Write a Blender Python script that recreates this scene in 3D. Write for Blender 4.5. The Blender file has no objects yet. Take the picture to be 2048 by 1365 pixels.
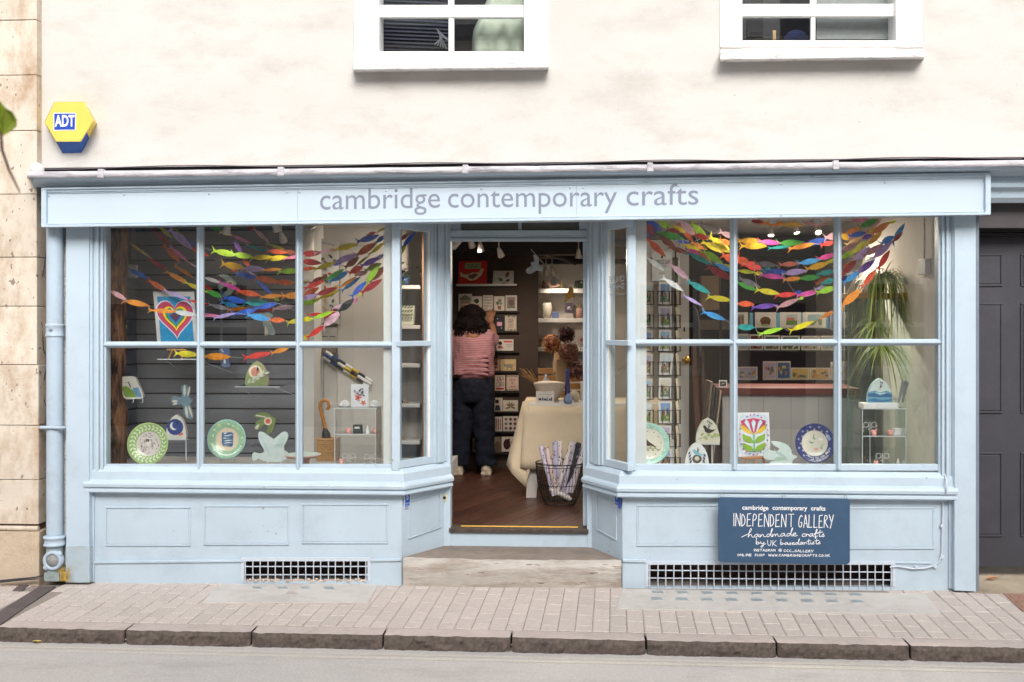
import bpy, bmesh, math, random
from mathutils import Vector, Matrix, noise
random.seed(11)
rnd = random.random
def ru(a, b): return a + (b - a) * rnd()
SC = bpy.context.scene
COL = SC.collection

# ------------------------------------------------------------------ camera
LENS, CD, CH = 35.0, 6.64, 1.70          # focal length, distance to the shopfront, eye height
FPX = LENS / 36 * 2048
VPX, HY = 1130.0, 655.0
TH = math.atan((VPX - 1024) / FPX)       # slight turn to the left of square-on
cam = bpy.data.cameras.new('camera')
camo = bpy.data.objects.new('camera', cam)
COL.objects.link(camo)
camo.location = (0, -CD, CH)
camo.rotation_euler = (math.pi / 2, 0, TH)
cam.lens, cam.sensor_width = LENS, 36
cam.shift_y = -(682.5 - HY) / 2048
cam.clip_start, cam.clip_end = 0.05, 400
cam.dof.use_dof = True
cam.dof.focus_distance = 6.75
cam.dof.aperture_fstop = 5.0
SC.camera = camo

# ------------------------------------------------------------------ sky and sun
SUN_EL, SUN_AZ = math.radians(38), math.radians(10)      # bright overcast, from behind the camera
W = bpy.data.worlds.new('World')
SC.world = W
W.use_nodes = True
wn, wl = W.node_tree.nodes, W.node_tree.links
sky = wn.new('ShaderNodeTexSky')
sky.sky_type = 'NISHITA'
sky.sun_disc = False
sky.sun_elevation = SUN_EL
sky.sun_rotation = math.pi - SUN_AZ
sky.air_density, sky.dust_density, sky.ozone_density = 1.0, 4.0, 1.0
hsv = wn.new('ShaderNodeHueSaturation')                  # thin white cloud: most of the blue is gone
hsv.inputs['Saturation'].default_value = 0.30
wl.new(sky.outputs[0], hsv.inputs['Color'])
wl.new(hsv.outputs[0], wn['Background'].inputs['Color'])
wn['Background'].inputs['Strength'].default_value = 0.15
sun = bpy.data.lights.new('sun', 'SUN')
suno = bpy.data.objects.new('sun', sun)
COL.objects.link(suno)
sun.energy = 1.5
sun.angle = math.radians(30)
sun.color = (1.0, 0.975, 0.945)
sd = Vector((math.sin(SUN_AZ) * math.cos(SUN_EL), -math.cos(SUN_AZ) * math.cos(SUN_EL), math.sin(SUN_EL)))
suno.rotation_euler = sd.to_track_quat('Z', 'Y').to_euler()
suno.location = (0, -4, 9)
SC.view_settings.view_transform = 'Standard'
SC.view_settings.look = 'None'
SC.view_settings.gamma = 1.0
SC.view_settings.exposure = 0.68
SC.render.engine = 'CYCLES'
SC.cycles.use_denoising = True
SC.cycles.max_bounces = 10
SC.cycles.transparent_max_bounces = 24
SC.cycles.sample_clamp_indirect = 6.0
SC.cycles.caustics_reflective = False
SC.cycles.caustics_refractive = False

# ------------------------------------------------------------------ helpers
def ray(px, py):
    a, u = (px - 1024) / FPX, -(py - HY) / FPX
    return Vector((a * math.cos(TH) - math.sin(TH), a * math.sin(TH) + math.cos(TH), u))
CAM = Vector((0, -CD, CH))
def P(px, py, Y):
    """world point on the vertical plane at depth Y for a place seen in the survey picture"""
    r = ray(px, py)
    return CAM + r * ((Y + CD) / r.y)
def RP(px, py, p0, n):
    r = ray(px, py)
    return CAM + r * ((p0 - CAM).dot(n) / r.dot(n))
def ppm(Y): return FPX / (Y + CD)        # survey pixels per metre at depth Y

def lin(c): return c / 12.92 if c <= 0.04045 else ((c + 0.055) / 1.055) ** 2.4
def S(r, g, b): return (lin(r / 255), lin(g / 255), lin(b / 255))
MATS = {}
def mat(name, col, rough=0.6, var=0.08, scale=5.0, bump=0.0, bscale=80.0, metal=0.0, spec=0.35,
        stain=None, stain_amt=0.0, stain_scale=2.0, stretch=None, rand=0.0, emit=None, coat=0.0, sheen=0.0, chips=None, chip_scale=26.0, chip_at=0.70, stain_lo=0.50, stain_hi=0.72):
    if name in MATS: return MATS[name]
    m = bpy.data.materials.new(name)
    m.use_nodes = True
    n, l = m.node_tree.nodes, m.node_tree.links
    b = n['Principled BSDF']
    b.inputs['Roughness'].default_value = rough
    b.inputs['Metallic'].default_value = metal
    b.inputs['Specular IOR Level'].default_value = spec
    if coat: b.inputs['Coat Weight'].default_value = coat
    if sheen: b.inputs['Sheen Weight'].default_value = sheen
    tc = n.new('ShaderNodeTexCoord')
    vec = tc.outputs['Object']
    if stretch:
        mp = n.new('ShaderNodeMapping')
        mp.inputs['Scale'].default_value = stretch
        l.new(vec, mp.inputs['Vector'])
        vec = mp.outputs[0]
    nz = n.new('ShaderNodeTexNoise')
    nz.inputs['Scale'].default_value = scale
    nz.inputs['Detail'].default_value = 6
    nz.inputs['Roughness'].default_value = 0.62
    l.new(vec, nz.inputs['Vector'])
    cr = n.new('ShaderNodeValToRGB')
    cr.color_ramp.elements[0].position, cr.color_ramp.elements[1].position = 0.32, 0.68
    cr.color_ramp.elements[0].color = (*[max(0, c * (1 - var)) for c in col], 1)
    cr.color_ramp.elements[1].color = (*[min(1, c * (1 + var)) for c in col], 1)
    l.new(nz.outputs[0], cr.inputs[0])
    out = cr.outputs[0]
    if stain:
        n2 = n.new('ShaderNodeTexNoise')
        n2.inputs['Scale'].default_value = stain_scale
        n2.inputs['Detail'].default_value = 8
        n2.inputs['Roughness'].default_value = 0.7
        l.new(vec, n2.inputs['Vector'])
        r2 = n.new('ShaderNodeValToRGB')
        r2.color_ramp.elements[0].position, r2.color_ramp.elements[1].position = stain_lo, stain_hi
        r2.color_ramp.elements[0].color = (0, 0, 0, 1)
        r2.color_ramp.elements[1].color = (stain_amt, stain_amt, stain_amt, 1)
        l.new(n2.outputs[0], r2.inputs[0])
        mx = n.new('ShaderNodeMix')
        mx.data_type = 'RGBA'
        l.new(r2.outputs[0], mx.inputs[0])
        l.new(out, mx.inputs[6])
        mx.inputs[7].default_value = (*stain, 1)
        out = mx.outputs[2]
    if chips:
        n5 = n.new('ShaderNodeTexNoise')
        n5.inputs['Scale'].default_value = chip_scale
        n5.inputs['Detail'].default_value = 3
        l.new(vec, n5.inputs['Vector'])
        n6 = n.new('ShaderNodeTexNoise')
        n6.inputs['Scale'].default_value = 1.7
        l.new(tc.outputs['Object'], n6.inputs['Vector'])
        ad = n.new('ShaderNodeMath'); ad.operation = 'MULTIPLY_ADD'; ad.inputs[1].default_value = 0.35
        l.new(n6.outputs[0], ad.inputs[0]); l.new(n5.outputs[0], ad.inputs[2])
        r5 = n.new('ShaderNodeValToRGB')
        r5.color_ramp.elements[0].position, r5.color_ramp.elements[1].position = chip_at + .15, chip_at + .17
        r5.color_ramp.elements[0].color, r5.color_ramp.elements[1].color = (0, 0, 0, 1), (.8, .8, .8, 1)
        l.new(ad.outputs[0], r5.inputs[0])
        m5 = n.new('ShaderNodeMix'); m5.data_type = 'RGBA'
        l.new(r5.outputs[0], m5.inputs[0]); l.new(out, m5.inputs[6])
        m5.inputs[7].default_value = (*chips, 1)
        out = m5.outputs[2]
    if rand:
        oi = n.new('ShaderNodeObjectInfo')
        mr = n.new('ShaderNodeMapRange')
        mr.inputs['To Min'].default_value, mr.inputs['To Max'].default_value = 1 - rand, 1 + rand
        l.new(oi.outputs['Random'], mr.inputs['Value'])
        hs = n.new('ShaderNodeHueSaturation')
        l.new(mr.outputs[0], hs.inputs['Value'])
        l.new(out, hs.inputs['Color'])
        out = hs.outputs[0]
    l.new(out, b.inputs['Base Color'])
    if bump:
        n3 = n.new('ShaderNodeTexNoise')
        n3.inputs['Scale'].default_value = bscale
        n3.inputs['Detail'].default_value = 5
        l.new(vec, n3.inputs['Vector'])
        bp = n.new('ShaderNodeBump')
        bp.inputs['Strength'].default_value = min(1.0, bump)
        bp.inputs['Distance'].default_value = 0.004
        l.new(n3.outputs[0], bp.inputs['Height'])
        l.new(bp.outputs[0], b.inputs['Normal'])
    if emit:
        b.inputs['Emission Color'].default_value = (*emit[0], 1)
        b.inputs['Emission Strength'].default_value = emit[1]
    MATS[name] = m
    return m
def glass_mat(name, tint=(0.97, 0.985, 0.98), f0=0.035, rough=0.0):
    if name in MATS: return MATS[name]
    m = bpy.data.materials.new(name)
    m.use_nodes = True
    n, l = m.node_tree.nodes, m.node_tree.links
    n.remove(n['Principled BSDF'])
    tr, gl, mx = n.new('ShaderNodeBsdfTransparent'), n.new('ShaderNodeBsdfGlossy'), n.new('ShaderNodeMixShader')
    tr.inputs[0].default_value = (*tint, 1)
    gl.inputs['Roughness'].default_value = rough
    lw = n.new('ShaderNodeLayerWeight')
    lw.inputs[0].default_value = 0.5
    pw = n.new('ShaderNodeMath'); pw.operation = 'POWER'; pw.inputs[1].default_value = 5
    ml = n.new('ShaderNodeMath'); ml.operation = 'MULTIPLY_ADD'
    ml.inputs[1].default_value = 0.9; ml.inputs[2].default_value = f0
    l.new(lw.outputs['Facing'], pw.inputs[0])
    l.new(pw.outputs[0], ml.inputs[0])
    l.new(ml.outputs[0], mx.inputs[0])
    l.new(tr.outputs[0], mx.inputs[1])
    l.new(gl.outputs[0], mx.inputs[2])
    l.new(mx.outputs[0], n['Material Output'].inputs[0])
    MATS[name] = m
    return m
def flat(col, rough=0.65, var=0.10, key=None, scale=14, spec=0.3):
    """a plain painted / printed colour, given as sRGB"""
    k = key or 'paint_%02x%02x%02x_%d' % (*[int(c) for c in col], int(rough * 10))
    return mat(k, S(*col), rough, var, scale, spec=spec)

WL = {}
class MB:
    def __init__(s): s.v, s.f, s.m, s.sm = [], [], [], []
    def add(s, vs, fs, mi=0, smooth=False):
        o = len(s.v)
        s.v += [Vector(v) for v in vs]
        for k, f in enumerate(fs):
            s.f.append([i + o for i in f])
            s.m.append(mi[k] if isinstance(mi, list) else mi)
            s.sm.append(smooth)
        return s
    def box(s, x0, x1, y0, y1, z0, z1, mi=0):
        return s.add([(x0,y0,z0),(x1,y0,z0),(x1,y1,z0),(x0,y1,z0),(x0,y0,z1),(x1,y0,z1),(x1,y1,z1),(x0,y1,z1)],
                     [(0,3,2,1),(4,5,6,7),(0,1,5,4),(1,2,6,5),(2,3,7,6),(3,0,4,7)], mi)
    def prism(s, pts, d, mi=0, side=None):
        n = len(pts); d = Vector(d)
        vs = [Vector(p) for p in pts] + [Vector(p) + d for p in pts]
        fs = [tuple(range(n)), tuple(range(2*n-1, n-1, -1))] + [(i, i+n, (i+1) % n + n, (i+1) % n) for i in range(n)]
        return s.add(vs, fs, [mi, mi] + [mi if side is None else side] * n)
    def slab(s, pix, Yf, Yb, mi=0, side=None):
        return s.prism([P(x, y, Yf) for x, y in pix], (0, Yb - Yf, 0), mi, side)
    def rect(s, x0, y0, x1, y1, Yf, Yb, mi=0):
        return s.slab([(x0,y0),(x1,y0),(x1,y1),(x0,y1)], Yf, Yb, mi)
    def slabp(s, pix, p0, n, out, into, mi=0):
        """slab lying in the vertical plane through p0 with outward normal n"""
        q = p0 + n * out
        return s.prism([RP(x, y, q, n) for x, y in pix], -n * (out + into), mi)
    def tube(s, pts, r, n=8, mi=0, caps=True, smooth=True):
        pts = [Vector(p) for p in pts]; k = len(pts)
        rs = r if isinstance(r, (list, tuple)) else [r] * k
        vs, fs = [], []
        ref = None
        for i, p in enumerate(pts):
            t = (pts[min(i+1, k-1)] - pts[max(i-1, 0)])
            t = t.normalized() if t.length > 1e-9 else Vector((0,0,1))
            if ref is None: ref = t.orthogonal().normalized()
            a = (ref - t * ref.dot(t))
            a = a.normalized() if a.length > 1e-6 else t.orthogonal().normalized()
            ref = a; b = t.cross(a)
            for j in range(n):
                w = 2 * math.pi * j / n
                vs.append(p + (a * math.cos(w) + b * math.sin(w)) * rs[i])
        for i in range(k-1):
            for j in range(n):
                fs.append((i*n+j, i*n+(j+1) % n, (i+1)*n+(j+1) % n, (i+1)*n+j))
        s.add(vs, fs, mi, smooth)
        if caps:
            s.add(vs[:n], [tuple(range(n-1, -1, -1))], mi)
            s.add(vs[-n:], [tuple(range(n))], mi)
        return s
    def lathe(s, prof, c, n=24, mi=0, frame=None, smooth=True):
        """prof: (radius, height[, material]) rings round an axis; frame = (u, v, axis)"""
        c = Vector(c)
        u, v, w = frame or (Vector((1,0,0)), Vector((0,1,0)), Vector((0,0,1)))
        vs, fs, ms = [], [], []
        for q in prof:
            for j in range(n):
                a = 2 * math.pi * j / n
                vs.append(c + (u * math.cos(a) + v * math.sin(a)) * max(q[0], 1e-5) + w * q[1])
        for i in range(len(prof)-1):
            for j in range(n):
                fs.append((i*n+j, i*n+(j+1) % n, (i+1)*n+(j+1) % n, (i+1)*n+j))
                ms.append(prof[i][2] if len(prof[i]) > 2 else mi)
        return s.add(vs, fs, ms, smooth)
    def ell(s, c, r, nu=12, nv=8, mi=0, rot=None):
        c = Vector(c); vs, fs = [], []
        for i in range(nv+1):
            t = math.pi * i / nv
            for j in range(nu):
                a = 2 * math.pi * j / nu
                q = Vector((r[0]*math.sin(t)*math.cos(a), r[1]*math.sin(t)*math.sin(a), r[2]*math.cos(t)))
                vs.append(c + (rot @ q if rot else q))
        for i in range(nv):
            for j in range(nu):
                fs.append((i*nu+j, (i+1)*nu+j, (i+1)*nu+(j+1) % nu, i*nu+(j+1) % nu))
        return s.add(vs, fs, mi, True)
    def sweep(s, path, prof, mi=0, outward=-1, caps=True):
        """profile (out, up) swept along a path, mitred in plan; outward is -Y for a path running +X"""
        k, m = len(path), len(prof)
        path = [Vector(p) for p in path]
        vs, fs = [], []
        for i, p in enumerate(path):
            d0 = (path[i] - path[i-1]) if i else (path[1] - path[0])
            d1 = (path[i+1] - path[i]) if i < k-1 else d0
            n0 = Vector((d0.y, -d0.x, 0)).normalized(); n1 = Vector((d1.y, -d1.x, 0)).normalized()
            mt = (n0 + n1).normalized(); mt = mt / max(0.3, mt.dot(n0))
            for o, up in prof: vs.append(p + mt * o + Vector((0, 0, up)))
        for i in range(k-1):
            for j in range(m-1):
                fs.append((i*m+j, i*m+j+1, (i+1)*m+j+1, (i+1)*m+j))
        if caps: fs += [tuple(range(m)), tuple(range((k-1)*m + m-1, (k-1)*m - 1, -1))]
        return s.add(vs, fs, mi)
    def loft(s, A, B, mi=0, close=True):
        m = len(A)
        r = range(m if close else m-1)
        fs = [(j, (j+1) % m, (j+1) % m + m, j + m) for j in r]
        if close: fs += [tuple(range(m-1, -1, -1)), tuple(range(m, 2*m))]
        return s.add(list(A) + list(B), fs, mi)
    def build(s, name, mats, parent=None, loc=None, bevel=0.0, label=None, cat=None, group=None, kind=None, seg=2, recalc=True):
        me = bpy.data.meshes.new(name)
        if parent is not None: base = WL[parent]
        else:
            if loc is None:
                lo = [min(v[i] for v in s.v) for i in range(3)]; hi = [max(v[i] for v in s.v) for i in range(3)]
                loc = Vector(((lo[0]+hi[0])/2, (lo[1]+hi[1])/2, lo[2]))
            base = Vector(loc)
        me.from_pydata([v - base for v in s.v], [], s.f)
        mats = mats if isinstance(mats, (list, tuple)) else [mats]
        for m in mats: me.materials.append(m)
        for p, mi, sm in zip(me.polygons, s.m, s.sm):
            p.material_index, p.use_smooth = mi, sm
        if recalc:
            bm = bmesh.new(); bm.from_mesh(me)
            bmesh.ops.recalc_face_normals(bm, faces=bm.faces)
            bm.to_mesh(me); bm.free()
        me.update()
        o = bpy.data.objects.new(name, me)
        COL.objects.link(o)
        if parent is not None: o.parent = parent
        else: o.location = base
        WL[o] = base
        if bevel:
            md = o.modifiers.new('bevel', 'BEVEL')
            md.width, md.segments, md.limit_method, md.angle_limit = bevel, seg, 'ANGLE', math.radians(40)
        if label: o['label'] = label
        if cat: o['category'] = cat
        if group: o['group'] = group
        if kind: o['kind'] = kind
        return o
def thing(name, label, cat, loc, group=None, kind=None):
    o = bpy.data.objects.new(name, None)
    COL.objects.link(o)
    o.location = loc; WL[o] = Vector(loc)
    o.empty_display_size = 0.1
    if label: o['label'] = label
    if cat: o['category'] = cat
    if group: o['group'] = group
    if kind: o['kind'] = kind
    return o
def dup(src, parent, off=(0,0,0), base=None):
    """a copy of one piece, sharing its mesh"""
    o = src.copy(); COL.objects.link(o); o.parent = parent
    o.location = Vector(base if base is not None else src.location) + Vector(off)
    WL[o] = WL[src]
    return o

_DG = []
def text_data(s, font_shear=0.0, bold=0.0):
    cu = bpy.data.curves.new('t', 'FONT')
    cu.body = s; cu.shear = font_shear; cu.resolution_u = 4; cu.offset = bold
    o = bpy.data.objects.new('t', cu); COL.objects.link(o)
    dg = bpy.context.evaluated_depsgraph_get()
    me = o.evaluated_get(dg).to_mesh()
    vs = [v.co.copy() for v in me.vertices]; fs = [tuple(p.vertices) for p in me.polygons]
    o.evaluated_get(dg).to_mesh_clear()
    bpy.data.objects.remove(o); bpy.data.curves.remove(cu)
    return vs, fs
def put_text(mb, s, A, B, up, mi=0, hscale=None, out=Vector((0, 0, 0)), mirror=False, shear=0.0, bold=0.0):
    """flat lettering between A (left, baseline) and B (right, baseline); up = unit up vector"""
    vs, fs = text_data(s, shear, bold)
    x0, x1 = min(v.x for v in vs), max(v.x for v in vs)
    k = (Vector(B) - Vector(A)).length / (x1 - x0)
    hk = hscale if hscale else k
    ux = (Vector(B) - Vector(A)).normalized()
    mb.add([Vector(A) + ux * (((x1 - v.x) if mirror else (v.x - x0)) * k) + up * (v.y * hk) + out for v in vs], fs, mi)
GL = {
 'I': [[(.1,0),(.1,1)]], 'N': [[(0,0),(.06,1),(.5,0),(.56,1)]], 'D': [[(.05,0),(.05,1),(.32,.85),(.45,.5),(.38,.15),(.05,0)]],
 'E': [[(.45,1),(.06,.95),(0,0),(.45,.04)],[(.03,.5),(.36,.53)]], 'P': [[(0,0),(.06,1),(.38,.92),(.44,.7),(.3,.5),(.04,.47)]],
 'T': [[(.26,0),(.28,1)],[(0,.98),(.56,1)]], 'G': [[(.5,.86),(.34,1),(.12,.75),(0,.35),(.1,.03),(.36,.05),(.46,.42),(.26,.4)]],
 'A': [[(0,0),(.26,1),(.5,0)],[(.08,.33),(.42,.33)]], 'L': [[(.06,1),(0,0),(.42,.03)]], 'R': [[(0,0),(.06,1),(.4,.9),(.42,.66),(.04,.5),(.5,0)]],
 'Y': [[(0,1),(.26,.5)],[(.56,1),(.14,-.05)]], 'O': [[(.25,1),(.05,.75),(.02,.3),(.2,0),(.42,.2),(.46,.7),(.25,1)]], 'U': [[(0,1),(.04,.2),(.22,0),(.42,.2),(.46,1)]],
 'K': [[(.03,1),(0,0)],[(.45,1),(.04,.45),(.5,0)]], 'S': [[(.44,.9),(.22,1),(.04,.8),(.2,.55),(.42,.3),(.26,0),(0,.1)]], 'H': [[(0,0),(.04,1)],[(.44,0),(.48,1)],[(.02,.5),(.46,.52)]],
 'C': [[(.44,.85),(.25,1),(.04,.7),(.02,.3),(.2,0),(.44,.14)]], 'M': [[(0,0),(.08,1),(.3,.3),(.54,1),(.62,0)]], 'W': [[(0,1),(.14,0),(.3,.7),(.46,0),(.6,1)]],
 'B': [[(0,0),(.04,1),(.34,.9),(.34,.62),(.05,.52),(.42,.38),(.38,.06),(0,0)]], 'F': [[(.45,1),(.06,.97),(0,0)],[(.03,.5),(.36,.53)]],
 '@': [[(.5,.3),(.3,.25),(.25,.6),(.5,.7),(.52,.3),(.75,.35),(.7,.85),(.4,1),(.08,.8),(.04,.25),(.3,0),(.7,.05)]], '_': [[(0,0),(.5,0)]], '.': [[(.06,.0),(.06,.1)]],
 ' ': [],
 'h': [[(-.55,.12),(-.2,.4),(.15,.62),(.4,1.25),(.3,1.45),(.2,1.1),(.02,-.05),(.14,.35),(.34,.55),(.4,.1),(.6,.05)]],
 'a': [[(.4,.5),(.18,.5),(.03,.2),(.16,0),(.36,.25),(.42,.5),(.42,.08),(.58,.08)]], 'n': [[(0,.45),(.06,.0),(.1,.3),(.28,.5),(.34,.08),(.55,.08)]],
 'd': [[(.38,.45),(.16,.48),(.03,.2),(.16,0),(.36,.25),(.62,1.2),(.56,1.35),(.46,.9),(.42,.08),(.6,.06)]], 'm': [[(0,.45),(.05,0),(.1,.35),(.26,.5),(.28,.02),(.34,.36),(.5,.5),(.54,.06),(.72,.08)]],
 'e': [[(.02,.2),(.3,.3),(.34,.5),(.16,.52),(.03,.2),(.2,0),(.48,.12)]], 'c': [[(.4,.45),(.2,.5),(.03,.2),(.16,0),(.46,.12)]], 'r': [[(0,.42),(.1,.5),(.1,.0),(.14,.35),(.34,.48),(.46,.1)]],
 'f': [[(0,.3),(.28,.7),(.4,1.2),(.3,1.3),(.18,.6),(.12,-.3),(.2,-.25),(.24,.1),(.44,.12)],[(.02,.5),(.5,.58)]], 't': [[(.3,1.1),(.18,.1),(.28,0),(.46,.12)],[(0,.66),(.6,.78)]],
 's': [[(0,.1),(.24,.5),(.3,.55),(.18,.4),(.36,.14),(.2,0),(.05,.05)]], 'b': [[(.12,1.2),(.06,.0),(.1,.3),(.3,.48),(.42,.22),(.26,0),(.06,.06)],[(.4,.25),(.56,.2)]],
 'y': [[(.02,.5),(.1,.12),(.3,.12),(.44,.5),(.3,-.4),(.12,-.6),(.02,-.4),(.3,-.1),(.6,.1)]], 'i': [[(.08,.48),(.08,.06),(.26,.08)],[(.1,.72),(.1,.8)]],
}
ADV = {'I': .3, 'M': .82, 'W': .8, '@': .95, ' ': .42, '.': .24, 'i': .24, 'm': .72, 'h': .58, 'f': .42, 't': .44, 'T': .72, 's': .4, 'r': .44, 'e': .44, 'c': .44}
def smooth_pl(pl, k=2):
    for _ in range(k):
        if len(pl) < 3: return pl
        q = [pl[0]]
        for a, b in zip(pl, pl[1:]):
            q += [(a[0]*.75+b[0]*.25, a[1]*.75+b[1]*.25), (a[0]*.25+b[0]*.75, a[1]*.25+b[1]*.75)]
        pl = q + [pl[-1]]
    return pl
def put_strokes(mb, s, A, B, hgt, w, up, mi=0, nrm=Vector((0,-1,0)), curvy=False, jit=0.0):
    """hand lettering painted with a round brush, between A and B"""
    A, B = Vector(A), Vector(B); ux = (B - A).normalized()
    adv, x = [], 0
    for ch in s: adv.append(x); x += ADV.get(ch, .56) if ch.islower() or ch in ADV else .66
    k = (B - A).length / (x - .1)
    for ch, x0 in zip(s, adv):
        dj = ru(-jit, jit)
        for pl in GL.get(ch, []):
            if curvy or ch in 'DPGROSCBU@': pl = smooth_pl(pl, 2)
            pts = [A + ux * ((q[0] + x0) * k) + up * ((q[1] + dj) * hgt) for q in pl]
            for q, (a, b) in enumerate(zip(pts, pts[1:])):
                a = a + nrm * (0.00012 * (q % 7)); b = b + nrm * (0.00012 * (q % 7))
                d = (b - a)
                if d.length < 1e-6: continue
                d.normalize(); sd = d.cross(nrm).normalized() * (w / 2); e = d * (w * .3)
                mb.add([a - e - sd, a - e + sd, b + e + sd, b + e - sd], [(0,1,2,3)], mi)
UP = Vector((0, 0, 1))
# ================================================================== materials of the street
M_RENDER = mat('old_render', S(200, 197, 192), 0.9, 0.05, 1.1, 0.6, 130, spec=0.15, stain=S(174, 167, 158), stain_amt=0.6, stain_scale=2.4, chips=S(170, 158, 146), chip_scale=16, chip_at=.775, stretch=(.7, 1, 1.6))
M_BLUE = mat('blue_paint', S(183, 199, 211), 0.45, 0.035, 2.5, 0.22, 30, spec=0.4, stain=S(164, 178, 186), stain_amt=0.5, stain_scale=4.2, chips=S(138, 146, 150), chip_scale=34, chip_at=.765)
M_BLUE_PIPE = mat('pipe_paint', S(176, 192, 206), 0.5, 0.04, 6, 0.15, 40, spec=0.4, stain=S(150, 158, 165), stain_amt=0.5, stain_scale=5)
M_BOARD = mat('fascia_paint', S(188, 202, 213), 0.35, 0.02, 1.5, spec=0.4)
M_LETTER = mat('grey_vinyl', S(126, 133, 150), 0.5, 0.03, 9)
M_WHITE = mat('white_gloss', S(236, 236, 234), 0.4, 0.03, 5, 0.12, 35, spec=0.45, stain=S(205, 203, 200), stain_amt=0.35, stain_scale=4)
M_WPEEL = mat('peeling_white', S(222, 220, 218), 0.6, 0.06, 9, 0.8, 55, stain=S(120, 110, 104), stain_amt=0.7, stain_scale=11, stretch=(1, 1, 4))
M_LEAD = mat('weathered_lead', S(190, 187, 192), 0.6, 0.2, 14, 0.8, 60, stain=S(112, 106, 112), stain_amt=0.95, stain_scale=9, stretch=(.5, 1, 3))
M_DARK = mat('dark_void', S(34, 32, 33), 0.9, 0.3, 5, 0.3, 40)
M_STONE = mat('sandstone', S(210, 199, 184), 0.9, 0.09, 3.0, 0.7, 150, spec=0.15, stain=S(166, 136, 106), stain_amt=0.85, stain_scale=3.4, stretch=(1.2, 1, .75), rand=0.07, stain_lo=.46, stain_hi=.68, chips=S(120, 104, 90), chip_scale=24, chip_at=.70)
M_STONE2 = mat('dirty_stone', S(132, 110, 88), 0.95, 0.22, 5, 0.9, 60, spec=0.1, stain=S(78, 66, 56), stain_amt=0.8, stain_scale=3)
M_PAVER = mat('clay_paver', S(189, 178, 171), 0.9, 0.13, 70, 0.6, 150, spec=0.15, stain=S(222, 216, 210), stain_amt=0.55, stain_scale=110, rand=0.05)
M_JOINT = mat('joint_sand', S(146, 136, 128), 0.95, 0.15, 60, 0.5, 200, spec=0.1)
M_CONC = mat('concrete_slab', S(194, 189, 183), 0.9, 0.06, 6, 0.4, 160, spec=0.15, stain=S(160, 150, 140), stain_amt=0.5, stain_scale=5)
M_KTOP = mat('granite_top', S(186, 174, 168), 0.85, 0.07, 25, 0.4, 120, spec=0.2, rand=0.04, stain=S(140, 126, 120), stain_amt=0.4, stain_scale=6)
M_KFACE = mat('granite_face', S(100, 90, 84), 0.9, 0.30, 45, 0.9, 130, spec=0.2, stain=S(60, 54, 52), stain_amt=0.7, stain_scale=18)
M_ROAD = mat('worn_asphalt', S(190, 185, 181), 0.9, 0.16, 110, 0.9, 160, spec=0.15, stain=S(158, 152, 150), stain_amt=0.6, stain_scale=2.2, stretch=(.6, 1.6, 1))
M_YLINE = mat('worn_yellow_paint', S(197, 190, 180), 0.9, 0.12, 60, 0.4, 200, stain=S(190, 185, 181), stain_amt=1.0, stain_scale=9)
M_STEP = mat('worn_step_stone', S(184, 178, 170), 0.85, 0.14, 7, 1.0, 45, spec=0.2, stain=S(148, 136, 124), stain_amt=0.9, stain_scale=4, stretch=(.5, 1, 3.2), stain_lo=.46, stain_hi=.62, chips=S(112, 98, 86), chip_scale=14, chip_at=.69)
M_TREAD = mat('worn_tread', S(130, 119, 110), 0.85, 0.16, 9, 0.6, 60, spec=0.2, stain=S(122, 110, 100), stain_amt=0.7, stain_scale=5)
M_GREYDOOR = mat('charcoal_door_paint', S(62, 62, 68), 0.55, 0.10, 4, 0.3, 130, stain=S(84, 82, 86), stain_amt=0.3, stain_scale=2)
M_GLASS = glass_mat('window_glass', f0=.06)
M_SIGN = mat('sign_blue', S(56, 82, 110), 0.6, 0.05, 3, 0.15, 60, stain=S(72, 98, 124), stain_amt=0.3, stain_scale=6)
M_CHALK = mat('white_brush_paint', S(232, 232, 234), 0.6, 0.05, 40)
M_STEEL = mat('steel', S(176, 176, 174), 0.35, 0.06, 30, metal=0.9)
M_BLACKW = mat('black_wire', S(32, 30, 30), 0.5, 0.1, 20)
M_BRASS = mat('brass', S(205, 170, 90), 0.3, 0.08, 20, metal=0.9)

# ================================================================== ground
g0, g1 = P(130, 1165, 0), P(1950, 1182, 0)
gdir = (g1 - g0).normalized()
gn = gdir.cross(Vector((0, 1, 0.022)).normalized())
gn = gn if gn.z > 0 else -gn
def G(px, py, drop=0.0):
    return RP(px, py, g0 - Vector((0, 0, drop)), gn)
def gz(x, y, drop=0.0):
    return g0.z - drop - (gn.x * (x - g0.x) + gn.y * (y - g0.y)) / gn.z
KL, KR = G(0, 1258), G(2048, 1299)                      # front top edge of the kerb
kd = (KR - KL) / (KR.x - KL.x)
def kerb_y(x): return KL.y + kd.y * (x - KL.x)
KH = 0.078
def gsheet(name, x0, x1, ya, yb, drop, m, n=1, **kw):
    mb = MB()
    xs = [x0 + (x1 - x0) * i / n for i in range(n + 1)]
    vs = [(x, ya(x), gz(x, ya(x), drop)) for x in xs] + [(x, yb(x), gz(x, yb(x), drop)) for x in xs]
    mb.add(vs, [(i, i + 1, n + 2 + i, n + 1 + i) for i in range(n)])
    return mb.build(name, m, **kw)
road = gsheet('road', -30, 30, lambda x: -60, lambda x: kerb_y(x) + 0.10, KH, M_ROAD, kind='structure')
pave = gsheet('pavement', -16, 16, lambda x: kerb_y(x) + 0.12, lambda x: 1.2, 0.0055, M_JOINT, kind='structure')
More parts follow.
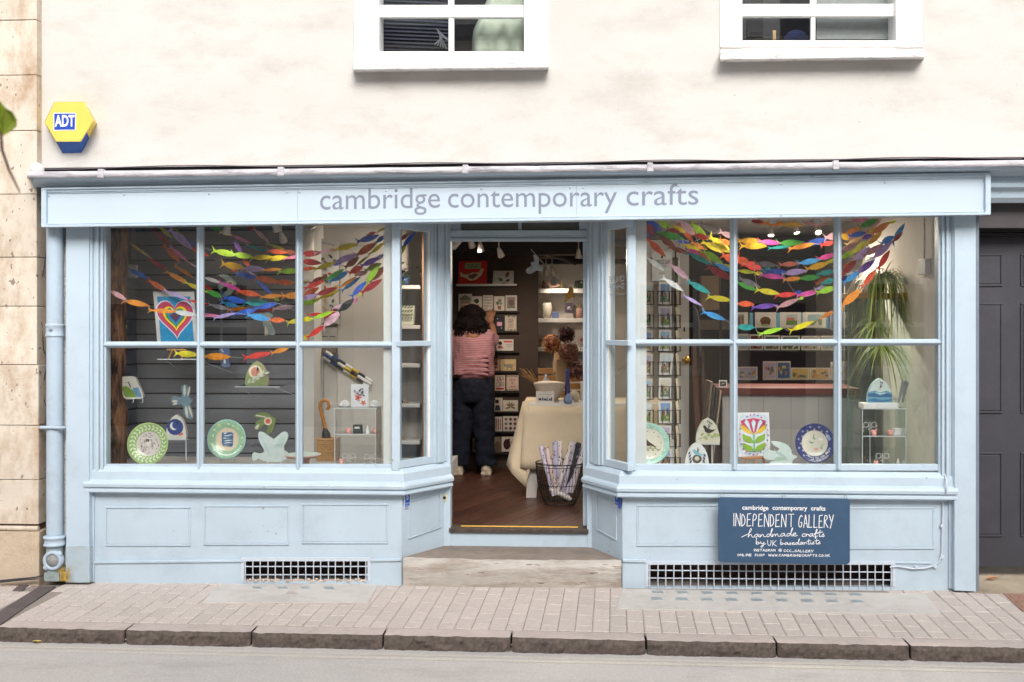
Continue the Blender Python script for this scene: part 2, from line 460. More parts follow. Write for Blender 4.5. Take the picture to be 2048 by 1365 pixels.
# pavers: columns running back from the kerb, joints staggered
PW, PL, GAP = 0.1, 0.2, 0.0034
def paver_mesh(w, l):
    mb = MB()
    b = 0.0045
    x0, x1, y0, y1 = -w/2 + GAP/2, w/2 - GAP/2, -l/2 + GAP*1.5, l/2 - GAP*1.5
    mb.add([(x0,y0,-.03),(x1,y0,-.03),(x1,y1,-.03),(x0,y1,-.03),(x0,y0,-b),(x1,y0,-b),(x1,y1,-b),(x0,y1,-b),
            (x0+b,y0+b,0),(x1-b,y0+b,0),(x1-b,y1-b,0),(x0+b,y1-b,0)],
           [(0,1,5,4),(1,2,6,5),(2,3,7,6),(3,0,4,7),(4,5,9,8),(5,6,10,9),(6,7,11,10),(7,4,8,11),(8,9,10,11)])
    return mb
LEAN = 0.05                                              # the courses are not quite square to the shop
slabA = [(-2.42, -1.28, -0.30), ]                        # concrete slabs cut into the paving (x0, x1, front y)
def in_slab(x, y):
    return (SL0[0] + .12 < x < SL0[1] - .12 and y > SL0[2] + .1) or (SR0[0] + .12 < x < SR0[1] - .12 and y > SR0[2] + .1) or (x < -3.18 and abs(x - drain_x(y)) < 0.09)
a, b = G(415, 1204), G(745, 1204); SL0 = (a.x, b.x, (a.y + b.y) / 2)
a, b = G(1237, 1219), G(1875, 1228); SR0 = (a.x, b.x, (a.y + b.y) / 2)
ST0 = (P(805, 1160, 0).x, P(1245, 1160, 0).x)
dA, dB = G(0, 1246), G(96, 1173)
def drain_x(y): return dA.x + (dB.x - dA.x) * (y - dA.y) / (dB.y - dA.y)
full = paver_mesh(PW, PL)
spots = []
for i in range(-40, 36):
    xk = i * PW
    y = kerb_y(xk) + 0.155 + GAP + PL/2 - (0.1 if i % 2 else 0)
    while y < 0.12:
        ln = PL
        yy = y
        lo = kerb_y(xk) + 0.157
        if yy - PL/2 < lo - .001: ln = yy + PL/2 - lo; yy = lo + ln/2
        x = xk + LEAN * (yy + 1.0)
        if ln > 0.03 and not in_slab(x, yy): spots.append((x, yy, ln))
        y += PL
vis = [q for q in spots if -3.95 < q[0] < 3.1]
vis.sort(key=lambda q: q[1])
protos = {}
near, far = vis[:296], vis[296:] + [q for q in spots if q not in vis]
far = [q for q in far]
for x, y, ln in near:
    k = round(ln, 2)
    rot = (math.atan(gn.y / gn.z) * -1 + ru(-.004, .004), math.atan(gn.x / gn.z) + ru(-.006, .006), -math.atan(LEAN) + ru(-.004, .004))
    if k not in protos:
        o = paver_mesh(PW, k).build('paver', M_PAVER, loc=(0, 0, 0)); protos[k] = o
    else:
        o = protos[k].copy(); COL.objects.link(o)
    o.parent = pave
    o.location = Vector((x, y, gz(x, y) + ru(-.0018, .0018))) - WL[pave]
    o.rotation_euler = rot
mb = MB()
for x, y, ln in far:
    q = paver_mesh(PW, ln); R_ = Matrix.Rotation(-math.atan(LEAN), 4, 'Z')
    mb.add([R_ @ v + Vector((x, y, gz(x, y, ru(-.001, .002)))) for v in q.v], q.f)
if mb.v: mb.build('far_pavers', M_PAVER, parent=pave, kind='stuff')
def dy(x): return 0
# concrete slabs with pavement lights
M_LENS = mat('pavement_light_glass', S(146, 156, 160), 0.3, 0.25, 60, 0.6, 90, spec=0.6, stain=S(195, 195, 190), stain_amt=0.8, stain_scale=40)
M_LFRAME = mat('lens_frame', S(190, 188, 184), .8, .12, 40, .5, 90)
def ground_prism(pix, h0, h1, name, m, parent, bev=0.0):
    mb = MB()
    mb.prism([G(x, y, -h1) for x, y in pix], (0, 0, -(h1 - h0)))
    return mb.build(name, m, parent=parent, bevel=bev)
for (pix, lens) in (([(440, 1169), (757, 1167), (738, 1204), (404, 1205)],
                     [(516, 1175, 22, 5), (566, 1175, 24, 5), (611, 1175, 22, 5), (659, 1176, 24, 6)]),
                    ([(1244, 1178), (1850, 1187), (1884, 1229), (1233, 1217)],
                     [(1317 + 49.4*i, 1184 + .55*i, 26, 5.5) for i in range(9)] + [(1314 + 50.2*i, 1197 + .68*i, 27, 6) for i in range(9)])):
    sl = ground_prism(pix, -0.03, 0.006, 'concrete_slab', M_CONC, pave, 0.002)
    for cx, cy, w, h in lens:
        pl0 = ground_prism([(cx-w/2-3, cy-h/2-1), (cx+w/2-3, cy-h/2-1), (cx+w/2+3, cy+h/2+1), (cx-w/2+3, cy+h/2+1)], 0, 0.0085, 'pavement_light', M_LFRAME, sl)
        ground_prism([(cx-w/2+.5, cy-h/2+.6), (cx+w/2-5, cy-h/2+.6), (cx+w/2-2, cy+h/2-.4), (cx-w/2+4, cy+h/2-.4)], .006, 0.0105, 'lens', M_LENS, pl0)
ground_prism([(576, 1183), (588, 1183), (596, 1188), (570, 1188)], 0, 0.0075, 'maker_plate', mat('rusty_plate', S(178, 164, 156), .8, .15, 30), sl)
# covered drain channel from the downpipe to the kerb
M_IRON = mat('iron_channel', S(92, 84, 84), 0.6, 0.12, 20, 0.4, 80, stain=S(58, 54, 58), stain_amt=.6, stain_scale=9)
ch = thing('drain_channel', 'dark iron covered drain strip crossing the pavement below the downpipe', 'drain', G(50, 1205))
ground_prism([(78, 1173), (112, 1173), (50, 1214), (12, 1214)], -.02, .004, 'cover_plate', M_IRON, ch, .002)
ground_prism([(11, 1215), (49, 1215), (0, 1250), (-36, 1246)], -.02, .003, 'cover_plate', M_IRON, ch, .002)
ground_prism([(38, 1170), (58, 1170), (44, 1182), (24, 1182)], -.02, .004, 'inspection_lid', M_IRON, ch, .002)
ml = thing('manhole_cover', 'rusty studded metal cover set into the paving by the dark door', 'manhole cover', G(2030, 1200))
M_RUST = mat('rusty_iron', S(158, 122, 106), .8, .18, 20, .5, 90, stain=S(112, 88, 78), stain_amt=.6, stain_scale=14)
ground_prism([(2006, 1187), (2110, 1190), (2160, 1226), (2046, 1222)], -.02, .004, 'plate', M_RUST, ml, .002)
for i in range(5):
    for j in range(3):
        x, y = 2024 + 16*i + 11*j, 1193 + 10*j + .5*i
        ground_prism([(x-5, y-2), (x+2, y-3), (x+6, y), (x, y+2)], .0035, .0075, 'stud', M_RUST, ml)
# threshold ground in front of the dark door
gr = MB()
gr.prism([G(1952, 1186, -.004), G(2300, 1190, -.004), P(2300, 1128, .5), P(1952, 1128, .5)], (0, 0, -.06))
gr.build('porch_floor', mat('stained_porch_concrete', S(168, 154, 134), .9, .2, 5, .5, 90, stain=S(104, 92, 76), stain_amt=.8, stain_scale=3), kind='structure')

# kerb
kerb = thing('kerb', None, None, (KL + KR) / 2, kind='structure')
def kx(px): return (G(px, 1258 + (1299 - 1258) * px / 2048)).x
js = [-1.9 + kx(0), kx(-12), kx(247), kx(500), kx(765), kx(1022), kx(1293), kx(1555), kx(1823), kx(2095), kx(2095) + .9]
for a_, b_ in zip(js, js[1:]):
    mb = MB()
    a_ += .006; b_ -= .006
    n, m = 44, 5
    tilt = ru(-.006, .006)
    vs = []
    for j in range(m + 1):
        for i in range(n + 1):
            x = a_ + (b_ - a_) * i / n
            t = j / m
            e = min(i, n - i) / n
            d = noise.noise(Vector((x * 9, t * 2.2, 3))) * .012 + noise.noise(Vector((x * 30, t * 5, 9))) * .010 + noise.noise(Vector((x * 70, t * 9, 4))) * .006
            d += .014 * max(0, 1 - e * 18)
            y = kerb_y(x) + (d if j < m else .006 + abs(d) * .5) + .004 + .01 * (t ** 4)
            z = gz(x, y) - KH - .03 + (KH + .03) * t + (tilt * (i / n - .5)) * t + (noise.noise(Vector((x * 14, 1, 1))) * .006 if j == m else 0)
            vs.append((x, y, z))
    nb = len(vs)
    for i in range(n + 1):
        x = a_ + (b_ - a_) * i / n
        vs.append((x, kerb_y(x) + .05, gz(x, kerb_y(x)) + .001 + tilt * (i / n - .5) + noise.noise(Vector((x * 20, 4, 1))) * .0015))
    for i in range(n + 1):
        x = a_ + (b_ - a_) * i / n
        vs.append((x, kerb_y(x) + .15, gz(x, kerb_y(x)) + .001 + tilt * (i / n - .5) * .5))
    fs, mi = [], []
    for j in range(m):
        for i in range(n):
            q = j * (n + 1) + i
            fs.append((q, q + 1, q + n + 2, q + n + 1)); mi.append(1)
    for j in range(m, m + 2):
        for i in range(n):
            q = j * (n + 1) + i
            fs.append((q, q + 1, q + n + 2, q + n + 1)); mi.append(0)
    k = n + 1
    fs.append(tuple([j * k for j in range(m + 3)])); mi.append(1)
    fs.append(tuple([j * k + n for j in range(m + 3)])); mi.append(1)
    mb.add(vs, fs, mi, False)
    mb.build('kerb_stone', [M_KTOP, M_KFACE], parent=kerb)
# faint double line along the gutter
for off, wd in ((0.055, .030), (0.115, .030)):
    gsheet('painted_line', -8, 8, lambda x: kerb_y(x) - off - wd, lambda x: kerb_y(x) - off, KH - .0015, M_YLINE, 40, parent=road)

# fallen leaves and scraps in the gutter
def leaf_bit(px, py, size, col, name, label, cat):
    mb = MB(); c = G(px, py, KH - .006); vs = []
    n = 9; ph = ru(0, 6)
    for i in range(n):
        w = 2 * math.pi * i / n
        r = size * (1 if i % 2 else .62) * ru(.8, 1.2)
        vs.append(c + Vector((math.cos(w + ph) * r * 1.4, math.sin(w + ph) * r, .004 + .012 * rnd())))
    vs.append(c + Vector((0, 0, .016)))
    mb.add(vs, [(i, (i + 1) % n, n) for i in range(n)] )
    mb.prism([c + Vector((size * q, size * r, .002)) for q, r in ((.2, 0), (1.9, .3), (1.9, .36), (.2, .1))], (0, 0, .002))
    mb.build(name, flat(col, .7, .2), label=label, cat=cat)
for q in ((73, 1286, .02, (206, 186, 110), 'fallen_leaf', 'yellow fallen leaf in the gutter at the far left', 'leaf'),
          (253, 1283, .02, (232, 230, 226), 'paper_scrap', 'white paper scrap in the gutter by a kerb joint', 'litter'),
          (320, 1283, .024, (146, 164, 60), 'fallen_leaf', 'green fallen leaf lying in the gutter', 'leaf'),
          (560, 1284, .02, (196, 76, 62), 'fallen_leaf', 'red fallen leaf lying in the gutter', 'leaf'),
          (848, 1288, .022, (206, 168, 110), 'fallen_leaf', 'orange brown fallen leaf in the gutter below the doorstep', 'leaf'),
          (1024, 1293, .018, (212, 188, 150), 'fallen_leaf', 'pale tan fallen leaf at the kerb joint below the doorstep', 'leaf'),
          (1120, 1301, .018, (214, 206, 190), 'fallen_leaf', 'bleached fallen leaf in the gutter right of the doorstep', 'leaf'),
          (1492, 1304, .026, (222, 178, 110), 'fallen_leaf', 'orange fallen leaf in the gutter below the blue sign', 'leaf')):
    leaf_bit(*q)
c = P(1985, 1158, .15)
mb = MB()
for s_ in (-1, 1):
    mb.add([c + Vector((-.05, 0, .0)), c + Vector((0, .02 * s_, .018)), c + Vector((.05, .0, .004)), c + Vector((0, 0, .002))], [(0, 1, 2, 3)])
mb.build('fallen_leaf', flat((206, 150, 112), .8, .2), label='curled brown leaf on the porch floor before the dark door', cat='leaf')

# ================================================================== stone building on the left
sb = thing('stone_building', 'pale sandstone ashlar building next to the shop', 'building', P(30, 1160, -.06))
XL = P(74, 600, -.06).x
joints = [-900, -780, -660, -540, -420, -300, -185, -70, 41, 151, 262, 389, 515, 613, 730, 851, 960, 1049]
mb = MB(); mb.box(-9, XL - .01, -.045, .6, P(30, 1175, 0).z - .1, P(30, -900, 0).z); mb.build('core', M_STONE2, parent=sb)
for k, (a_, b_) in enumerate(zip(joints, joints[1:])):
    z1, z0 = P(30, a_, -.06).z - .002, P(30, b_, -.06).z + .002
    xr = XL + (.012 if a_ > 700 else 0)
    x0 = xr - (.62 if k % 2 else .86)
    for (u, v) in ((x0, xr), (x0 - 1.0, x0 - .004)):
        mb = MB(); mb.box(u, v, -.062 - ru(0, .004), .3, z0, z1)
        mb.build('stone_block', M_STONE, parent=sb, bevel=.004)
zr0, zr1 = P(30, 1062, -.06).z, P(30, 1051, -.06).z
mb = MB()
rr = (zr1 - zr0) / 2
mb.tube([(-5, -.066, zr0 + rr), (XL + .014, -.066, zr0 + rr)], rr * .9, 12)
mb.build('roll_moulding', M_STONE, parent=sb)
mb = MB(); mb.box(-5, XL + .022, -.075, .3, P(30, 1175, 0).z - .08, zr0 - .001)
mb.build('plinth_block', mat('stained_plinth', S(196, 178, 156), .9, .12, 4, .9, 90, stain=S(140, 116, 84), stain_amt=.8, stain_scale=3), parent=sb, bevel=.006)
# narrow dirty return between the two buildings
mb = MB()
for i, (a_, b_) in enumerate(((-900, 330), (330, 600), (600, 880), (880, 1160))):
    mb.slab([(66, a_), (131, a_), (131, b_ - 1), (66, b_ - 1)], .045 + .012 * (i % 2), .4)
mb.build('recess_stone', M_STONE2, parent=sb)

# ================================================================== the shop building
shop = thing('shop_building', 'cream rendered building with a pale blue wooden shopfront', 'building', P(1000, 1160, 0))
WY = 0.0
# rendered upper wall, with two window openings
def uy(px): return 336 - 22 * (px - 78) / 1970               # lower edge of the render
win = [(707, 1096, 118, -330), (1440, 1847, 92, -340)]
def wall_piece(mb, x0, x1, yt, yb0, yb1): mb.slab([(x0, yt), (x1, yt), (x1, yb1), (x0, yb0)], WY, WY + .24)
mb = MB()
TOP, RGT = -900, 2600
wall_piece(mb, 78, 707, TOP, uy(78), uy(707))
wall_piece(mb, 707, 1096, 118, uy(707), uy(1096)); wall_piece(mb, 707, 1096, TOP, -330, -330)
wall_piece(mb, 1096, 1440, TOP, uy(1096), uy(1440))
wall_piece(mb, 1440, 1847, 92, uy(1440), uy(1847)); wall_piece(mb, 1440, 1847, TOP, -340, -340)
wall_piece(mb, 1847, RGT, TOP, uy(1847), uy(RGT))
mb.build('rendered_wall', M_RENDER, parent=shop)
mb = MB(); mb.slab([(70, 300), (RGT, 270), (RGT, 345), (70, 372)], .03, .26); mb.build('dark_gap_fill', M_DARK, parent=shop)  # near-black slab stands in for the shaded gap between render and flashing
# sash windows
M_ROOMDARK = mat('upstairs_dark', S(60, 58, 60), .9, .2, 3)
M_NET = mat('grey_net', S(150, 152, 152), .9, .08, 20)
for k, (x0, x1, yb, yt) in enumerate(win):
    gx0, gx1 = (760, 1046) if k == 0 else (1487, 1790)
    gb, r0, r1 = (103, 10, 35) if k == 0 else (81, 8, 33)
    sx = 902 if k == 0 else 1627
    mb = MB()
    mb.rect(x0, yt, gx0 - 2, yb + 3, -.012, .16); mb.rect(gx1 + 2, yt, x1, yb + 3, -.012, .16)
    mb.rect(x0 + 2, yt - 4, x1 - 2, yt + 26, -.010, .16)
    mb.rect(gx0 - 2, gb, gx1 + 2, yb + 3, -.006, .16)
    w = mb.build('sash_window', M_WHITE, parent=shop, bevel=.005)
    mb = MB(); mb.rect(gx0 - 2, r0, gx1 + 2, r1, .03, .075); mb.build('meeting_rail', M_WHITE, parent=w, bevel=.005)
    mb = MB(); mb.rect(sx - 5, r1, sx + (6 if k == 0 else 4), gb, .04, .07); mb.build('glazing_bar', M_WHITE, parent=w, bevel=.004)
    mb = MB(); mb.rect(sx - 6, yt + 20, sx + 6, r0, .055, .085); mb.build('glazing_bar', M_WHITE, parent=w, bevel=.004)
    mb = MB(); mb.rect(gx0 - 2, -160, gx1 + 2, -148, .055, .085); mb.build('glazing_bar', M_WHITE, parent=w, bevel=.004)
    for (u, v, p, q, yy) in ((gx0, sx - 5, r1, gb, .055), (sx + 5, gx1, r1, gb, .055), (gx0, sx - 5, yt + 22, r0, .075), (sx + 5, gx1, yt + 22, r0, .075)):
        mb = MB(); mb.rect(u, p, v, q, yy, yy + .003); mb.build('pane', M_GLASS, parent=w)
    # sill
    sl = (707, 143, 1097, 136) if k == 0 else (1441, 123, 1848, 115)
    mb = MB()
    mb.add([P(sl[0], sl[1] - 25, 0.02), P(sl[2], sl[1] - 26, 0.02), P(sl[0] - 1, sl[1] - 17, -.12), P(sl[2] + 1, sl[3] - 13, -.12),
            P(sl[0] - 1, sl[1] - 3, -.12), P(sl[2] + 1, sl[3] + 0, -.12), P(sl[0], sl[1] + 3, .02), P(sl[2], sl[3] + 5, .02)],
           [(0, 1, 3, 2), (2, 3, 5, 4), (4, 5, 7, 6), (0, 2, 4, 6), (1, 7, 5, 3), (0, 6, 7, 1)])
    mb.build('sill', M_WPEEL, parent=w, bevel=.006)
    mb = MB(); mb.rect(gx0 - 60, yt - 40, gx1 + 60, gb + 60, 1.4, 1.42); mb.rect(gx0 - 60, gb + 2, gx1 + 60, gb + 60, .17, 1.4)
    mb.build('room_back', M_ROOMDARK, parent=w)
# what stands in the upstairs windows
mb = MB()
for i in range(24):
    t = i / 23
    y0 = -60 + 7.5 * i
    mb.slab([(765, y0), (905, y0 + 6), (905, y0 + 9), (765, y0 + 3)], .42, .425, 0)
    mb.slab([(765, y0 + 3), (905, y0 + 9), (905, y0 + 13.4), (765, y0 + 7.4)], .43, .435, 1)
mb.build('striped_blind', [flat((70, 72, 86), .9), flat((24, 25, 32), .9)], label='dark striped cloth hanging behind the left upstairs window', cat='blind')
mb = MB()
n = 14; vs = []
for i in range(n + 1):
    t = i / n
    for j in range(8):
        u = j / 7
        xl = 1012 - 92 * (t ** 1.5) if t < .8 else 946 - 10 * (t - .8)
        x = xl + (1050 - xl) * u
        vs.append(P(x, -140 + 255 * t, .22 + .03 * math.sin(u * 17 + t * 2)))
mb.add(vs, [(i*8+j, i*8+j+1, i*8+j+9, i*8+j+8) for i in range(n) for j in range(7)], 0, True)
cu = mb.build('curtain', mat('pale_green_curtain', S(188, 196, 180), .9, .08, 8), label='pale green curtain drawn to the right of the left upstairs window', cat='curtain')
cu.modifiers.new('s', 'SOLIDIFY').thickness = .004
mb = MB()
ctr = P(884, 75, .3)
for q in range(5):
    mb.tube([P(893 - 6 * q, 98 - 2 * q, .3), P(874 + 3*q, 58 + 4 * q, .3), P(900, 84, .3)], .006, 6)
mb.build('wire_stand', flat((150, 150, 156), .4), label='small grey wire stand behind the left upstairs window', cat='stand')
mb = MB(); mb.rect(1487, -140, 1560, 79, .9, .94, 0); mb.rect(1494, -130, 1526, 74, .885, .9, 1); mb.build('wardrobe', [flat((92, 90, 92), .7), flat((70, 68, 70), .7)], label='dark grey wardrobe inside the right upstairs window', cat='wardrobe')
mb = MB(); mb.rect(1546, 61, 1552, 80, .3, .32); mb.build('wooden_rod', flat((214, 178, 130), .6), label='pale wooden rod standing inside the right upstairs window', cat='rod')
mb = MB(); p_ = P(1592, 82, .35); mb.ell(p_, (.085, .06, .075), 16, 10); mb.build('navy_cushion', mat('navy_cloth', S(46, 52, 88), .9, .15, 20), label='navy cushion on the inner sill of the right upstairs window', cat='cushion')
mb = MB(); mb.rect(1633, -140, 1795, 79, .15, .153); mb.build('net_blind', M_NET, label='grey frosted blind in the right upstairs window', cat='blind')

# cornice with lead flashing
def prof_pts(pr, px, sh): return [P(px, py + sh, Y) for Y, py in pr]
def run(pr, pxl, pxr, slope, name, m, bev=0.0, parent=shop, sh0=0.0):
    mb = MB(); mb.loft(prof_pts(pr, pxl, sh0), prof_pts(pr, pxr, sh0 + slope * (pxr - pxl)))
    return mb.build(name, m, parent=parent, bevel=bev)
SLC = -0.0118
run([(-.02, 374), (-.165, 375), (-.175, 368), (-.205, 363), (-.235, 360), (-.25, 355), (-.02, 352)], 66, 2600, SLC, 'cornice', M_BLUE)
fl = [(66 + 0, 205), (199, 470), (462, 930), (925, 1672), (1660, 2600)]
mb = MB()
segs = 90
A_ = []
for i in range(segs + 1):
    px = 54 + (2600 - 54) * i / segs
    sh = SLC * (px - 54)
    wob = noise.noise(Vector((px * .02, 0, 0))) * 1.6
    A_.append([P(px, 349 + sh, .035), P(px, 344 + sh + wob * .5, -.25), P(px, 345 + sh + wob, -.272), P(px, 356 + sh + wob * 1.2, -.275), P(px, 357 + sh + wob * 1.2, -.262)])
vs = [v for r in A_ for v in r]
mb.add(vs, [(i*5+j, i*5+j+1, i*5+j+6, i*5+j+5) for i in range(segs) for j in range(4)], 0, True)
mb.add(A_[0], [(0, 1, 2, 3, 4)])
mb.build('lead_flashing', M_LEAD, parent=shop)
for px in (200, 560, 930, 1300, 1672):
    mb = MB(); sh = SLC * (px - 54)
    mb.slab([(px - 5, 340 + sh), (px + 6, 340 + sh), (px + 7, 358 + sh), (px - 6, 358 + sh)], -.281, -.24)
    mb.build('lead_lap', M_LEAD, parent=shop, bevel=.004)
mb = MB(); p_ = P(74, 338, -.2); mb.ell(p_, (.045, .05, .04), 12, 8); mb.build('gutter_stop_end', M_WHITE, parent=shop)
# thin dark cable lying on the flashing
mb = MB(); mb.tube([P(x, 335 - 22 * (x - 78) / 1970 + 2.5 * math.sin(x * .013) + 2, -.03) for x in range(84, 2050, 40)], .0032, 6)
mb.build('roof_cable', flat((96, 90, 94), .7), label='thin dark cable lying along the top of the shop cornice', cat='cable')

# entablature above the dark door on the right
SR = -0.003
run([(.02, 340), (-.13, 340), (-.13, 366), (-.16, 367), (-.15, 375), (-.11, 383), (-.10, 396), (-.07, 406), (.02, 407)], 1955, 2600, SR, 'entablature', M_BLUE)
mb = MB(); mb.rect(1953, 405, 2600, 456, .02, .30); mb.build('door_lintel', mat('dark_lintel', S(78, 74, 76), .8, .12, 5, .3, 60), parent=shop)
dd = thing('panelled_door', 'charcoal grey panelled double door in the recess right of the shop', 'door', P(2010, 1132, .2))
DY = .20
mb = MB(); mb.rect(1940, 448, 2500, 1133, DY, DY + .05); mb.build('leaf', M_GREYDOOR, parent=dd)
mb = MB()
for a_, b_, c_ in ((456, 464, .1), (466, 473, .13)): mb.rect(1940, a_, 2500, b_, c_, DY)
mb.build('head_moulding', mat('black_gloss', S(40, 38, 40), .5, .1, 5), parent=dd)
for u in ((1915, 2006), (2042, 2133), (2168, 2260)):
    for (p, q) in ((508, 573), (606, 827), (905, 1074)):
        mb = MB()
        mb.rect(u[0] + 5, p + 5, u[1] - 5, q - 5, DY - .006, DY)
        pn = mb.build('panel', M_GREYDOOR, parent=dd, bevel=.003)
        mb = MB()
        for r_ in ((u[0], p, u[1], p + 4), (u[0], q - 4, u[1], q), (u[0], p + 4.5, u[0] + 4, q - 4.5), (u[1] - 4, p + 4.5, u[1], q - 4.5)):
            mb.rect(*r_, DY - .010, DY)
        mb.build('bead', M_GREYDOOR, parent=pn, bevel=.003)

# pilasters
for (u, v, t, b_, nm) in ((132, 178, 430, 1165, 0), (1909, 1952, 415, 1182, 1)):
    mb = MB(); mb.slab([(u, t), (v, t), (v, b_ + (2 if nm else 1)), (u, b_)], -.06, .2)
    pl = mb.build('pilaster', M_BLUE, parent=shop, bevel=.004)
    mb = MB()
    if nm == 0: mb.slab([(124, 440), (136, 440), (136, 1130), (126, 1130)], .0, .2)
    else: mb.rect(1950, 415, 1958, 1184, -.03, .3)
    mb.build('edge_strip', M_WPEEL if nm == 0 else mat('grey_edge', S(120, 128, 140), .6, .1, 9), parent=pl)
mb = MB(); mb.rect(131, 1092, 179, 1166, -.064, -.02); mb.build('pilaster_base', mat('weathered_blue', S(172, 187, 196), .6, .06, 6, .3, 60, stain=S(134, 138, 134), stain_amt=.5, stain_scale=6), parent=shop, bevel=.003)

# window architraves (moulded strips)
for strips in (((178, 185, -.045), (185, 190, -.030), (190, 197, -.042), (197, 201, -.024), (201, 206, -.034), (206, 212, -.012)),
               ((1905, 1910, -.045), (1899, 1905, -.030), (1893, 1899, -.042), (1889, 1893, -.024), (1884, 1889, -.034), (1877, 1884, -.012))):
    mb = MB()
    for u, v, y in strips: mb.slab([(u, 425), (v, 425), (v, 984), (u, 984)], y, .06)
    mb.build('architrave', M_BLUE, parent=shop, bevel=.002)

# bay corners and angled returns into the doorway
DEP = .365
LA, LB = P(803, 900, 0), P(893, 900, DEP)
RA, RB = P(1245, 900, 0), P(1180, 900, DEP)
def hn(a_, b_):
    d = (b_ - a_); d.z = 0
    n = Vector((d.y, -d.x, 0)).normalized()
    return n if n.y < 0 else -n
LN, RN = hn(LA, LB), hn(RA, RB)
# stall risers
zs = P(500, 987, 0).z
zb = -0.25
def riser(mb, x0, x1, y0, y1, Y=0.0): mb.rect(x0, y0, x1, y1, Y, Y + .05)
mb = MB()
riser(mb, 178, 803, 985, 1120); riser(mb, 178, 487, 1120, 1172); riser(mb, 736, 803, 1120, 1172); riser(mb, 487, 736, 1162, 1172)
mb.build('stall_riser', M_BLUE, parent=shop)
lr = [o for o in COL.objects if o.name.startswith('stall_riser')][-1]
mb = MB()
riser(mb, 1245, 1912, 983, 1127); riser(mb, 1245, 1296, 1127, 1190); riser(mb, 1786, 1912, 1127, 1190); riser(mb, 1296, 1786, 1175, 1190)
rrr = mb.build('stall_riser', M_BLUE, parent=shop)
mb = MB(); mb.slab([(179, 1123), (486, 1120), (486, 1125), (179, 1128)], -.012, .0)
mb.build('plinth_rail', M_BLUE, parent=lr, bevel=.003)
mb = MB(); mb.slab([(740, 1119), (803, 1118), (803, 1123), (740, 1124)], -.012, 0)
mb.build('plinth_rail', M_BLUE, parent=lr, bevel=.003)
mb = MB(); mb.slab([(1790, 1124), (1862, 1125), (1862, 1129), (1790, 1128)], -.008, .0)
mb.build('plinth_rail', M_BLUE, parent=rrr, bevel=.003)
mb = MB(); mb.slab([(1245, 1119), (1292, 1120), (1292, 1126), (1245, 1125)], -.012, 0)
mb.build('plinth_rail', M_BLUE, parent=rrr, bevel=.003)
mb = MB(); mb.rect(181, 990, 188, 1165, -.014, 0); mb.build('riser_edge', M_BLUE, parent=lr, bevel=.003)
mb = MB(); mb.rect(1898, 990, 1910, 1178, -.014, 0); mb.build('riser_edge', M_BLUE, parent=rrr, bevel=.003)
def panel(parent, x0, y0, x1, y1, fn):
    mb = MB(); fn(mb, [(x0 + 4, y0 + 4), (x1 - 4, y0 + 4), (x1 - 4, y1 - 4), (x0 + 4, y1 - 4)], .0035)
    pn = mb.build('panel', M_BLUE, parent=parent, bevel=.002)
    mb = MB()
    fn(mb, [(x0, y0), (x1, y0), (x1, y0 + 3.4), (x0, y0 + 3.4)], .0085); fn(mb, [(x0, y1 - 3.4), (x1, y1 - 3.4), (x1, y1), (x0, y1)], .0085)
    fn(mb, [(x0, y0 + 3.7), (x0 + 3, y0 + 3.7), (x0 + 3, y1 - 3.7), (x0, y1 - 3.7)], .005); fn(mb, [(x1 - 3, y0 + 3.7), (x1, y0 + 3.7), (x1, y1 - 3.7), (x1 - 3, y1 - 3.7)], .005)
    mb.build('bead', M_BLUE, parent=pn, bevel=.0025)
ff = lambda mb, pix, o: mb.slab(pix, -o, 0)
for q in ((210, 1014, 381, 1093), (407, 1011, 578, 1091), (604, 1008, 776, 1088)): panel(lr, *q, ff)
for q in ((1273, 1010, 1452, 1093), (1473, 1012, 1652, 1096), (1673, 1015, 1869, 1099)): panel(rrr, *q, ff)
# angled risers
for (A0, N, xs, xe, tag_, py0, py1, st) in ((LA, LN, 803, 894, 'l', 970, 1150, 0), (RA, RN, 1245, 1180, 'r', 970, 1150, 1)):
    mb = MB()
    pts = [RP(xs, py0, A0, N), RP(xe, py0 - 6, A0, N), RP(xe, 1100, A0, N), RP(xs, 1130, A0, N)]
    pts[0].z = pts[1].z = zs + .02; pts[2].z = pts[3].z = -.05
    mb.prism(pts, -N * .05)
    ar = mb.build('angled_riser', M_BLUE, parent=shop)
    if st == 0: pp = [(818, 1004), (882, 985), (882, 1056), (818, 1079)]
    else: pp = [(1232, 1004), (1192, 990), (1192, 1060), (1232, 1082)]
    mb = MB(); mb.slabp([(pp[0][0] + (4 if not st else -3), pp[0][1] + 3), (pp[1][0] + (-4 if not st else 3), pp[1][1] + 4), (pp[2][0] + (-4 if not st else 3), pp[2][1] - 3), (pp[3][0] + (4 if not st else -3), pp[3][1] - 4)], A0, N, .0035, 0)
    pn = mb.build('panel', M_BLUE, parent=ar, bevel=.002)
    mb = MB()
    for i in range(4):
        p, q = pp[i], pp[(i + 1) % 4]
        cx = sum(z[0] for z in pp) / 4; cy = sum(z[1] for z in pp) / 4
        def inn(z): return (z[0] + (cx - z[0]) * .07, z[1] + (cy - z[1]) * .07)
        mb.slabp([p, q, inn(q), inn(p)], A0, N, .008, 0)
    mb.build('bead', M_BLUE, parent=pn, bevel=.0025)
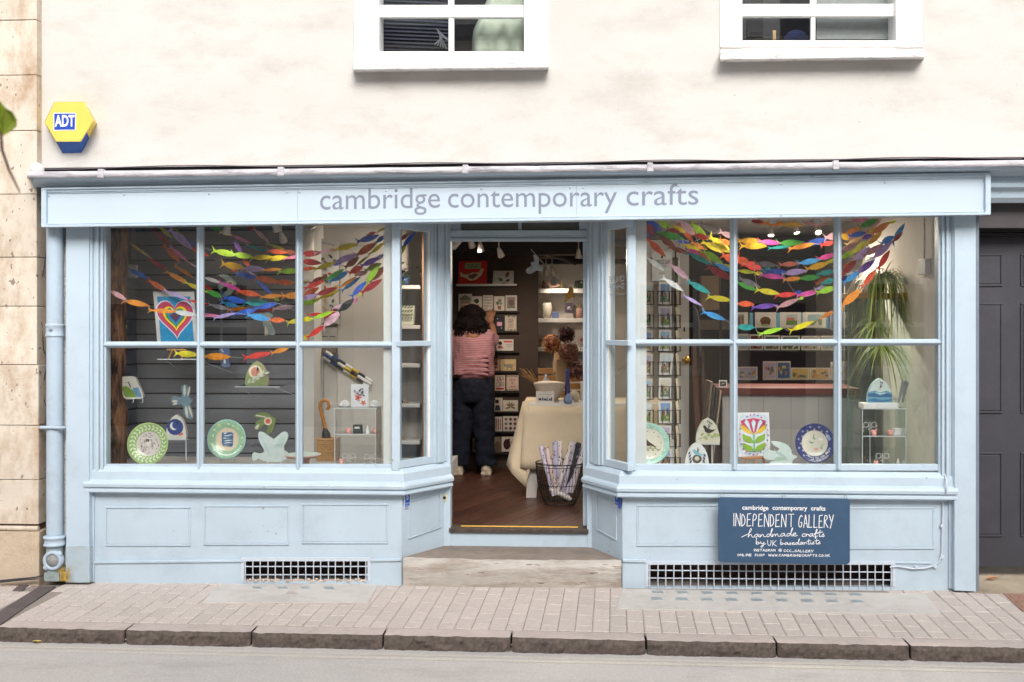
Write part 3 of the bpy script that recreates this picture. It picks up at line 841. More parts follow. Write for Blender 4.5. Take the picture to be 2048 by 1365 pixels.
# moulded sill running round each bay
sz = P(500, 935, 0).z
SP = [(-.03, 0.005), (.012, 0.0), (.042, -.03), (.046, -.085), (.066, -.098), (.073, -.112), (.070, -.132), (.052, -.138), (.062, -.150), (.064, -.166), (.036, -.178), (.0, -.182)]
def xy(p, z): return Vector((p.x, p.y, z))
mb = MB(); mb.sweep([xy(P(176, 935, 0), sz), xy(LA, sz), xy(LB, sz)], SP); mb.build('window_sill', M_BLUE, parent=shop, bevel=.002)
mb = MB(); mb.sweep([xy(RB, sz), xy(RA, sz), xy(P(1908, 935, 0), sz)], SP); mb.build('window_sill', M_BLUE, parent=shop, bevel=.002)

# glazing bars: a moulded section pointing outwards
def bar_v(mb, px, hw, y0, y1, Y=0.0, d=.03):
    sec = [(-hw, .03), (-hw, .004), (-hw * .45, -d * .55), (-hw * .25, -d), (hw * .25, -d), (hw * .45, -d * .55), (hw, .004), (hw, .03)]
    c = P(px, y0, Y); c2 = P(px, y1, Y); k = ppm(Y)
    mb.loft([c + Vector((a_ / k, b_, 0)) for a_, b_ in sec], [Vector((c2.x + a_ / k, c2.y + b_, c2.z)) for a_, b_ in sec])
def bar_h(mb, x0, x1, py0, py1, hw, Y=0.0, d=.026):
    sec = [(-hw, .028), (-hw, .003), (-hw * .4, -d * .6), (-hw * .2, -d), (hw * .2, -d), (hw * .4, -d * .6), (hw, .003), (hw, .028)]
    c, c2, k = P(x0, py0, Y), P(x1, py1, Y), ppm(Y)
    mb.loft([c + Vector((0, b_, -a_ / k)) for a_, b_ in sec], [c2 + Vector((0, b_, -a_ / k)) for a_, b_ in sec])
TOPW = 415
M_INNER = mat('white_inner_post', S(214, 214, 212), .5, .04, 6)
def window(name, gx, tr, mull, side):
    w = thing(name, None, None, P((gx[0] + gx[1]) / 2, 940, 0)); w.parent = shop
    w.location = WL[w] - WL[shop]
    for px in mull:
        mb = MB(); bar_v(mb, px, 7.2, TOPW, 938); mb.build('mullion', M_BLUE, parent=w)
    mb = MB(); bar_h(mb, gx[0] - 6, gx[1] + 5, tr[0], tr[1], 6.5); mb.build('transom_bar', M_BLUE, parent=w)
    mb = MB(); mb.slab([(gx[0] - 4, 929), (gx[1] + 4, 929), (gx[1] + 4, 942), (gx[0] - 4, 942)], -.006, .03); mb.build('bottom_rail', M_WHITE if False else M_BLUE, parent=w, bevel=.003)
    xs = [gx[0]] + [m_ for m_ in mull] + [gx[1]]
    for a_, b_ in zip(xs, xs[1:]):
        for (p, q) in ((TOPW, tr[0]), (tr[0], 938)):
            mb = MB(); mb.rect(a_, p, b_, q, .010, .014); mb.build('pane', M_GLASS, parent=w)
    return w
shop_win = window('bay_window', (210, 784), (690, 690), (399.5, 597.5), 0)
mb = MB(); mb.slab([(783, 420), (800, 420), (800, 942), (783, 942)], -.028, .05); mb.build('corner_post', M_BLUE, parent=shop_win, bevel=.006)
mb = MB(); mb.slab([(767, 420), (784, 420), (784, 930), (767, 930)], .03, .07); mb.build('inner_post', M_INNER, parent=shop_win)
shop_win2 = window('bay_window', (1272, 1880), (686, 685), (1468, 1676), 1)
mb = MB(); mb.slab([(1254, 420), (1272, 420), (1272, 942), (1254, 942)], -.028, .05); mb.build('corner_post', M_BLUE, parent=shop_win2, bevel=.006)
mb = MB(); mb.slab([(1271, 420), (1293, 420), (1293, 932), (1271, 932)], .03, .07); mb.build('inner_post', M_INNER, parent=shop_win2)
# angled side lights
for (A0, N, gx, post, tr, st, wp) in ((LA, LN, (798, 866), (862, 900), 688, 0, shop_win), (RA, RN, (1256, 1209), (1212, 1178), 686, 1, shop_win2)):
    z0, z1 = sz + .003, P(800, 420, 0).z
    def zrect(mb, xa, xb, za, zb_, o, i):
        p, q = RP(xa, 700, A0 + N * o, N), RP(xb, 700, A0 + N * o, N)
        mb.prism([xy(p, za), xy(q, za), xy(q, zb_), xy(p, zb_)], -N * (o + i))
    s_ = -1 if st else 1
    mb = MB(); zrect(mb, post[0], post[1], z0, z1, .012, .06); zrect(mb, post[0] + 8 * s_, post[0] + 11 * s_, z0, z1, .022, 0); zrect(mb, post[0] + 15 * s_, post[0] + 26 * s_, z0, z1, .03, 0); zrect(mb, post[0] + 29 * s_, post[1], z0, z1, .02, 0)
    mb.build('angled_post', M_BLUE, parent=wp, bevel=.003)
    zt = P(800, tr, 0).z
    for za, zc, o_, i_ in ((zt - .018, zt + .018, .018, .02), (z0, z0 + .05, .012, .03), (2.36, z1, .012, .03)):
        mb = MB(); zrect(mb, gx[0], post[0], za, zc, o_, i_); mb.build('angled_rail', M_BLUE, parent=wp, bevel=.004)
    mb = MB(); zrect(mb, post[0] - 5 * s_, post[0] - 1 * s_, z0 + .05, z1, -.0, .02); mb.build('glazing_bead', M_WHITE, parent=wp)
    for za, zc in ((z0, zt), (zt, z1)):
        mb = MB(); zrect(mb, gx[0], post[0], za, zc, -.008, .012); mb.build('pane', M_GLASS, parent=wp)
    if st:
        mb = MB()
        ux = (RA - RB).normalized(); ux.z = 0
        for i, (t_, y_) in enumerate((('ONLINE', 565), ('SHOP', 580), ('cambridgecrafts', 592))):
            p = RP(1217, y_, A0 - N * .006, N); q = RP(1249, y_, A0 - N * .006, N); q.z = p.z
            put_text(mb, t_, p, q, UP, 0, hscale=.055 if i < 2 else .02, mirror=True)
        mb.build('window_lettering', flat((140, 146, 150), .6), parent=wp)

# doorway
df = thing('door_frame', None, None, P(1037, 1093, DEP)); df.parent = shop; df.location = WL[df] - WL[shop]
mb = MB(); mb.rect(884, 420, 901, 1096, DEP - .02, DEP + .09); mb.build('jamb', M_BLUE, parent=df, bevel=.004)
mb = MB(); mb.rect(1174, 420, 1190, 1096, DEP - .02, DEP + .09); mb.build('jamb', M_BLUE, parent=df, bevel=.004)
mb = MB(); mb.rect(901, 461, 1174, 470, DEP - .03, DEP + .06); mb.rect(901, 470.5, 1174, 476, DEP - .012, DEP + .06); mb.rect(901, 476.5, 1174, 482, DEP - .022, DEP + .06)
mb.build('door_head', M_BLUE, parent=df, bevel=.003)
mb = MB(); mb.rect(901, 425, 921, 461, DEP - .01, DEP + .05); mb.rect(1036, 425, 1043, 461, DEP - .01, DEP + .05); mb.rect(1158, 425, 1174, 461, DEP - .01, DEP + .05); mb.build('fanlight_bar', M_BLUE, parent=df, bevel=.003)
mb = MB(); mb.rect(921, 420, 1036, 461, DEP + .01, DEP + .014); mb.rect(1043, 420, 1158, 461, DEP + .01, DEP + .014); mb.build('fanlight_pane', M_GLASS, parent=df)
mb = MB(); mb.rect(905, 415, 1172, 462, DEP + .05, DEP + .07); mb.build('fanlight_board', mat('cream_board', S(150, 146, 136), .7, .05, 3), parent=df)
mb = MB(); mb.rect(899, 1064, 1176, 1097, DEP - .012, DEP + .05); mb.build('door_riser', M_BLUE, parent=df, bevel=.004)
ZF = P(1037, 1057, DEP + .02).z
mb = MB(); a_, b_ = P(898, 1060, DEP - .03), P(1177, 1060, DEP - .03)
mb.box(a_.x, b_.x, DEP - .035, DEP + .10, ZF - .022, ZF + .006); mb.build('threshold', mat('dark_threshold', S(70, 60, 54), .7, .25, 20, .5, 60, stain=S(120, 100, 84), stain_amt=.6, stain_scale=15), parent=df, bevel=.004)
mb = MB(); a_, b_ = P(922, 1060, DEP + .02), P(1156, 1060, DEP + .02); mb.box(a_.x, b_.x, DEP + .022, DEP + .045, ZF + .0065, ZF + .012); mb.build('threshold_strip', mat('yellow_strip', S(226, 176, 70), .45, .06, 12), parent=df, bevel=.002)
for px in (1172,):
    mb = MB(); mb.rect(1166, 470, 1175, 1052, DEP + .07, DEP + .10); mb.build('door_stop', M_BLUE, parent=df, bevel=.003)
# doorstep
st = thing('doorstep', 'worn pale stone doorstep between the two blue bays', 'doorstep', P(1024, 1165, 0))
zt = P(1020, 1119, -.03).z
mb = MB()
f0, f1 = P(806, 1119, -.03), P(1243, 1119, -.03)
n = 90
vs = []
for i in range(n + 1):
    t = i / n; x = f0.x + (f1.x - f0.x) * t
    sag = -.010 * math.sin(math.pi * t) + noise.noise(Vector((x * 6, 0, 2))) * .004
    bx = LB.x - .01 + (RB.x - LB.x + .02) * t
    for (yy, zz, xx) in ((DEP, zt + .002, bx), (.2, zt + sag * .6, x + (bx - x) * .55), (-.002 + noise.noise(Vector((x * 11, 7, 1))) * .012, zt + sag + noise.noise(Vector((x * 15, 2, 1))) * .004, x), (-.026 + noise.noise(Vector((x * 13, 9, 1))) * .010, zt - .016 + sag + noise.noise(Vector((x * 21, 0, 1))) * .008, x), (-.04 + noise.noise(Vector((x * 9, 3, 1))) * .016, zt - .06, x), (-.030 + noise.noise(Vector((x * 12, 5, 1))) * .024, zt - .11, x), (-.02, zt - .2, x)):
        vs.append((xx, yy, zz))
mb.add(vs, [(i*7+j, i*7+j+1, i*7+j+8, i*7+j+7) for i in range(n) for j in range(6)], [1 if j < 2 else 0 for i in range(n) for j in range(6)], True)
mb.build('tread', [M_STEP, M_TREAD], parent=st)

# ventilation grilles
def grille(px0, px1, py0, py1, nv, hy, label, tilt=0):
    g = thing('vent_grille', label, 'grille', P((px0 + px1) / 2, py1, 0), 'basement vents under the shop windows')
    mb = MB(); mb.rect(px0 - 30, py0 - 25, px1 + 30, py1 + 18, .30, .31); mb.build('cavity', mat('cellar_brick', S(104, 84, 76), .95, .4, 6, .4, 30), parent=g)
    for i in range(nv):
        x = px0 + 4 + (px1 - px0 - 8) * i / (nv - 1) + ru(-.8, .8)
        mb = MB(); mb.tube([P(x, py0 - 1, -.004), P(x + ru(-.6, .6), (py0 + py1) / 2, -.006), P(x + ru(-.5, .5), py1 + 6, -.004)], .0042, 6); mb.build('bar', M_BLUE_V, parent=g)
    for y in hy:
        mb = MB(); mb.tube([P(px0 - 3, y, .001), P(px1 + 3, y + tilt, .001)], .0042, 6); mb.build('bar', M_BLUE_V, parent=g)
    mb = MB()
    mb.rect(px0 - 5, py0 - 4, px1 + 5, py0 + 3, -.006, .01); mb.rect(px0 - 5, py0 + 3.2, px0 + 1, py1, -.005, .01); mb.rect(px1 - 1, py0 + 3.2, px1 + 5, py1, -.005, .01)
    mb.build('frame', M_BLUE_V, parent=g)
    return g
M_BLUE_V = mat('vent_paint', S(196, 204, 214), .5, .05, 30, .3, 90)
g1_ = grille(487, 736, 1120, 1162, 17, (1133.5, 1150), 'white barred basement vent low in the left bay')
mb = MB()
for i in range(46):
    x = 490 + i * 5.3
    mb.ell(P(x, 1161 + ru(-2, 2), ru(-.004, .01)), (ru(.008, .015), .008, ru(.006, .012)), 6, 4)
mb.build('crumbling_sill', mat('crumbled_brick', S(204, 180, 160), .95, .35, 60, .5, 90), parent=g1_, kind='stuff')
grille(1296, 1786, 1127, 1174, 31, (1141, 1156.5), 'long white barred basement vent low in the right bay', 4)

# fascia sign
fs_ = thing('fascia_sign', 'long pale blue fascia board lettered cambridge contemporary crafts', 'shop sign', P(1030, 450, -.15))
FY = -.17
ot, ob = (lambda x: 376 - 31 * (x - 82) / 1900), (lambda x: 455 - 25 * (x - 82) / 1900)
mb = MB(); mb.slab([(88, ot(88) + 5), (1976, ot(1976) + 5), (1976, ob(1976) - 5), (88, ob(88) - 5)], FY, 0.0); mb.build('board', M_BOARD, parent=fs_)
def strip(name, o0, o1, top, y):
    mb = MB()
    f = ot if top else ob
    mb.slab([(82, f(82) + o0), (1982, f(1982) + o0), (1982, f(1982) + o1), (82, f(82) + o1)], y, FY + .01)
    mb.build(name, M_BLUE, parent=fs_, bevel=.003)
strip('frame_rail', 0, 4, 1, FY - .026); strip('frame_rail', 4.3, 9, 1, FY - .014); strip('frame_rail', 9.3, 12, 1, FY - .007)
strip('frame_rail', -5, 0, 0, FY - .026); strip('frame_rail', -9, -5.3, 0, FY - .012)
for (u, v) in ((82, 92), (1971, 1982)):
    mb = MB(); mb.slab([(u, ot(u) + .5), (v, ot(v) + .5), (v, ob(v) - .5), (u, ob(u) - .5)], FY - .024, FY + .01); mb.build('frame_end', M_BLUE, parent=fs_, bevel=.003)
for px in (97, 248, 418, 574, 599, 773, 963, 1140, 1166, 1357, 1562, 1770, 1968):
    mb = MB(); mb.ell(P(px, ot(px) + 17, FY), (.0085, .006, .0085), 10, 6); mb.build('screw_cap', M_BLUE, parent=fs_)
mb = MB()
for px in (595, 1153):
    mb.slab([(px - .4, ot(px) + 12.5), (px + .4, ot(px) + 12.5), (px + .4, ob(px) - 9.5), (px - .4, ob(px) - 9.5)], FY - .0006, FY)
mb.build('board_seam', mat('seam', S(140, 160, 172), .6, .05, 9), parent=fs_)
for word, x0, x1, y0, y1 in (('cambridge', 640, 880, 419.5, 415.7), ('contemporary', 896, 1234, 415.7, 412.6), ('crafts', 1253, 1397, 411.6, 409.4)):
    mb = MB(); put_text(mb, word, P(x0, y0, FY - .0015), P(x1, y1, FY - .0015), UP, hscale=.198, bold=.0)
    mb.build('lettering', M_LETTER, parent=fs_)
mb = MB(); mb.slab([(86, 452), (1980, 427), (1980, 424), (86, 449)], FY + .02, .05); mb.build('soffit', M_BLUE, parent=fs_)

# burglar alarm
ab = thing('alarm_box', 'yellow and blue hexagonal burglar alarm box high on the cream wall', 'alarm box', P(142, 300, 0))
hf = [P(*q, -.11) for q in ((109, 204), (169, 204), (186, 243), (161, 284), (112, 284), (89, 245))]
hb = [P(*q, 0) for q in ((110, 210), (172, 210), (194, 247), (163, 306), (125, 307), (92, 248))]
M_YEL, M_ABL = mat('alarm_yellow', S(226, 196, 92), .4, .05, 6), mat('alarm_blue', S(30, 84, 158), .4, .15, 10)
mid = lambda a_, b_, t: a_ + (b_ - a_) * t
mb = MB(); rf = [v + Vector((0, .012, 0)) for v in hf]
mb.loft(hf, rf)
q2, r2 = mid(hf[2], hf[3], .5), mid(hb[2], hb[3], .5); q5, r5 = mid(hf[5], hf[4], .5), mid(hb[5], hb[4], .5)
mb.add([hf[0], hf[1], hf[2], q2, q5, hf[5], hb[0], hb[1], hb[2], r2, r5, hb[5]], [(0,1,7,6),(1,2,8,7),(2,3,9,8),(5,0,6,11),(4,5,11,10)])
mb.build('cover', M_YEL, parent=ab, bevel=.004)
mb = MB(); mb.add([q2, hf[3], hf[4], q5, r2, hb[3], hb[4], r5], [(0,1,5,4),(1,2,6,5),(2,3,7,6)]); mb.build('strobe_base', M_ABL, parent=ab)
mb = MB(); mb.slab([(107, 226), (152, 226), (151, 261), (107, 262)], -.112, -.105, 0); mb.build('badge_border', M_CHALK, parent=ab)
mb = MB(); mb.slab([(108.5, 227.5), (150.5, 227.5), (149.5, 259.5), (108.5, 260)], -.1135, -.1125); bd = mb.build('badge', mat('badge_blue', S(36, 72, 170), .4, .04, 5), parent=ab)
mb = MB(); put_text(mb, 'ADT', P(109.5, 253, -.1146), P(149, 252.5, -.1146), UP, hscale=.105, bold=.03)
mb.build('lettering', M_CHALK, parent=bd)

# downpipe
dp = thing('downpipe', 'pale blue cast iron downpipe between the stone wall and the shop', 'drainpipe', P(108, 1155, -.04))
PY = -.045
k = ppm(PY)
def pv(py): return P(110, py, PY)
mb = MB(); mb.tube([pv(430), pv(1075)], 16.5 / k, 20); mb.build('pipe', M_BLUE_PIPE, parent=dp)
mb = MB()
mb.lathe([(17.2/k, 0), (18.6/k, .004), (18.6/k, .012), (17.6/k, .018), (17.6/k, .068), (18.6/k, .074), (18.6/k, .082), (17/k, .088)], pv(674), 20)
for s_ in (-1, 1): mb.ell(pv(660) + Vector((0, -17.5/k, 0)), (.014, .005, .014), 10, 6)
mb.build('collar', M_BLUE_PIPE, parent=dp)
mb = MB(); mb.tube([P(80, 856, -.02), P(84, 856, PY - 17/k), P(126, 856, PY - 17.4/k), P(133, 856, -.02)], .012, 6); mb.build('bracket', M_BLUE_PIPE, parent=dp)
mb = MB(); mb.lathe([(17/k, 0), (22/k, .005), (22.5/k, .016), (20.5/k, .02), (20.5/k, .05), (22.5/k, .056), (22.5/k, .068), (17/k, .074)], pv(1092), 20); mb.build('socket', M_BLUE_PIPE, parent=dp)
mb = MB(); mb.tube([pv(1090), pv(1150)], 17 / k, 20); mb.rect(88, 1146, 118, 1163, PY - .05, PY + .05); mb.build('shoe', mat('grubby_pipe', S(150, 164, 164), .7, .12, 9, .4, 60, stain=S(110, 112, 100), stain_amt=.6, stain_scale=8), parent=dp)
fr = (Vector((1, 0, 0)), Vector((0, 0, 1)), Vector((0, -1, 0)))
mb = MB(); c = P(105, 1122, PY - 18/k)
mb.lathe([(20/k, -.03), (20/k, .004), (18/k, .010), (14/k, .010), (13/k, .004), (13/k, -.004)], c, 24, 0, fr)
for s_ in (-1, 1): mb.ell(c + Vector((s_ * 14/k, 0, s_ * 14/k)), (.02, .012, .02), 8, 6)
ac = mb.build('access_ring', M_BLUE_PIPE, parent=dp)
mb = MB(); mb.lathe([(0, .002), (13/k, .002), (13/k, -.02)], c, 20, 0, fr); mb.build('access_plug', mat('plug_grit', S(150, 150, 148), .9, .2, 60, .7, 90), parent=ac)
# wires on the wall beside it
mb = MB(); mb.tube([P(*q, .01) for q in ((92, 505), (88, 540), (78, 580), (77, 620), (84, 660), (87, 700), (92, 712), (93, 735), (86, 770), (88, 800), (93, 815), (91, 850))], .0035, 6)
mb.build('wall_wire', flat((70, 66, 66), .6), label='thin dark wire hanging loosely beside the downpipe', cat='wire')
mb = MB(); mb.tube([P(*q, -.12) for q in ((-60, 1166), (0, 1162), (40, 1158), (72, 1155), (85, 1152))], .006, 6); mb.tube([P(*q, -.125) for q in ((-60, 1171), (0, 1165), (50, 1160), (78, 1158))], .005, 6)
mb.build('ground_cable', flat((66, 62, 66), .6), label='dark cables along the foot of the stone wall', cat='cable')
# dry weeds at the foot of the pipe
mb = MB()
for i in range(70):
    p = P(ru(114, 136), 1163, ru(-.09, -.065)); h = ru(.03, .13); dx, dy_ = ru(-.05, .05), ru(-.04, .01)
    w = Vector((.002, 0, 0)); q = p + Vector((dx * .5, dy_ * .5, h * .7)); r = p + Vector((dx * 1.3, dy_, h))
    mb.add([p - w, p + w, q + w, q - w, r], [(0, 1, 2, 3), (3, 2, 4)])
mb.build('dry_weeds', mat('straw', S(206, 176, 96), .9, .3, 40), label='tuft of dry straw coloured weeds at the foot of the downpipe', cat='weeds')

# sign board on the right bay
sg = thing('hanging_sign', 'navy blue hand lettered sign reading independent gallery under the right window', 'sign', P(1568, 1128, -.11))
SY = -.125
mb = MB()
cor = [(1437, 997), (1441, 995), (1696, 998), (1700, 1001), (1700, 1125), (1694, 1130), (1441, 1125), (1437, 1122)]
mb.slab(cor, SY, SY + .012); mb.build('board', M_SIGN, parent=sg, bevel=.002)
ty = SY - .0012
mb = MB()
for word, x0, x1, y0, y1 in (('cambridge', 1484.5, 1537, 1019.5, 1020.5), ('contemporary', 1545, 1614.5, 1020, 1021), ('crafts', 1622, 1651, 1021, 1021.6)):
    put_text(mb, word, P(x0, y0, ty), P(x1, y1, ty), UP, hscale=.040, bold=.02)
mb.build('printed_name', M_CHALK, parent=sg)
mb = MB(); k = ppm(SY)
put_strokes(mb, 'INDEPENDEN', P(1466, 1052.5, ty), P(1572.5, 1054, ty), 25/k, 1.5/k, UP, jit=.02); mb.build('headline', M_CHALK, parent=sg); mb = MB(); put_strokes(mb, 'T', P(1577, 1054, ty), P(1589, 1054, ty), 25/k, 1.5/k, UP)
put_strokes(mb, 'GALLERY', P(1597, 1055, ty), P(1667, 1056, ty), 25/k, 1.5/k, UP, jit=.02)
mb.build('headline', M_CHALK, parent=sg)
mb = MB()
put_strokes(mb, 'handmade', P(1495, 1076, ty), P(1592, 1073, ty), 13/k, 1.3/k, UP, curvy=True); put_strokes(mb, 'crafts', P(1603, 1074, ty), P(1648, 1074, ty), 12/k, 1.3/k, UP, curvy=True)
put_strokes(mb, 'by', P(1511, 1089, ty), P(1529, 1089, ty), 10.5/k, 1.3/k, UP, curvy=True); put_strokes(mb, 'UK', P(1535, 1092, ty), P(1554, 1093, ty), 11/k, 1.2/k, UP)
put_strokes(mb, 'based', P(1560, 1090, ty), P(1597, 1090, ty), 9/k, 1.2/k, UP, curvy=True); put_strokes(mb, 'artists', P(1599, 1090, ty), P(1640, 1088.5, ty), 9.5/k, 1.2/k, UP, curvy=True)
mb.build('script_lettering', M_CHALK, parent=sg)
mb = MB()
put_strokes(mb, 'INSTAGRAM', P(1507.5, 1103, ty), P(1551.5, 1103.5, ty), 4.4/k, 1.0/k, UP, jit=.08); put_strokes(mb, '@', P(1557, 1103.6, ty), P(1564, 1103.6, ty), 5.5/k, .9/k, UP)
put_strokes(mb, 'CCC_GALLERY', P(1567.5, 1104, ty), P(1627, 1105, ty), 4.4/k, 1.0/k, UP, jit=.08)
put_strokes(mb, 'ONLINE', P(1475, 1112.3, ty), P(1503.5, 1112.6, ty), 4.2/k, 1.0/k, UP, jit=.08); put_strokes(mb, 'SHOP', P(1509.5, 1112.6, ty), P(1530, 1113, ty), 4.2/k, 1.0/k, UP, jit=.08)
put_strokes(mb, 'WWW.CAMBRIDGECRAFTS.CO.UK', P(1537, 1113, ty), P(1660, 1113.8, ty), 4.2/k, 1.0/k, UP, jit=.08)
mb.build('small_print', M_CHALK, parent=sg)
for px, py in ((1443, 991), (1567.5, 993), (1691, 994)):
    mb = MB(); c = P(px, py, SY + .005); mb.tube([c + Vector((math.cos(t) * .009, 0, math.sin(t) * .011)) for t in [i * math.pi / 6 for i in range(13)]], .0022, 6)
    mb.tube([c + Vector((0, 0, .008)), c + Vector((0, .035, .012))], .0025, 6); mb.build('eyelet', M_STEEL, parent=sg)

# small fixtures by the door
for (A0, N, pix, txt, lab) in ((LA, LN, [(809, 983), (821, 980), (821, 1014), (809, 1018)], ((811, 1009), (820, 1006.5)), 'blue disabled access sticker on the left doorway panel'),
                               (RA, RN, [(1229, 982), (1238, 982), (1238, 1014), (1229, 1011)], ((1230, 1006), (1237, 1008)), 'blue disabled access sticker on the right doorway panel')):
    mb = MB(); mb.slabp(pix, A0, N, .012, -.0095, 0)
    cx = sum(q[0] for q in pix) / 4; cy = sum(q[1] for q in pix) / 4 - 5
    inn = [(cx + (q[0] - cx) * .84, (cy + 5) + (q[1] - cy - 5) * .92) for q in pix]
    mb.slabp(inn, A0, N, .0126, -.0122, 1)
    q = RP(cx, cy, A0 + N * .0132, N); ux = N.cross(UP).normalized(); ux = ux if ux.x > 0 else -ux
    put = lambda a_, b_: q + ux * (a_ * .0065) + UP * (b_ * .02)
    for (a_, b_, w) in (((-.2, 1.1), (-.1, .9), .008), ((-.15, .9), (0, .1), .007), ((0, .1), (.8, .1), .006), ((.8, .1), (1.2, -.7), .006), ((-.3, .4), (-1.1, -.3), .005), ((-1.1, -.3), (-.6, -1), .005), ((-.6, -1), (.5, -1), .005), ((.5, -1), (.9, -.3), .005)):
        u, v = put(*a_), put(*b_); d = (v - u).normalized(); sd = d.cross(N) * w * .4
        mb.add([u - sd, u + sd, v + sd, v - sd], [(0, 1, 2, 3)], 2)
    u, v = RP(*txt[0], A0 + N * .0132, N), RP(*txt[1], A0 + N * .0132, N); v.z = u.z
    put_text(mb, 'Ring bell for', u, v, UP, 2, hscale=.014); put_text(mb, 'assistance', u - UP * .016, v - UP * .016, UP, 2, hscale=.014)
    mb.build('access_sticker', [M_CHALK, mat('sticker_blue', S(40, 96, 178), .4, .05, 9), M_CHALK], label=lab, cat='sticker', recalc=False)
mb = MB(); mb.rect(1237, 986, 1242, 1018, -.02, .03); mb.build('call_box', mat('blue_plastic', S(44, 66, 140), .4, .08, 9), label='slim dark blue call box on the right bay corner', cat='call box', bevel=.004)
db = thing('door_bell', 'small brass doorbell on the left door jamb', 'doorbell', P(889, 1003, DEP - .03))
mb = MB(); mb.slab([(886, 989), (892, 989), (894, 992), (894, 1000), (892, 1003), (886, 1003), (884.5, 1000), (884.5, 992)], DEP - .028, DEP - .018); mb.build('plate', mat('aged_ivory', S(214, 200, 160), .4, .1, 20), parent=db, bevel=.002)
mb = MB(); mb.ell(P(889, 996, DEP - .03), (.011, .008, .011), 12, 8); mb.build('button', M_BLACKW, parent=db)
# cable down the right bay
cb = thing('painted_cable', 'pale blue painted cable clipped down the right end of the bay', 'cable', P(1880, 1135, -.03))
pth = [(1889, 948, -.02), (1893, 962, -.075), (1893, 985, -.085), (1889, 993, -.03), (1886, 1001, -.012), (1885, 1050, -.012), (1884, 1105, -.012), (1880, 1122, -.014), (1868, 1132, -.014), (1850, 1137, -.014), (1825, 1138, -.014), (1796, 1133, -.014), (1780, 1135, -.014)]
pp = [P(*q) for q in pth]
mb = MB(); mb.tube(pp, .0055, 8); mb.build('wire', M_BLUE_V, parent=cb)
for px, py in ((1886, 1002), (1884.5, 1053), (1885, 1115), (1871, 1134), (1833, 1136)):
    mb = MB(); mb.rect(px - 3, py - 3, px + 3, py + 3, -.02, 0); mb.build('clip', M_BLUE_V, parent=cb, bevel=.002)

# twig of a street tree close to the camera
tw = thing('tree_twig', 'blurred green leaf and twig of a tree at the left edge', 'twig', P(6, 300, -CD + 1.6))
TY = -CD + 1.6
mb = MB(); n = 14
outl = [(-8, 196), (2, 205), (10, 216), (24, 224), (33, 238), (33, 252), (22, 262), (6, 272), (-10, 262)]
mb.prism([P(x, y, TY + .006 * math.sin(x)) for x, y in outl], (0, .0012, 0)); mb.build('leaf', mat('leaf_green', S(158, 178, 62), .5, .15, 30), parent=tw)
mb = MB(); mb.tube([P(*q, TY) for q in ((-30, 235), (2, 268), (4, 300), (18, 340), (40, 386))], [.003, .0026, .0024, .0022, .0012], 6); mb.build('stem', mat('twig_bark', S(120, 92, 84), .8, .2, 40), parent=tw)

# the terrace across the street, seen only as a reflection in the glass
OY = -10.2
M_OB = mat('opposite_render', S(214, 206, 194), .9, .06, 2, .3, 40, stain=S(180, 168, 152), stain_amt=.5, stain_scale=2)
op = thing('opposite_terrace', 'pale rendered terrace across the street, reflected in the shop glass', 'building', (0, OY, 0))
mb = MB(); mb.box(-16, 16, OY - 1, OY, -.3, 6.6); mb.build('wall', M_OB, parent=op)
mb = MB(); mb.box(-16.2, 16.2, OY - 1, OY + .25, 6.6, 6.8); mb.add([(-16.2, OY + .25, 6.8), (16.2, OY + .25, 6.8), (16.2, OY - 3, 8.4), (-16.2, OY - 3, 8.4)], [(0, 1, 2, 3)]); mb.build('roof', mat('slate', S(84, 84, 92), .7, .15, 9), parent=op)
for i in range(8):
    x = -13.5 + 3.8 * i
    for z0, z1 in ((1.0, 2.5), (3.9, 5.4)):
        mb = MB(); mb.box(x - .5, x + .5, OY, OY + .03, z0, z1); mb.box(x - .6, x + .6, OY, OY + .08, z0 - .1, z0 - .001); wd = mb.build('window', M_WHITE, parent=op)
        mb = MB()
        for u in (0, 1):
            for v in (0, 1): mb.box(x - .44 + .46 * u, x - .02 + .46 * u, OY + .031, OY + .036, z0 + .06 + .72 * v, z0 + .70 + .72 * v)
        mb.build('pane', mat('dark_pane', S(46, 50, 56), .1, .1, 3), parent=wd)
    mb = MB(); mb.box(x + 1.4, x + 2.3, OY, OY + .05, 0, 2.1); mb.build('door', flat(((90, 40, 40), (40, 60, 90), (50, 70, 60))[i % 3], .5), parent=op)
# ================================================================== inside the shop: the room
XI0, XI1 = P(203, 600, .1).x - .13, P(1886, 600, .1).x
ZC = 2.62
RY = 4.3
M_PLASTER = mat('warm_white_plaster', S(206, 198, 190), .85, .04, 3)
M_GREYBOARD = mat('charcoal_board', S(104, 105, 111), .75, .10, 7, .3, 50, stretch=(.4, 1, 3), rand=.06)
M_BROWNWALL = mat('dark_brown_wall', S(70, 58, 52), .8, .12, 5)
M_FLOORB = mat('dark_floorboard', S(78, 50, 38), .38, .25, 14, .3, 60, spec=.45, stretch=(3, .5, 1), stain=S(52, 32, 26), stain_amt=.7, stain_scale=6, rand=.18)
M_TIMBER = mat('old_timber', S(128, 90, 64), .9, .5, 16, 1.0, 40, stretch=(2.2, 2, .5), stain=S(40, 26, 20), stain_amt=.95, stain_scale=9, stain_lo=.46, stain_hi=.6)
M_SHELFW = mat('white_shelf', S(216, 212, 206), .6, .03, 5)
M_BASE = mat('pale_display_base', S(178, 172, 166), .7, .05, 6)
fl_ = MB(); fl_.box(XI0, XI1, DEP + .1, RY, ZF - .06, ZF - .012)
floor = fl_.build('shop_floor', M_DARK, kind='structure')
rot = Matrix.Rotation(math.radians(-24), 4, 'Z')
fx, fy = P(1037, 1057, DEP).x, DEP + .1
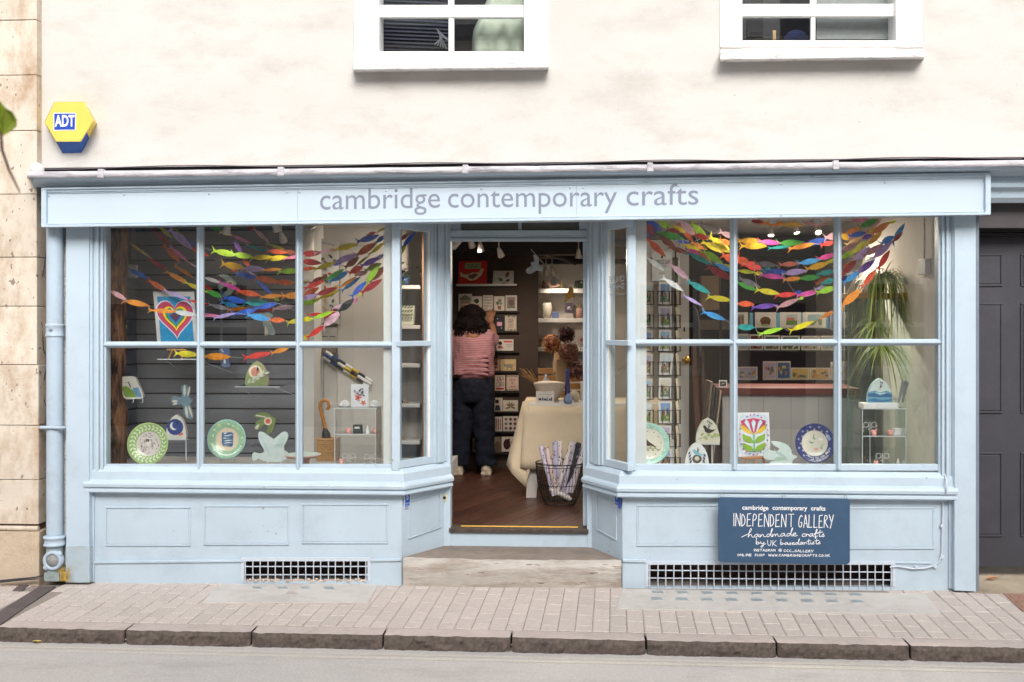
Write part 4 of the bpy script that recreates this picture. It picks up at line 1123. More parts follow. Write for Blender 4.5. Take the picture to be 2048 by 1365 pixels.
def clip_poly(poly, xa, xb, ya, yb):
    def cut(ps, f, g):
        out = []
        for i in range(len(ps)):
            a, b = ps[i], ps[(i + 1) % len(ps)]
            fa, fb = f(a), f(b)
            if fa >= 0: out.append(a)
            if (fa >= 0) != (fb >= 0):
                t = fa / (fa - fb); out.append((a[0] + (b[0] - a[0]) * t, a[1] + (b[1] - a[1]) * t))
        return out
    for f in (lambda p: p[0] - xa, lambda p: xb - p[0], lambda p: p[1] - ya, lambda p: yb - p[1]):
        poly = cut(poly, f, 0)
        if len(poly) < 3: return None
    return poly
for i in range(-16, 22):
    x0, x1 = i * .135, i * .135 + .132
    pts = [(rot @ Vector((u, v, 0))) for u, v in ((x0, -1.5), (x1, -1.5), (x1, 5.5), (x0, 5.5))]
    poly = clip_poly([(fx + p.x, fy + p.y) for p in pts], fx - 1.3, fx + 2.4, DEP + .101, 3.4)
    if poly:
        mb = MB(); mb.prism([(x, y, ZF - .012 + .012) for x, y in poly], (0, 0, -.011)); mb.build('floorboard', M_FLOORB, parent=floor, bevel=.0015)
mb = MB(); mb.box(XI0 - .1, XI1 + .1, .07, RY + .1, ZC, ZC + .06); mb.build('shop_ceiling', mat('ceiling_paint', S(196, 192, 188), .9, .04, 3), kind='structure')
mb = MB(); mb.box(XI0 - .1, XI1 + .1, RY, RY + .08, ZF - .1, ZC); mb.build('wall_back', M_PLASTER, kind='structure')
mb = MB(); mb.box(XI1, XI1 + .08, .06, RY, ZF - .1, ZC); mb.build('wall_right', mat('right_wall_paint', S(222, 216, 208), .85, .03, 3, stain=S(196, 188, 180), stain_amt=.3), kind='structure')
mb = MB(); mb.box(XI0 - .08, XI0, .06, RY, ZF - .1, ZC); mb.build('wall_left', M_GREYBOARD, kind='structure')
# boarded back of the left window: one object per board
BYL = .92
bw = thing('boarded_wall', None, None, P(400, 930, BYL), kind='structure')
xa, xb = XI0, P(606, 600, BYL).x
zt_, zb_ = P(400, 430, BYL).z, P(400, 935, BYL).z
nb = 17
for i in range(nb + 1):
    z0 = zb_ + (zt_ - zb_) * i / nb; z1 = zb_ + (zt_ - zb_) * (i + 1) / nb - .011
    mb = MB(); mb.box(xa, xb, BYL, BYL + .02, z0, z1); mb.build('board', M_GREYBOARD, parent=bw, bevel=.002)
    mb = MB(); mb.box(XI0 + .001, XI0 + .02, .10, BYL - .003, z0, z1); mb.build('board', M_GREYBOARD, parent=bw, bevel=.002)
mb = MB(); mb.box(xa, xb, BYL + .03, BYL + .06, ZF, ZC); mb.build('backing', M_DARK, parent=bw)
# partition end and beige wall right of it
mb = MB(); mb.rect(606, 400, 628, 1000, BYL - .05, BYL + .25); mb.build('partition_end', mat('partition_paint', S(196, 192, 188), .8, .03, 4), kind='structure')
mb = MB(); mb.rect(620, 400, 792, 1000, 1.18, 1.24); mb.build('wall_partition', mat('beige_wall', S(200, 194, 187), .85, .04, 4), kind='structure')
# window bases
for (x0, x1, nm) in ((XI0, P(800, 900, .1).x, 0), (P(1254, 900, .1).x, XI1, 1)):
    mb = MB(); mb.box(x0, x1, .055, BYL - .002 if nm == 0 else .72, .50, .70); mb.build('display_base', M_BASE, kind='structure')
ZB = .70
mb = MB(); mb.prism([xy(LA, .70) + Vector((0, .06, 0)), xy(LB, .70) + Vector((0, .03, 0)), Vector((LB.x, 1.1, .70)), Vector((LA.x, .9, .70))], (0, 0, -.1)); mb.build('display_base', M_BASE, kind='structure')
# dark card wall facing the doorway, and the shelved alcove to its right
CY = 3.35
mb = MB(); mb.rect(700, 380, 1076, 1000, CY, CY + .12); mb.build('card_wall', M_BROWNWALL, kind='structure')
AY = 4.05
mb = MB(); mb.rect(1040, 380, 1260, 1000, AY, AY + .05); mb.build('alcove_wall', M_PLASTER, kind='structure')
mb = MB(); mb.rect(1378, 380, 1720, 990, 3.45, 3.5); mb.build('rear_wall', M_BROWNWALL, kind='structure')
# beams
M_BEAM = mat('black_beam', S(30, 26, 26), .6, .25, 8, .4, 40, stretch=(.4, 2, 2))
for (q, lab) in (((880, 470, 1200, 509, 2.9, 3.1), 'thick black ceiling beam seen through the doorway'), ((1076, 518, 1260, 527, 3.75, 3.95), 'thin black beam over the white alcove shelves'),
                 ((1285, 478, 1720, 516, 3.1, 3.3), 'long black ceiling beam seen through the right window')):
    mb = MB(); mb.rect(*q); mb.build('ceiling_beam', M_BEAM, label=lab, cat='beam', bevel=.008)
mb = MB(); mb.tube([P(1082, 498, 3.2), P(1150, 522, 3.7)], .05, 6); mb.build('roof_brace', M_BEAM, label='slanting dark brace beneath the ceiling beam in the doorway', cat='beam')
# timber post at the left end
mb = MB(); n = 26; vs = []
for i in range(n + 1):
    t = i / n; py = 440 + 500 * t
    l = 208; r = 242 - 6 * t + 3 * noise.noise(Vector((t * 7, 0, 0))) - (5 if .2 < t < .75 else 0)
    c0, c1 = P(l, py, .26), P(r, py, .22)
    vs += [c0, mid(c0, c1, .4) + Vector((0, -.05 + .008 * noise.noise(Vector((t * 16, 2, 0))), 0)), c1, c1 + Vector((.0, .14, 0))]
mb.add(vs, [(i*4+j, i*4+j+1, i*4+j+5, i*4+j+4) for i in range(n) for j in range(3)], 0, True)
mb.build('timber_post', M_TIMBER, label='rough brown old timber post at the left end of the left window', cat='post')
# conduit and switch on the boards
sw = thing('wall_switch', 'white switch plate and dark conduit on the charcoal boards', 'switch', P(262, 556, .78))
mb = MB(); mb.rect(254, 530, 272, 556, .76, .80); mb.build('plate', mat('switch_white', S(196, 196, 196), .5, .04, 5), parent=sw, bevel=.004)
mb = MB(); mb.tube([P(259, 440, .78), P(259, 528, .78)], .012, 8); mb.build('conduit', M_DARK, parent=sw)

# ------------------------------------------------------------------ pictures and cards
def pic(mb, quad, Y, motifs, mats, step=.0006):
    """motifs in unit coordinates (x right, y down) on a sheet with corner places quad = TL TR BR BL"""
    (ax, ay), (bx, by), (cx_, cy_), (dx, dy2) = quad
    def U(u, v):
        return (ax*(1-u)*(1-v) + bx*u*(1-v) + cx_*u*v + dx*(1-u)*v, ay*(1-u)*(1-v) + by*u*(1-v) + cy_*u*v + dy2*(1-u)*v)
    asp = max(4, math.hypot(bx-ax, by-ay)) / max(4, math.hypot(dx-ax, dy2-ay))
    for k, m in enumerate(motifs):
        col = m[-1]; key = flat(col)
        if key not in mats: mats.append(key)
        mi = mats.index(key)
        if m[0] == 'r': pts = [(m[1], m[2]), (m[3], m[2]), (m[3], m[4]), (m[1], m[4])]
        elif m[0] == 'p': pts = m[1]
        elif m[0] == 'c': pts = [(m[1] + m[3]*math.cos(t*math.pi/7), m[2] + m[3]*asp*math.sin(t*math.pi/7)) for t in range(14)]
        elif m[0] == 'e': pts = [(m[1] + m[3]*math.cos(t*math.pi/6), m[2] + m[4]*math.sin(t*math.pi/6)) for t in range(12)]
        elif m[0] == 'leaf':
            _, x, y, an, ln, wd, _c = m
            ca, sa = math.cos(an), math.sin(an)
            pts = [(x + (q*ca*ln - r*sa*wd), y + (q*sa*ln + r*ca*wd) * asp) for q, r in ((0,0),(.25,.8),(.55,1),(.85,.5),(1,0),(.85,-.5),(.55,-1),(.25,-.8))]
        elif m[0] == 't':
            _, txt, x, y, x2, h, _c = m
            A_, B_ = P(*U(x, y), Y - step*(k+1)), P(*U(x2, y), Y - step*(k+1))
            put_text(mb, txt, A_, B_, UP, mi, hscale=h); continue
        w = [P(*U(x, y), Y - step*(k+1)) for x, y in pts]
        mb.add(w, [tuple(range(len(w)))], mi)
def card(name, quad, Y, base, motifs, label, cat='card', thick=.004, group=None, edge=None, parent=None, bevel=0):
    if len(quad) == 2: (a, b), (c, d) = quad; quad = [(a, b), (c, b), (c, d), (a, d)]
    mb = MB(); mats = [flat(base)]
    mb.slab(quad, Y, Y + thick)
    pic(mb, quad, Y, motifs, mats)
    return mb.build(name, mats, label=label, cat=cat, group=group, parent=parent, recalc=False, bevel=bevel)
def scenic(k):
    r = random.Random(k)
    skyc = [(150, 178, 200), (196, 206, 210), (206, 196, 180), (120, 150, 190), (180, 170, 196)][k % 5]
    m = [('r', .14, .10, .86, .90, skyc)]
    g = [(116, 140, 84), (140, 156, 98), (132, 118, 90), (104, 126, 112)][k % 4]
    m.append(('p', [(.14, .6), (.3, .5+.1*r.random()), (.6, .58), (.86, .5), (.86, .90), (.14, .90)], g))
    for i in range(4):
        x = .16 + .15*i + .05*r.random(); h = .12 + .25*r.random()
        m.append(('r', x, .62-h, x+.12, .64, [(168, 140, 112), (140, 96, 74), (190, 176, 150), (92, 84, 88)][(i+k) % 4]))
    for i in range(7): m.append(('c', .2+.6*r.random(), .64+.2*r.random(), .03+.03*r.random(), [(196, 186, 96), (70, 92, 54), (206, 120, 96), (226, 220, 200)][r.randrange(4)]))
    return m
def floral(k, col):
    r = random.Random(k); m = []
    for i in range(11): m.append(('leaf', .2+.6*r.random(), .2+.6*r.random(), 6.28*r.random(), .2, .05, col[i % len(col)]))
    return m

# heart print on an easel
hp = thing('heart_print', 'rainbow heart print on blue in a pale frame on a small easel', 'print', P(350, 712, .42))
HQ = [(306, 584), (387, 584), (396, 690), (315, 690)]
def heart(s, cx=.5, cy=.47):
    o = []
    for i in range(40):
        t = 2*math.pi*i/40
        x = 16*math.sin(t)**3; y = 13*math.cos(t)-5*math.cos(2*t)-2*math.cos(3*t)-math.cos(4*t)
        o.append((cx + x/32*s, cy - y/32*s*.87))
    return o
mo = [('r', .09, .09, .91, .95, (18, 134, 186))]
for i, (s_, c_) in enumerate(((.95, (226, 222, 232)), (.89, (190, 62, 108)), (.70, (200, 58, 54)), (.60, (240, 206, 40)), (.50, (70, 138, 66)), (.39, (30, 130, 180)), (.27, (52, 50, 120)), (.17, (92, 50, 64)))): mo.append(('p', heart(s_), c_))
for i in range(60): mo.append(('c', ru(.11, .89), rnd()*.09+.11 if i % 3 == 0 else ru(.66, .93), .006, (206, 222, 232)))
mo = [m_ for m_ in mo if m_[0] != 'c' or abs(m_[1]-.5) > .30 or m_[2] > .86 or m_[2] < .15]
card('framed_picture', HQ, .40, (196, 194, 192), mo, None, None, .012, parent=hp)
M_PINE = mat('pine_easel', S(186, 130, 84), .6, .12, 12, stretch=(1, 1, .3))
for (a_, b_) in (((345, 700), (337, 718)), ((362, 700), (364, 718)), ((334, 700), (372, 700))):
    mb = MB(); mb.tube([P(*a_, .405), P(*b_, .41)], .006, 6); mb.build('easel_leg', M_PINE, parent=hp)
M_ACR = glass_mat('clear_acrylic', (.96, .97, .97), .05)
M_ACRE = mat('acrylic_edge', S(206, 210, 212), .25, .05, 20, spec=.6)
def acrylic_shelf(px0, px1, py, Y0, Y1, lab):
    s_ = thing('acrylic_shelf', lab, 'shelf', P((px0+px1)/2, py, Y0)); a_, b_ = P(px0, py, Y0), P(px1, py, Y0)
    mb = MB(); mb.box(a_.x, b_.x, Y0, Y1, a_.z-.003, a_.z+.003); mb.build('plate', M_ACR, parent=s_)
    mb = MB(); mb.box(a_.x, b_.x, Y0-.003, Y0-.0005, a_.z-.003, a_.z+.003); mb.build('polished_edge', M_ACRE, parent=s_)
    for x in (a_.x + .05, b_.x - .05):
        mb = MB(); mb.tube([(x, Y0, a_.z), (x + (.08 if x > (a_.x+b_.x)/2 else -.08), BYL - .01, a_.z - .12)], .0015, 5); mb.build('stay', M_ACRE, parent=s_)
acrylic_shelf(315, 405, 719, .36, .60, 'clear acrylic shelf under the heart print')
acrylic_shelf(470, 560, 774, .38, .60, 'clear acrylic shelf under the green arched clock')

# ceramic clocks and birds
def arch_quad(cx, top, bot, w):
    pts = []
    for i in range(9): t = i/8; pts.append((cx - w/2*(1 - .06*t) * (1 - t**2.1)**.62 if t < 1 else cx, bot - (bot-top)*(.12 + .88*t)))
    L = [(cx - w*.47, bot)] + pts
    R = [(2*cx - x, y) for x, y in L[::-1]][1:]
    return L + R
def arch_clock(name, cx, top, bot, w, Y, base, motifs, label, side=(210, 204, 192), stand=None):
    o = thing(name, label, 'clock', P(cx, bot, Y))
    mats = [mat('glaze_%d_%d_%d' % base, S(*base), .3, .05, 20, spec=.5), flat(side, .4)]
    mb = MB(); mb.slab(arch_quad(cx, top, bot, w), Y, Y + .035, 0, 1)
    pic(mb, [(cx-w/2, top), (cx+w/2, top), (cx+w/2, bot), (cx-w/2, bot)], Y, motifs, mats)
    mb.build('case', mats, parent=o, recalc=False)
    mb = MB()
    for dx, dy_ in ((1, -9), (3.5, -6)): 
        a_ = P(cx + 1, (top*.6+bot*.4), Y - .012); mb.tube([a_, P(cx + 1 + dx, (top*.6+bot*.4) + dy_, Y - .012)], .0022, 5)
    mb.build('hands', M_BLACKW, parent=o)
    if stand:
        mb = MB(); mb.tube([P(stand[0], bot, Y + .02), P(stand[0], stand[1], Y + .02)], .004, 6)
        mb.box(P(cx-w/2, bot, Y).x, P(cx+w/2, bot, Y).x, Y, Y+.06, P(cx, bot, Y).z - .006, P(cx, bot, Y).z - .001); mb.build('stand', M_ACRE, parent=o)
    return o
LC = (206, 210, 190)
arch_clock('arched_clock', 513, 723, 772, 46, .44, (150, 164, 110), [('c', .45, .43, .29, (226, 210, 190)), ('c', .45, .43, .20, (206, 140, 120))] + [('leaf', .12+.1*i, .92-.06*i, -1.1+.9*(i % 2), .26, .055, LC) for i in range(8)], 'green arched clock with a coral dial and pale leaves on an acrylic shelf', (186, 150, 140))
arch_clock('arched_clock', 352, 830, 879, 41, .40, (206, 204, 196), [('c', .46, .50, .40, (44, 62, 124)), ('c', .40, .46, .2, (216, 214, 206)), ('c', .50, .42, .19, (48, 68, 132)), ('c', .78, .78, .06, (206, 80, 60)), ('c', .68, .82, .05, (206, 80, 60))], 'cream arched clock with a navy night sky and crescent moon', (186, 180, 176), stand=(372, 922))
# square clock with the sea
sq = thing('square_clock', 'rounded square clock painted with green hill and blue sea', 'clock', P(262, 800, .34))
mats = [flat((212, 206, 196), .35), flat((170, 168, 164), .5)]
oq = [(236, 760), (240, 754), (265, 753), (271, 757), (285, 788), (286, 795), (281, 798), (253, 799), (247, 795)]
mb = MB(); mb.slab(oq, .32, .35, 0, 1)
pic(mb, [(236, 753), (271, 753), (287, 799), (250, 799)], .32, [('p', [(.0, .46), (.3, .42), (.62, .62), (.66, .92), (.08, .92), (.02, .8)], (122, 150, 70)), ('p', [(.62, .5), (.95, .48), (.97, .85), (.9, .92), (.68, .9), (.6, .62)], (98, 138, 172)), ('leaf', .3, .25, .5, .1, .02, (60, 60, 60)), ('leaf', .44, .25, 1.2, .1, .02, (60, 60, 60))], mats)
mb.build('case', mats, parent=sq, recalc=False)
mb = MB(); a_ = P(261, 775, .305); mb.tube([a_, P(257, 764, .305)], .0025, 5); mb.tube([a_, P(259, 768, .305)], .003, 5); mb.build('hands', M_BLACKW, parent=sq)
mb = MB()
for x in (266, 285): mb.tube([P(x, 795, .33), P(x + 1, 805, .30), P(x-3, 806, .36)], .003, 6)
mb.build('stand', M_ACRE, parent=sq)
# flat ceramic birds (outline, base colour, motifs on their bounding box)
def bird(name, outl, Y, base, motifs, label, thick=.018, legs=None, cat='ceramic bird'):
    o = thing(name, label, cat, P(sum(q[0] for q in outl)/len(outl), max(q[1] for q in outl), Y))
    mats = [mat('glaze_%d_%d_%d' % base, S(*base), .35, .08, 30, spec=.5)]
    mb = MB(); mb.slab(smooth_loop(outl), Y, Y + thick)
    x0, x1 = min(q[0] for q in outl), max(q[0] for q in outl); y0, y1 = min(q[1] for q in outl), max(q[1] for q in outl)
    pic(mb, [(x0, y0), (x1, y0), (x1, y1), (x0, y1)], Y, motifs, mats)
    mb.build('body', mats, parent=o, recalc=False)
    if legs:
        mb = MB()
        for x in legs: mb.tube([P(x, y1 - 4, Y + thick/2), P(x, y1 + 5, Y - .01)], .004, 6)
        mb.build('stand', M_ACRE, parent=o)
    else:
        mb = MB(); mb.tube([P((x0+x1)/2, (y0+y1)/2, Y + thick), P((x0+x1)/2, (y0+y1)/2 , min(BYL, Y + .4))], .002, 5); mb.build('wall_pin', M_STEEL, parent=o)
    return o
def smooth_loop(pl):
    q = []
    n = len(pl)
    for i in range(n):
        a, b = pl[i], pl[(i+1) % n]
        q += [(a[0]*.78+b[0]*.22, a[1]*.78+b[1]*.22), (a[0]*.22+b[0]*.78, a[1]*.22+b[1]*.78)]
    return q
def loc(pts, ox, oy, k): return [(ox + x/k, oy + y/k) for x, y in pts]
K2 = 2048/440
PW_ = (206, 202, 190)
bird('bird_plaque', loc([(845, 440), (880, 415), (915, 440), (915, 540), (962, 565), (925, 590), (930, 620), (960, 690), (950, 740), (905, 735), (868, 690), (870, 600), (770, 605), (755, 560), (770, 520), (840, 540), (862, 520)], 180, 680, K2), .55, (112, 138, 152),
     [('leaf', .6, .35, -1.55, .55, .06, PW_), ('leaf', .74, .35, -1.35, .5, .05, PW_), ('leaf', .66, .6, 1.45, .6, .06, PW_), ('leaf', .78, .6, 1.25, .6, .05, PW_), ('leaf', .3, .48, 3.1, .28, .06, PW_), ('leaf', .3, .54, 2.9, .25, .05, PW_)], 'slate blue ceramic bird with fanned wings on the boards')
bird('bird_plaque', loc([(1510, 715), (1560, 680), (1640, 680), (1700, 720), (1732, 735), (1715, 800), (1700, 850), (1660, 885), (1640, 870), (1660, 800), (1625, 780), (1580, 835), (1545, 830), (1535, 780), (1570, 745), (1610, 735), (1560, 725)], 180, 680, K2), .50, (112, 128, 76),
     [('c', .66, .38, .17, (214, 202, 180)), ('c', .66, .38, .11, (200, 92, 80))] + [('leaf', .15+.1*i, .1+.02*i, .3, .14, .03, PW_) for i in range(4)] + [('leaf', .3, .5, 2.0+.2*i, .3, .025, PW_) for i in range(3)], 'olive green ceramic bird with a coral flower on its side')
bird('bird_plaque', loc([(1565, 860), (1600, 855), (1700, 925), (1720, 920), (1790, 855), (1835, 860), (1845, 910), (1790, 1020), (1850, 1060), (1850, 1090), (1780, 1135), (1700, 1140), (1600, 1125), (1570, 1100), (1520, 1135), (1505, 1100), (1515, 1045), (1580, 1062), (1630, 1040), (1570, 940)], 180, 680, K2), .24, (196, 206, 204),
     [('leaf', .22+.02*i, .1+.06*i, 1.1, .5, .03, (180, 198, 200)) for i in range(4)] + [('leaf', .9-.04*i, .12, 1.9+.1*i, .42, .03, (176, 196, 190)) for i in range(3)], 'large white ceramic dove standing on the window base, left window', legs=(535, 562))
B5 = 1102/210
bird('bird_plaque', loc([(160, 590), (240, 565), (310, 590), (355, 640), (385, 660), (365, 690), (350, 740), (300, 800), (225, 815), (250, 770), (285, 740), (290, 700), (240, 705), (200, 745), (185, 690), (230, 655), (285, 660), (260, 620), (200, 590)], 400, 440, B5), .75, (134, 154, 152),
     [('c', .70, .42, .14, (200, 190, 170)), ('c', .70, .42, .09, (170, 70, 64))] + [('leaf', .2+.14*i, .05, .6, .16, .03, (190, 198, 190)) for i in range(3)], 'grey green crescent shaped ceramic bird high on the boards')
bird('bird_plaque', loc([(545, 1020), (600, 1000), (640, 970), (710, 970), (770, 1005), (740, 1035), (735, 1080), (780, 1160), (785, 1205), (740, 1212), (690, 1180), (665, 1120), (660, 1060), (560, 1050)], 400, 440, B5), .72, (140, 158, 154),
     [('leaf', .6, .55, 1.35+.14*i, .5, .035, (206, 200, 186)) for i in range(3)] + [('leaf', .2, .25, 3.3, .2, .05, (200, 180, 150))], 'grey green ceramic bird diving below the fish garlands')
bird('bird_plaque', [(437, 699), (447, 694), (458, 697), (460, 710), (455, 716), (461, 733), (450, 735), (442, 732), (447, 718), (438, 708)], .74, (96, 112, 150), [('leaf', .5, .6, 1.3+.2*i, .38, .05, (216, 216, 214)) for i in range(3)] + [('leaf', .2, .1, .9, .4, .06, (206, 208, 214))], 'small blue and white ceramic bird below the middle transom')
bird('bird_plaque', [(236, 636), (243, 631), (248, 638), (246, 650), (254, 652), (249, 660), (244, 672), (236, 673), (235, 664), (231, 658)], .50, (134, 154, 108), [('leaf', .35, .2, 1.2, .3, .06, (216, 220, 196)), ('leaf', .4, .55, .4, .3, .06, (206, 212, 186)), ('leaf', .3, .75, 1.5, .25, .06, (206, 212, 186))], 'small green ceramic bird beside the old timber post')

# plates
def plate(name, cx, cy, rp, Y, rim, mid_, label, deco=None, cdeco=None, tilt=.14, cut=.54, edge=None, legs=True, sq=1.0):
    o = thing(name, label, 'plate', P(cx, cy + rp, Y))
    k = ppm(Y); R = rp / k
    ax = Vector((0, -math.cos(tilt), math.sin(tilt))); u = Vector((1, 0, 0)) * sq; v = Vector((0, math.sin(tilt), math.cos(tilt)))
    c = P(cx, cy, Y)
    mats = [mat('plate_%d_%d_%d' % rim, S(*rim), .25, .14, 26, spec=.5), mat('plate_%d_%d_%d' % mid_, S(*mid_), .25, .06, 26, spec=.5), flat(edge or rim, .3)]
    mb = MB()
    mb.lathe([(0, 0, 1), (R*cut*.6, 0, 1), (R*cut, .002, 1), (R*(cut+.05), .006, 0), (R*.96, .024, 2), (R, .024, 2), (R*.98, .017, 2), (R*.5, -.012, 2), (0, -.012, 2)], c, 40, 0, (u, v, ax))
    def hgt(r): return .001 if r < cut else .006 + .018 * (r - cut - .05) / (.91 - cut)
    def blob(pts, col, lift=.0012):
        key = flat(col, .3)
        if key not in mats: mats.append(key)
        mb.add([c + u*(x*R) + v*(y*R) + ax*(hgt(math.hypot(x, y)) + lift) for x, y in pts], [tuple(range(len(pts)))], mats.index(key))
    def lf(x, y, an, ln, wd): 
        return [(x + q*math.cos(an)*ln - r*math.sin(an)*wd, y + q*math.sin(an)*ln + r*math.cos(an)*wd) for q, r in ((0, 0), (.3, .8), (.6, 1), (1, 0), (.6, -1), (.3, -.8))]
    if deco: deco(blob, lf)
    if cdeco: cdeco(blob, lf)
    mb.build('dish', mats, parent=o, recalc=False)
    if legs:
        mb = MB()
        for s_ in (-.33, .33): mb.tube([P(cx + s_*rp, cy + rp*.86, Y - .035), P(cx + s_*rp, cy + rp + 4, Y - .03), P(cx + s_*rp, cy + rp + 2, Y + .06)], .004, 6)
        mb.build('stand', M_ACRE, parent=o)
    return o
def d_leaves(blob, lf):
    for i in range(26):
        a = 2*math.pi*i/26
        for s_ in (-1, 1): blob(lf(.76*math.cos(a), .76*math.sin(a), a + 1.57 + s_*.75, .20, .035), (214, 222, 196), .0012 if s_ > 0 else .0016)
def d_nest(blob, lf):
    r = random.Random(3)
    for i in range(90):
        a, q = r.random()*6.28, .12 + .38*r.random()
        blob(lf(q*math.cos(a), q*math.sin(a), a + 1.2 + r.random(), .12, .012), [(52, 46, 44), (80, 72, 66), (214, 206, 200)][i % 3], .0012 + .0001*(i % 9))
    for x, y in ((-.08, .02), (.05, .06), (0, -.07)): blob([(x + .075*math.cos(t), y + .06*math.sin(t)) for t in [i*.52 for i in range(12)]], (222, 216, 206), .003)
plate('leaf_plate', 298, 888, 43, .22, (150, 176, 110), (206, 196, 190), 'green plate with a white leaf rim and a bird nest centre', d_leaves, d_nest, edge=(170, 190, 130))
def d_sea(blob, lf):
    r = random.Random(5)
    for i in range(18):
        a = 6.28*i/18
        blob(lf(.76*math.cos(a), .76*math.sin(a), a + r.random()*2, .16, .03), [(216, 230, 220), (120, 160, 120), (222, 206, 120), (206, 226, 218)][i % 4])
    for i in range(18):
        a = math.pi*(1.1 + .8*i/18)
        for s_ in (0, 1): blob([(.80*math.cos(a) + .04*math.cos(t) + .05*s_, .80*math.sin(a) + .04*math.sin(t)) for t in (0, 1.5, 3, 4.5)], (226, 236, 230), .0016 + .0003*s_)
def d_fishc(blob, lf):
    blob([(-.30, .34), (-.28, -.18), (-.2, -.34), (.24, -.38), (.3, -.30), (.30, .28), (.22, .36)], (60, 96, 134), .0015)
    r = random.Random(6)
    for i in range(16): blob(lf(-.28 + .1*r.random(), -.3 + .04*i, .1*r.random(), .5*r.random()+.1, .022), [(226, 228, 230), (40, 66, 100), (140, 170, 196)][i % 3], .002 + .0001*i)
plate('sea_plate', 455, 879, 40, .25, (150, 184, 150), (210, 190, 166), 'sea green plate with a blue fish panel in its centre', d_sea, d_fishc, edge=(150, 196, 200))
mb = MB(); a_, b_ = P(400, 925, .3), P(512, 925, .3); mb.box(a_.x, b_.x, .12, .36, ZB, ZB + .012); mb.build('display_block', flat((92, 104, 72), .7), label='flat olive green block under the sea green plate', cat='block')
mb = MB(); a_, b_ = P(270, 925, .3), P(352, 925, .3); mb.box(a_.x, b_.x, .12, .34, ZB, ZB + .012); mb.build('display_block', flat((112, 84, 118), .7), label='flat purple block under the green nest plate', cat='block')
# pink cake stand
cs = thing('cake_stand', 'pink footed cake stand with pale green top in the left window', 'cake stand', P(606, 932, .16))
c = P(605, 926, .16); k = ppm(.16)
mb = MB(); mb.lathe([(0, .045, 0), (30/k, .047, 0), (37/k, .060, 1), (38/k, .058, 1), (30/k, .038, 1), (15/k, .030, 1), (13/k, -.02, 1), (17/k, -.04, 1)], c - Vector((0, 0, .0)), 32); mb.build('dish', [flat((206, 220, 208), .3), flat((222, 178, 164), .3)], parent=cs)
# umbrella in a wicker basket
ub = thing('umbrella', 'folded black umbrella with a curved wooden crook handle in a basket', 'umbrella', P(655, 905, .78))
UY = .78
mb = MB(); mb.tube([P(*q, UY) for q in ((651, 858), (646, 838), (640, 816), (641, 805), (648, 800), (656, 803), (658, 812), (655, 820))], .013, 10); mb.build('crook_handle', mat('varnished_wood', S(178, 116, 58), .35, .15, 20), parent=ub)
mb = MB(); mb.tube([P(650, 856, UY), P(652, 868, UY), P(658, 915, UY)], [.012, .032, .03], 10); mb.build('canopy', M_BLACKW, parent=ub)
bk = thing('wicker_basket', 'square woven wicker basket holding the umbrella', 'basket', P(652, 930, .76))
M_WICK = mat('wicker', S(168, 128, 84), .8, .3, 60, .8, 60, stretch=(1, 1, 2.5))
mb = MB(); q0, q1 = P(633, 878, .70), P(672, 930, .70)
for i in range(12):
    z0 = ZB + (q0.z - ZB) * i/12; z1 = ZB + (q0.z - ZB) * (i+1)/12
    mb.box(q0.x - .003*(i % 2), q1.x + .003*(i % 2), .70 - .003*(i % 2), .84, z0 + .001, z1)
mb.build('weave', M_WICK, parent=bk, bevel=.003)
# striped umbrellas / scarf on the wall
sc_ = thing('striped_scarf', 'rolled striped scarf in navy white and yellow slanting across the wall', 'scarf', P(700, 770, 1.1))
cols = [(206, 202, 198), (60, 74, 112), (64, 62, 64), (196, 196, 190), (190, 156, 66), (52, 50, 52), (206, 204, 200)]
for i, c_ in enumerate(cols):
    t0, t1 = i/7, (i+1)/7
    A_, B_ = (650, 708), (742, 768)
    L_ = lambda t, o: P(A_[0]+(B_[0]-A_[0])*t + o*.35, A_[1]+(B_[1]-A_[1])*t - o, 1.08 + .02*abs(o)/8)
    for j in range(3):
        mb = MB(); o_ = -7 + 5.5*j
        mb.tube([L_(t0, o_), L_((t0+t1)/2, o_ + .5), L_(t1, o_)], .013, 7); mb.build('stripe', flat(cols[(i + (j == 1)) % 7] if j == 1 else c_, .9, .25), parent=sc_)
# botanical poster strip
bp = [('t', 'bird song', .12, .06, .8, .03, (70, 66, 66))]
r_ = random.Random(4)
for i in range(22): bp.append(('leaf', .15+.65*r_.random(), .15+.75*r_.random(), 6.28*r_.random(), .22+.1*r_.random(), .07, [(60, 50, 48), (150, 60, 48), (96, 116, 108), (190, 150, 110), (72, 92, 60), (176, 92, 70)][i % 6]))
card('calendar_poster', [(637, 476), (676, 484), (677, 648), (637, 645)], 1.10, (196, 192, 188), bp, 'tall botanical poster of leaves and birds behind the fish garlands', 'poster', .01)
card('wall_poster', [(640, 655), (674, 655), (674, 690), (640, 690)], 1.12, (182, 178, 174), [('r', .1, .5, .45, .56, (110, 106, 104)), ('r', .55, .5, .9, .56, (110, 106, 104))], 'blank grey poster below the botanical poster', 'poster', .01)
card('wall_print', [(634, 693), (675, 693), (675, 708), (634, 710)], 1.10, (104, 92, 86), [('r', .1, .2, .9, .8, (130, 116, 106))], 'small dark brown print above the striped scarf', 'print', .01)
mb = MB(); mb.rect(675, 492, 768, 930, 1.13, 1.17); mb.build('wall_panel', mat('panel_paint', S(200, 193, 186), .8, .03, 5), label='plain beige panel behind the acrylic case in the left window', cat='panel', bevel=.004)

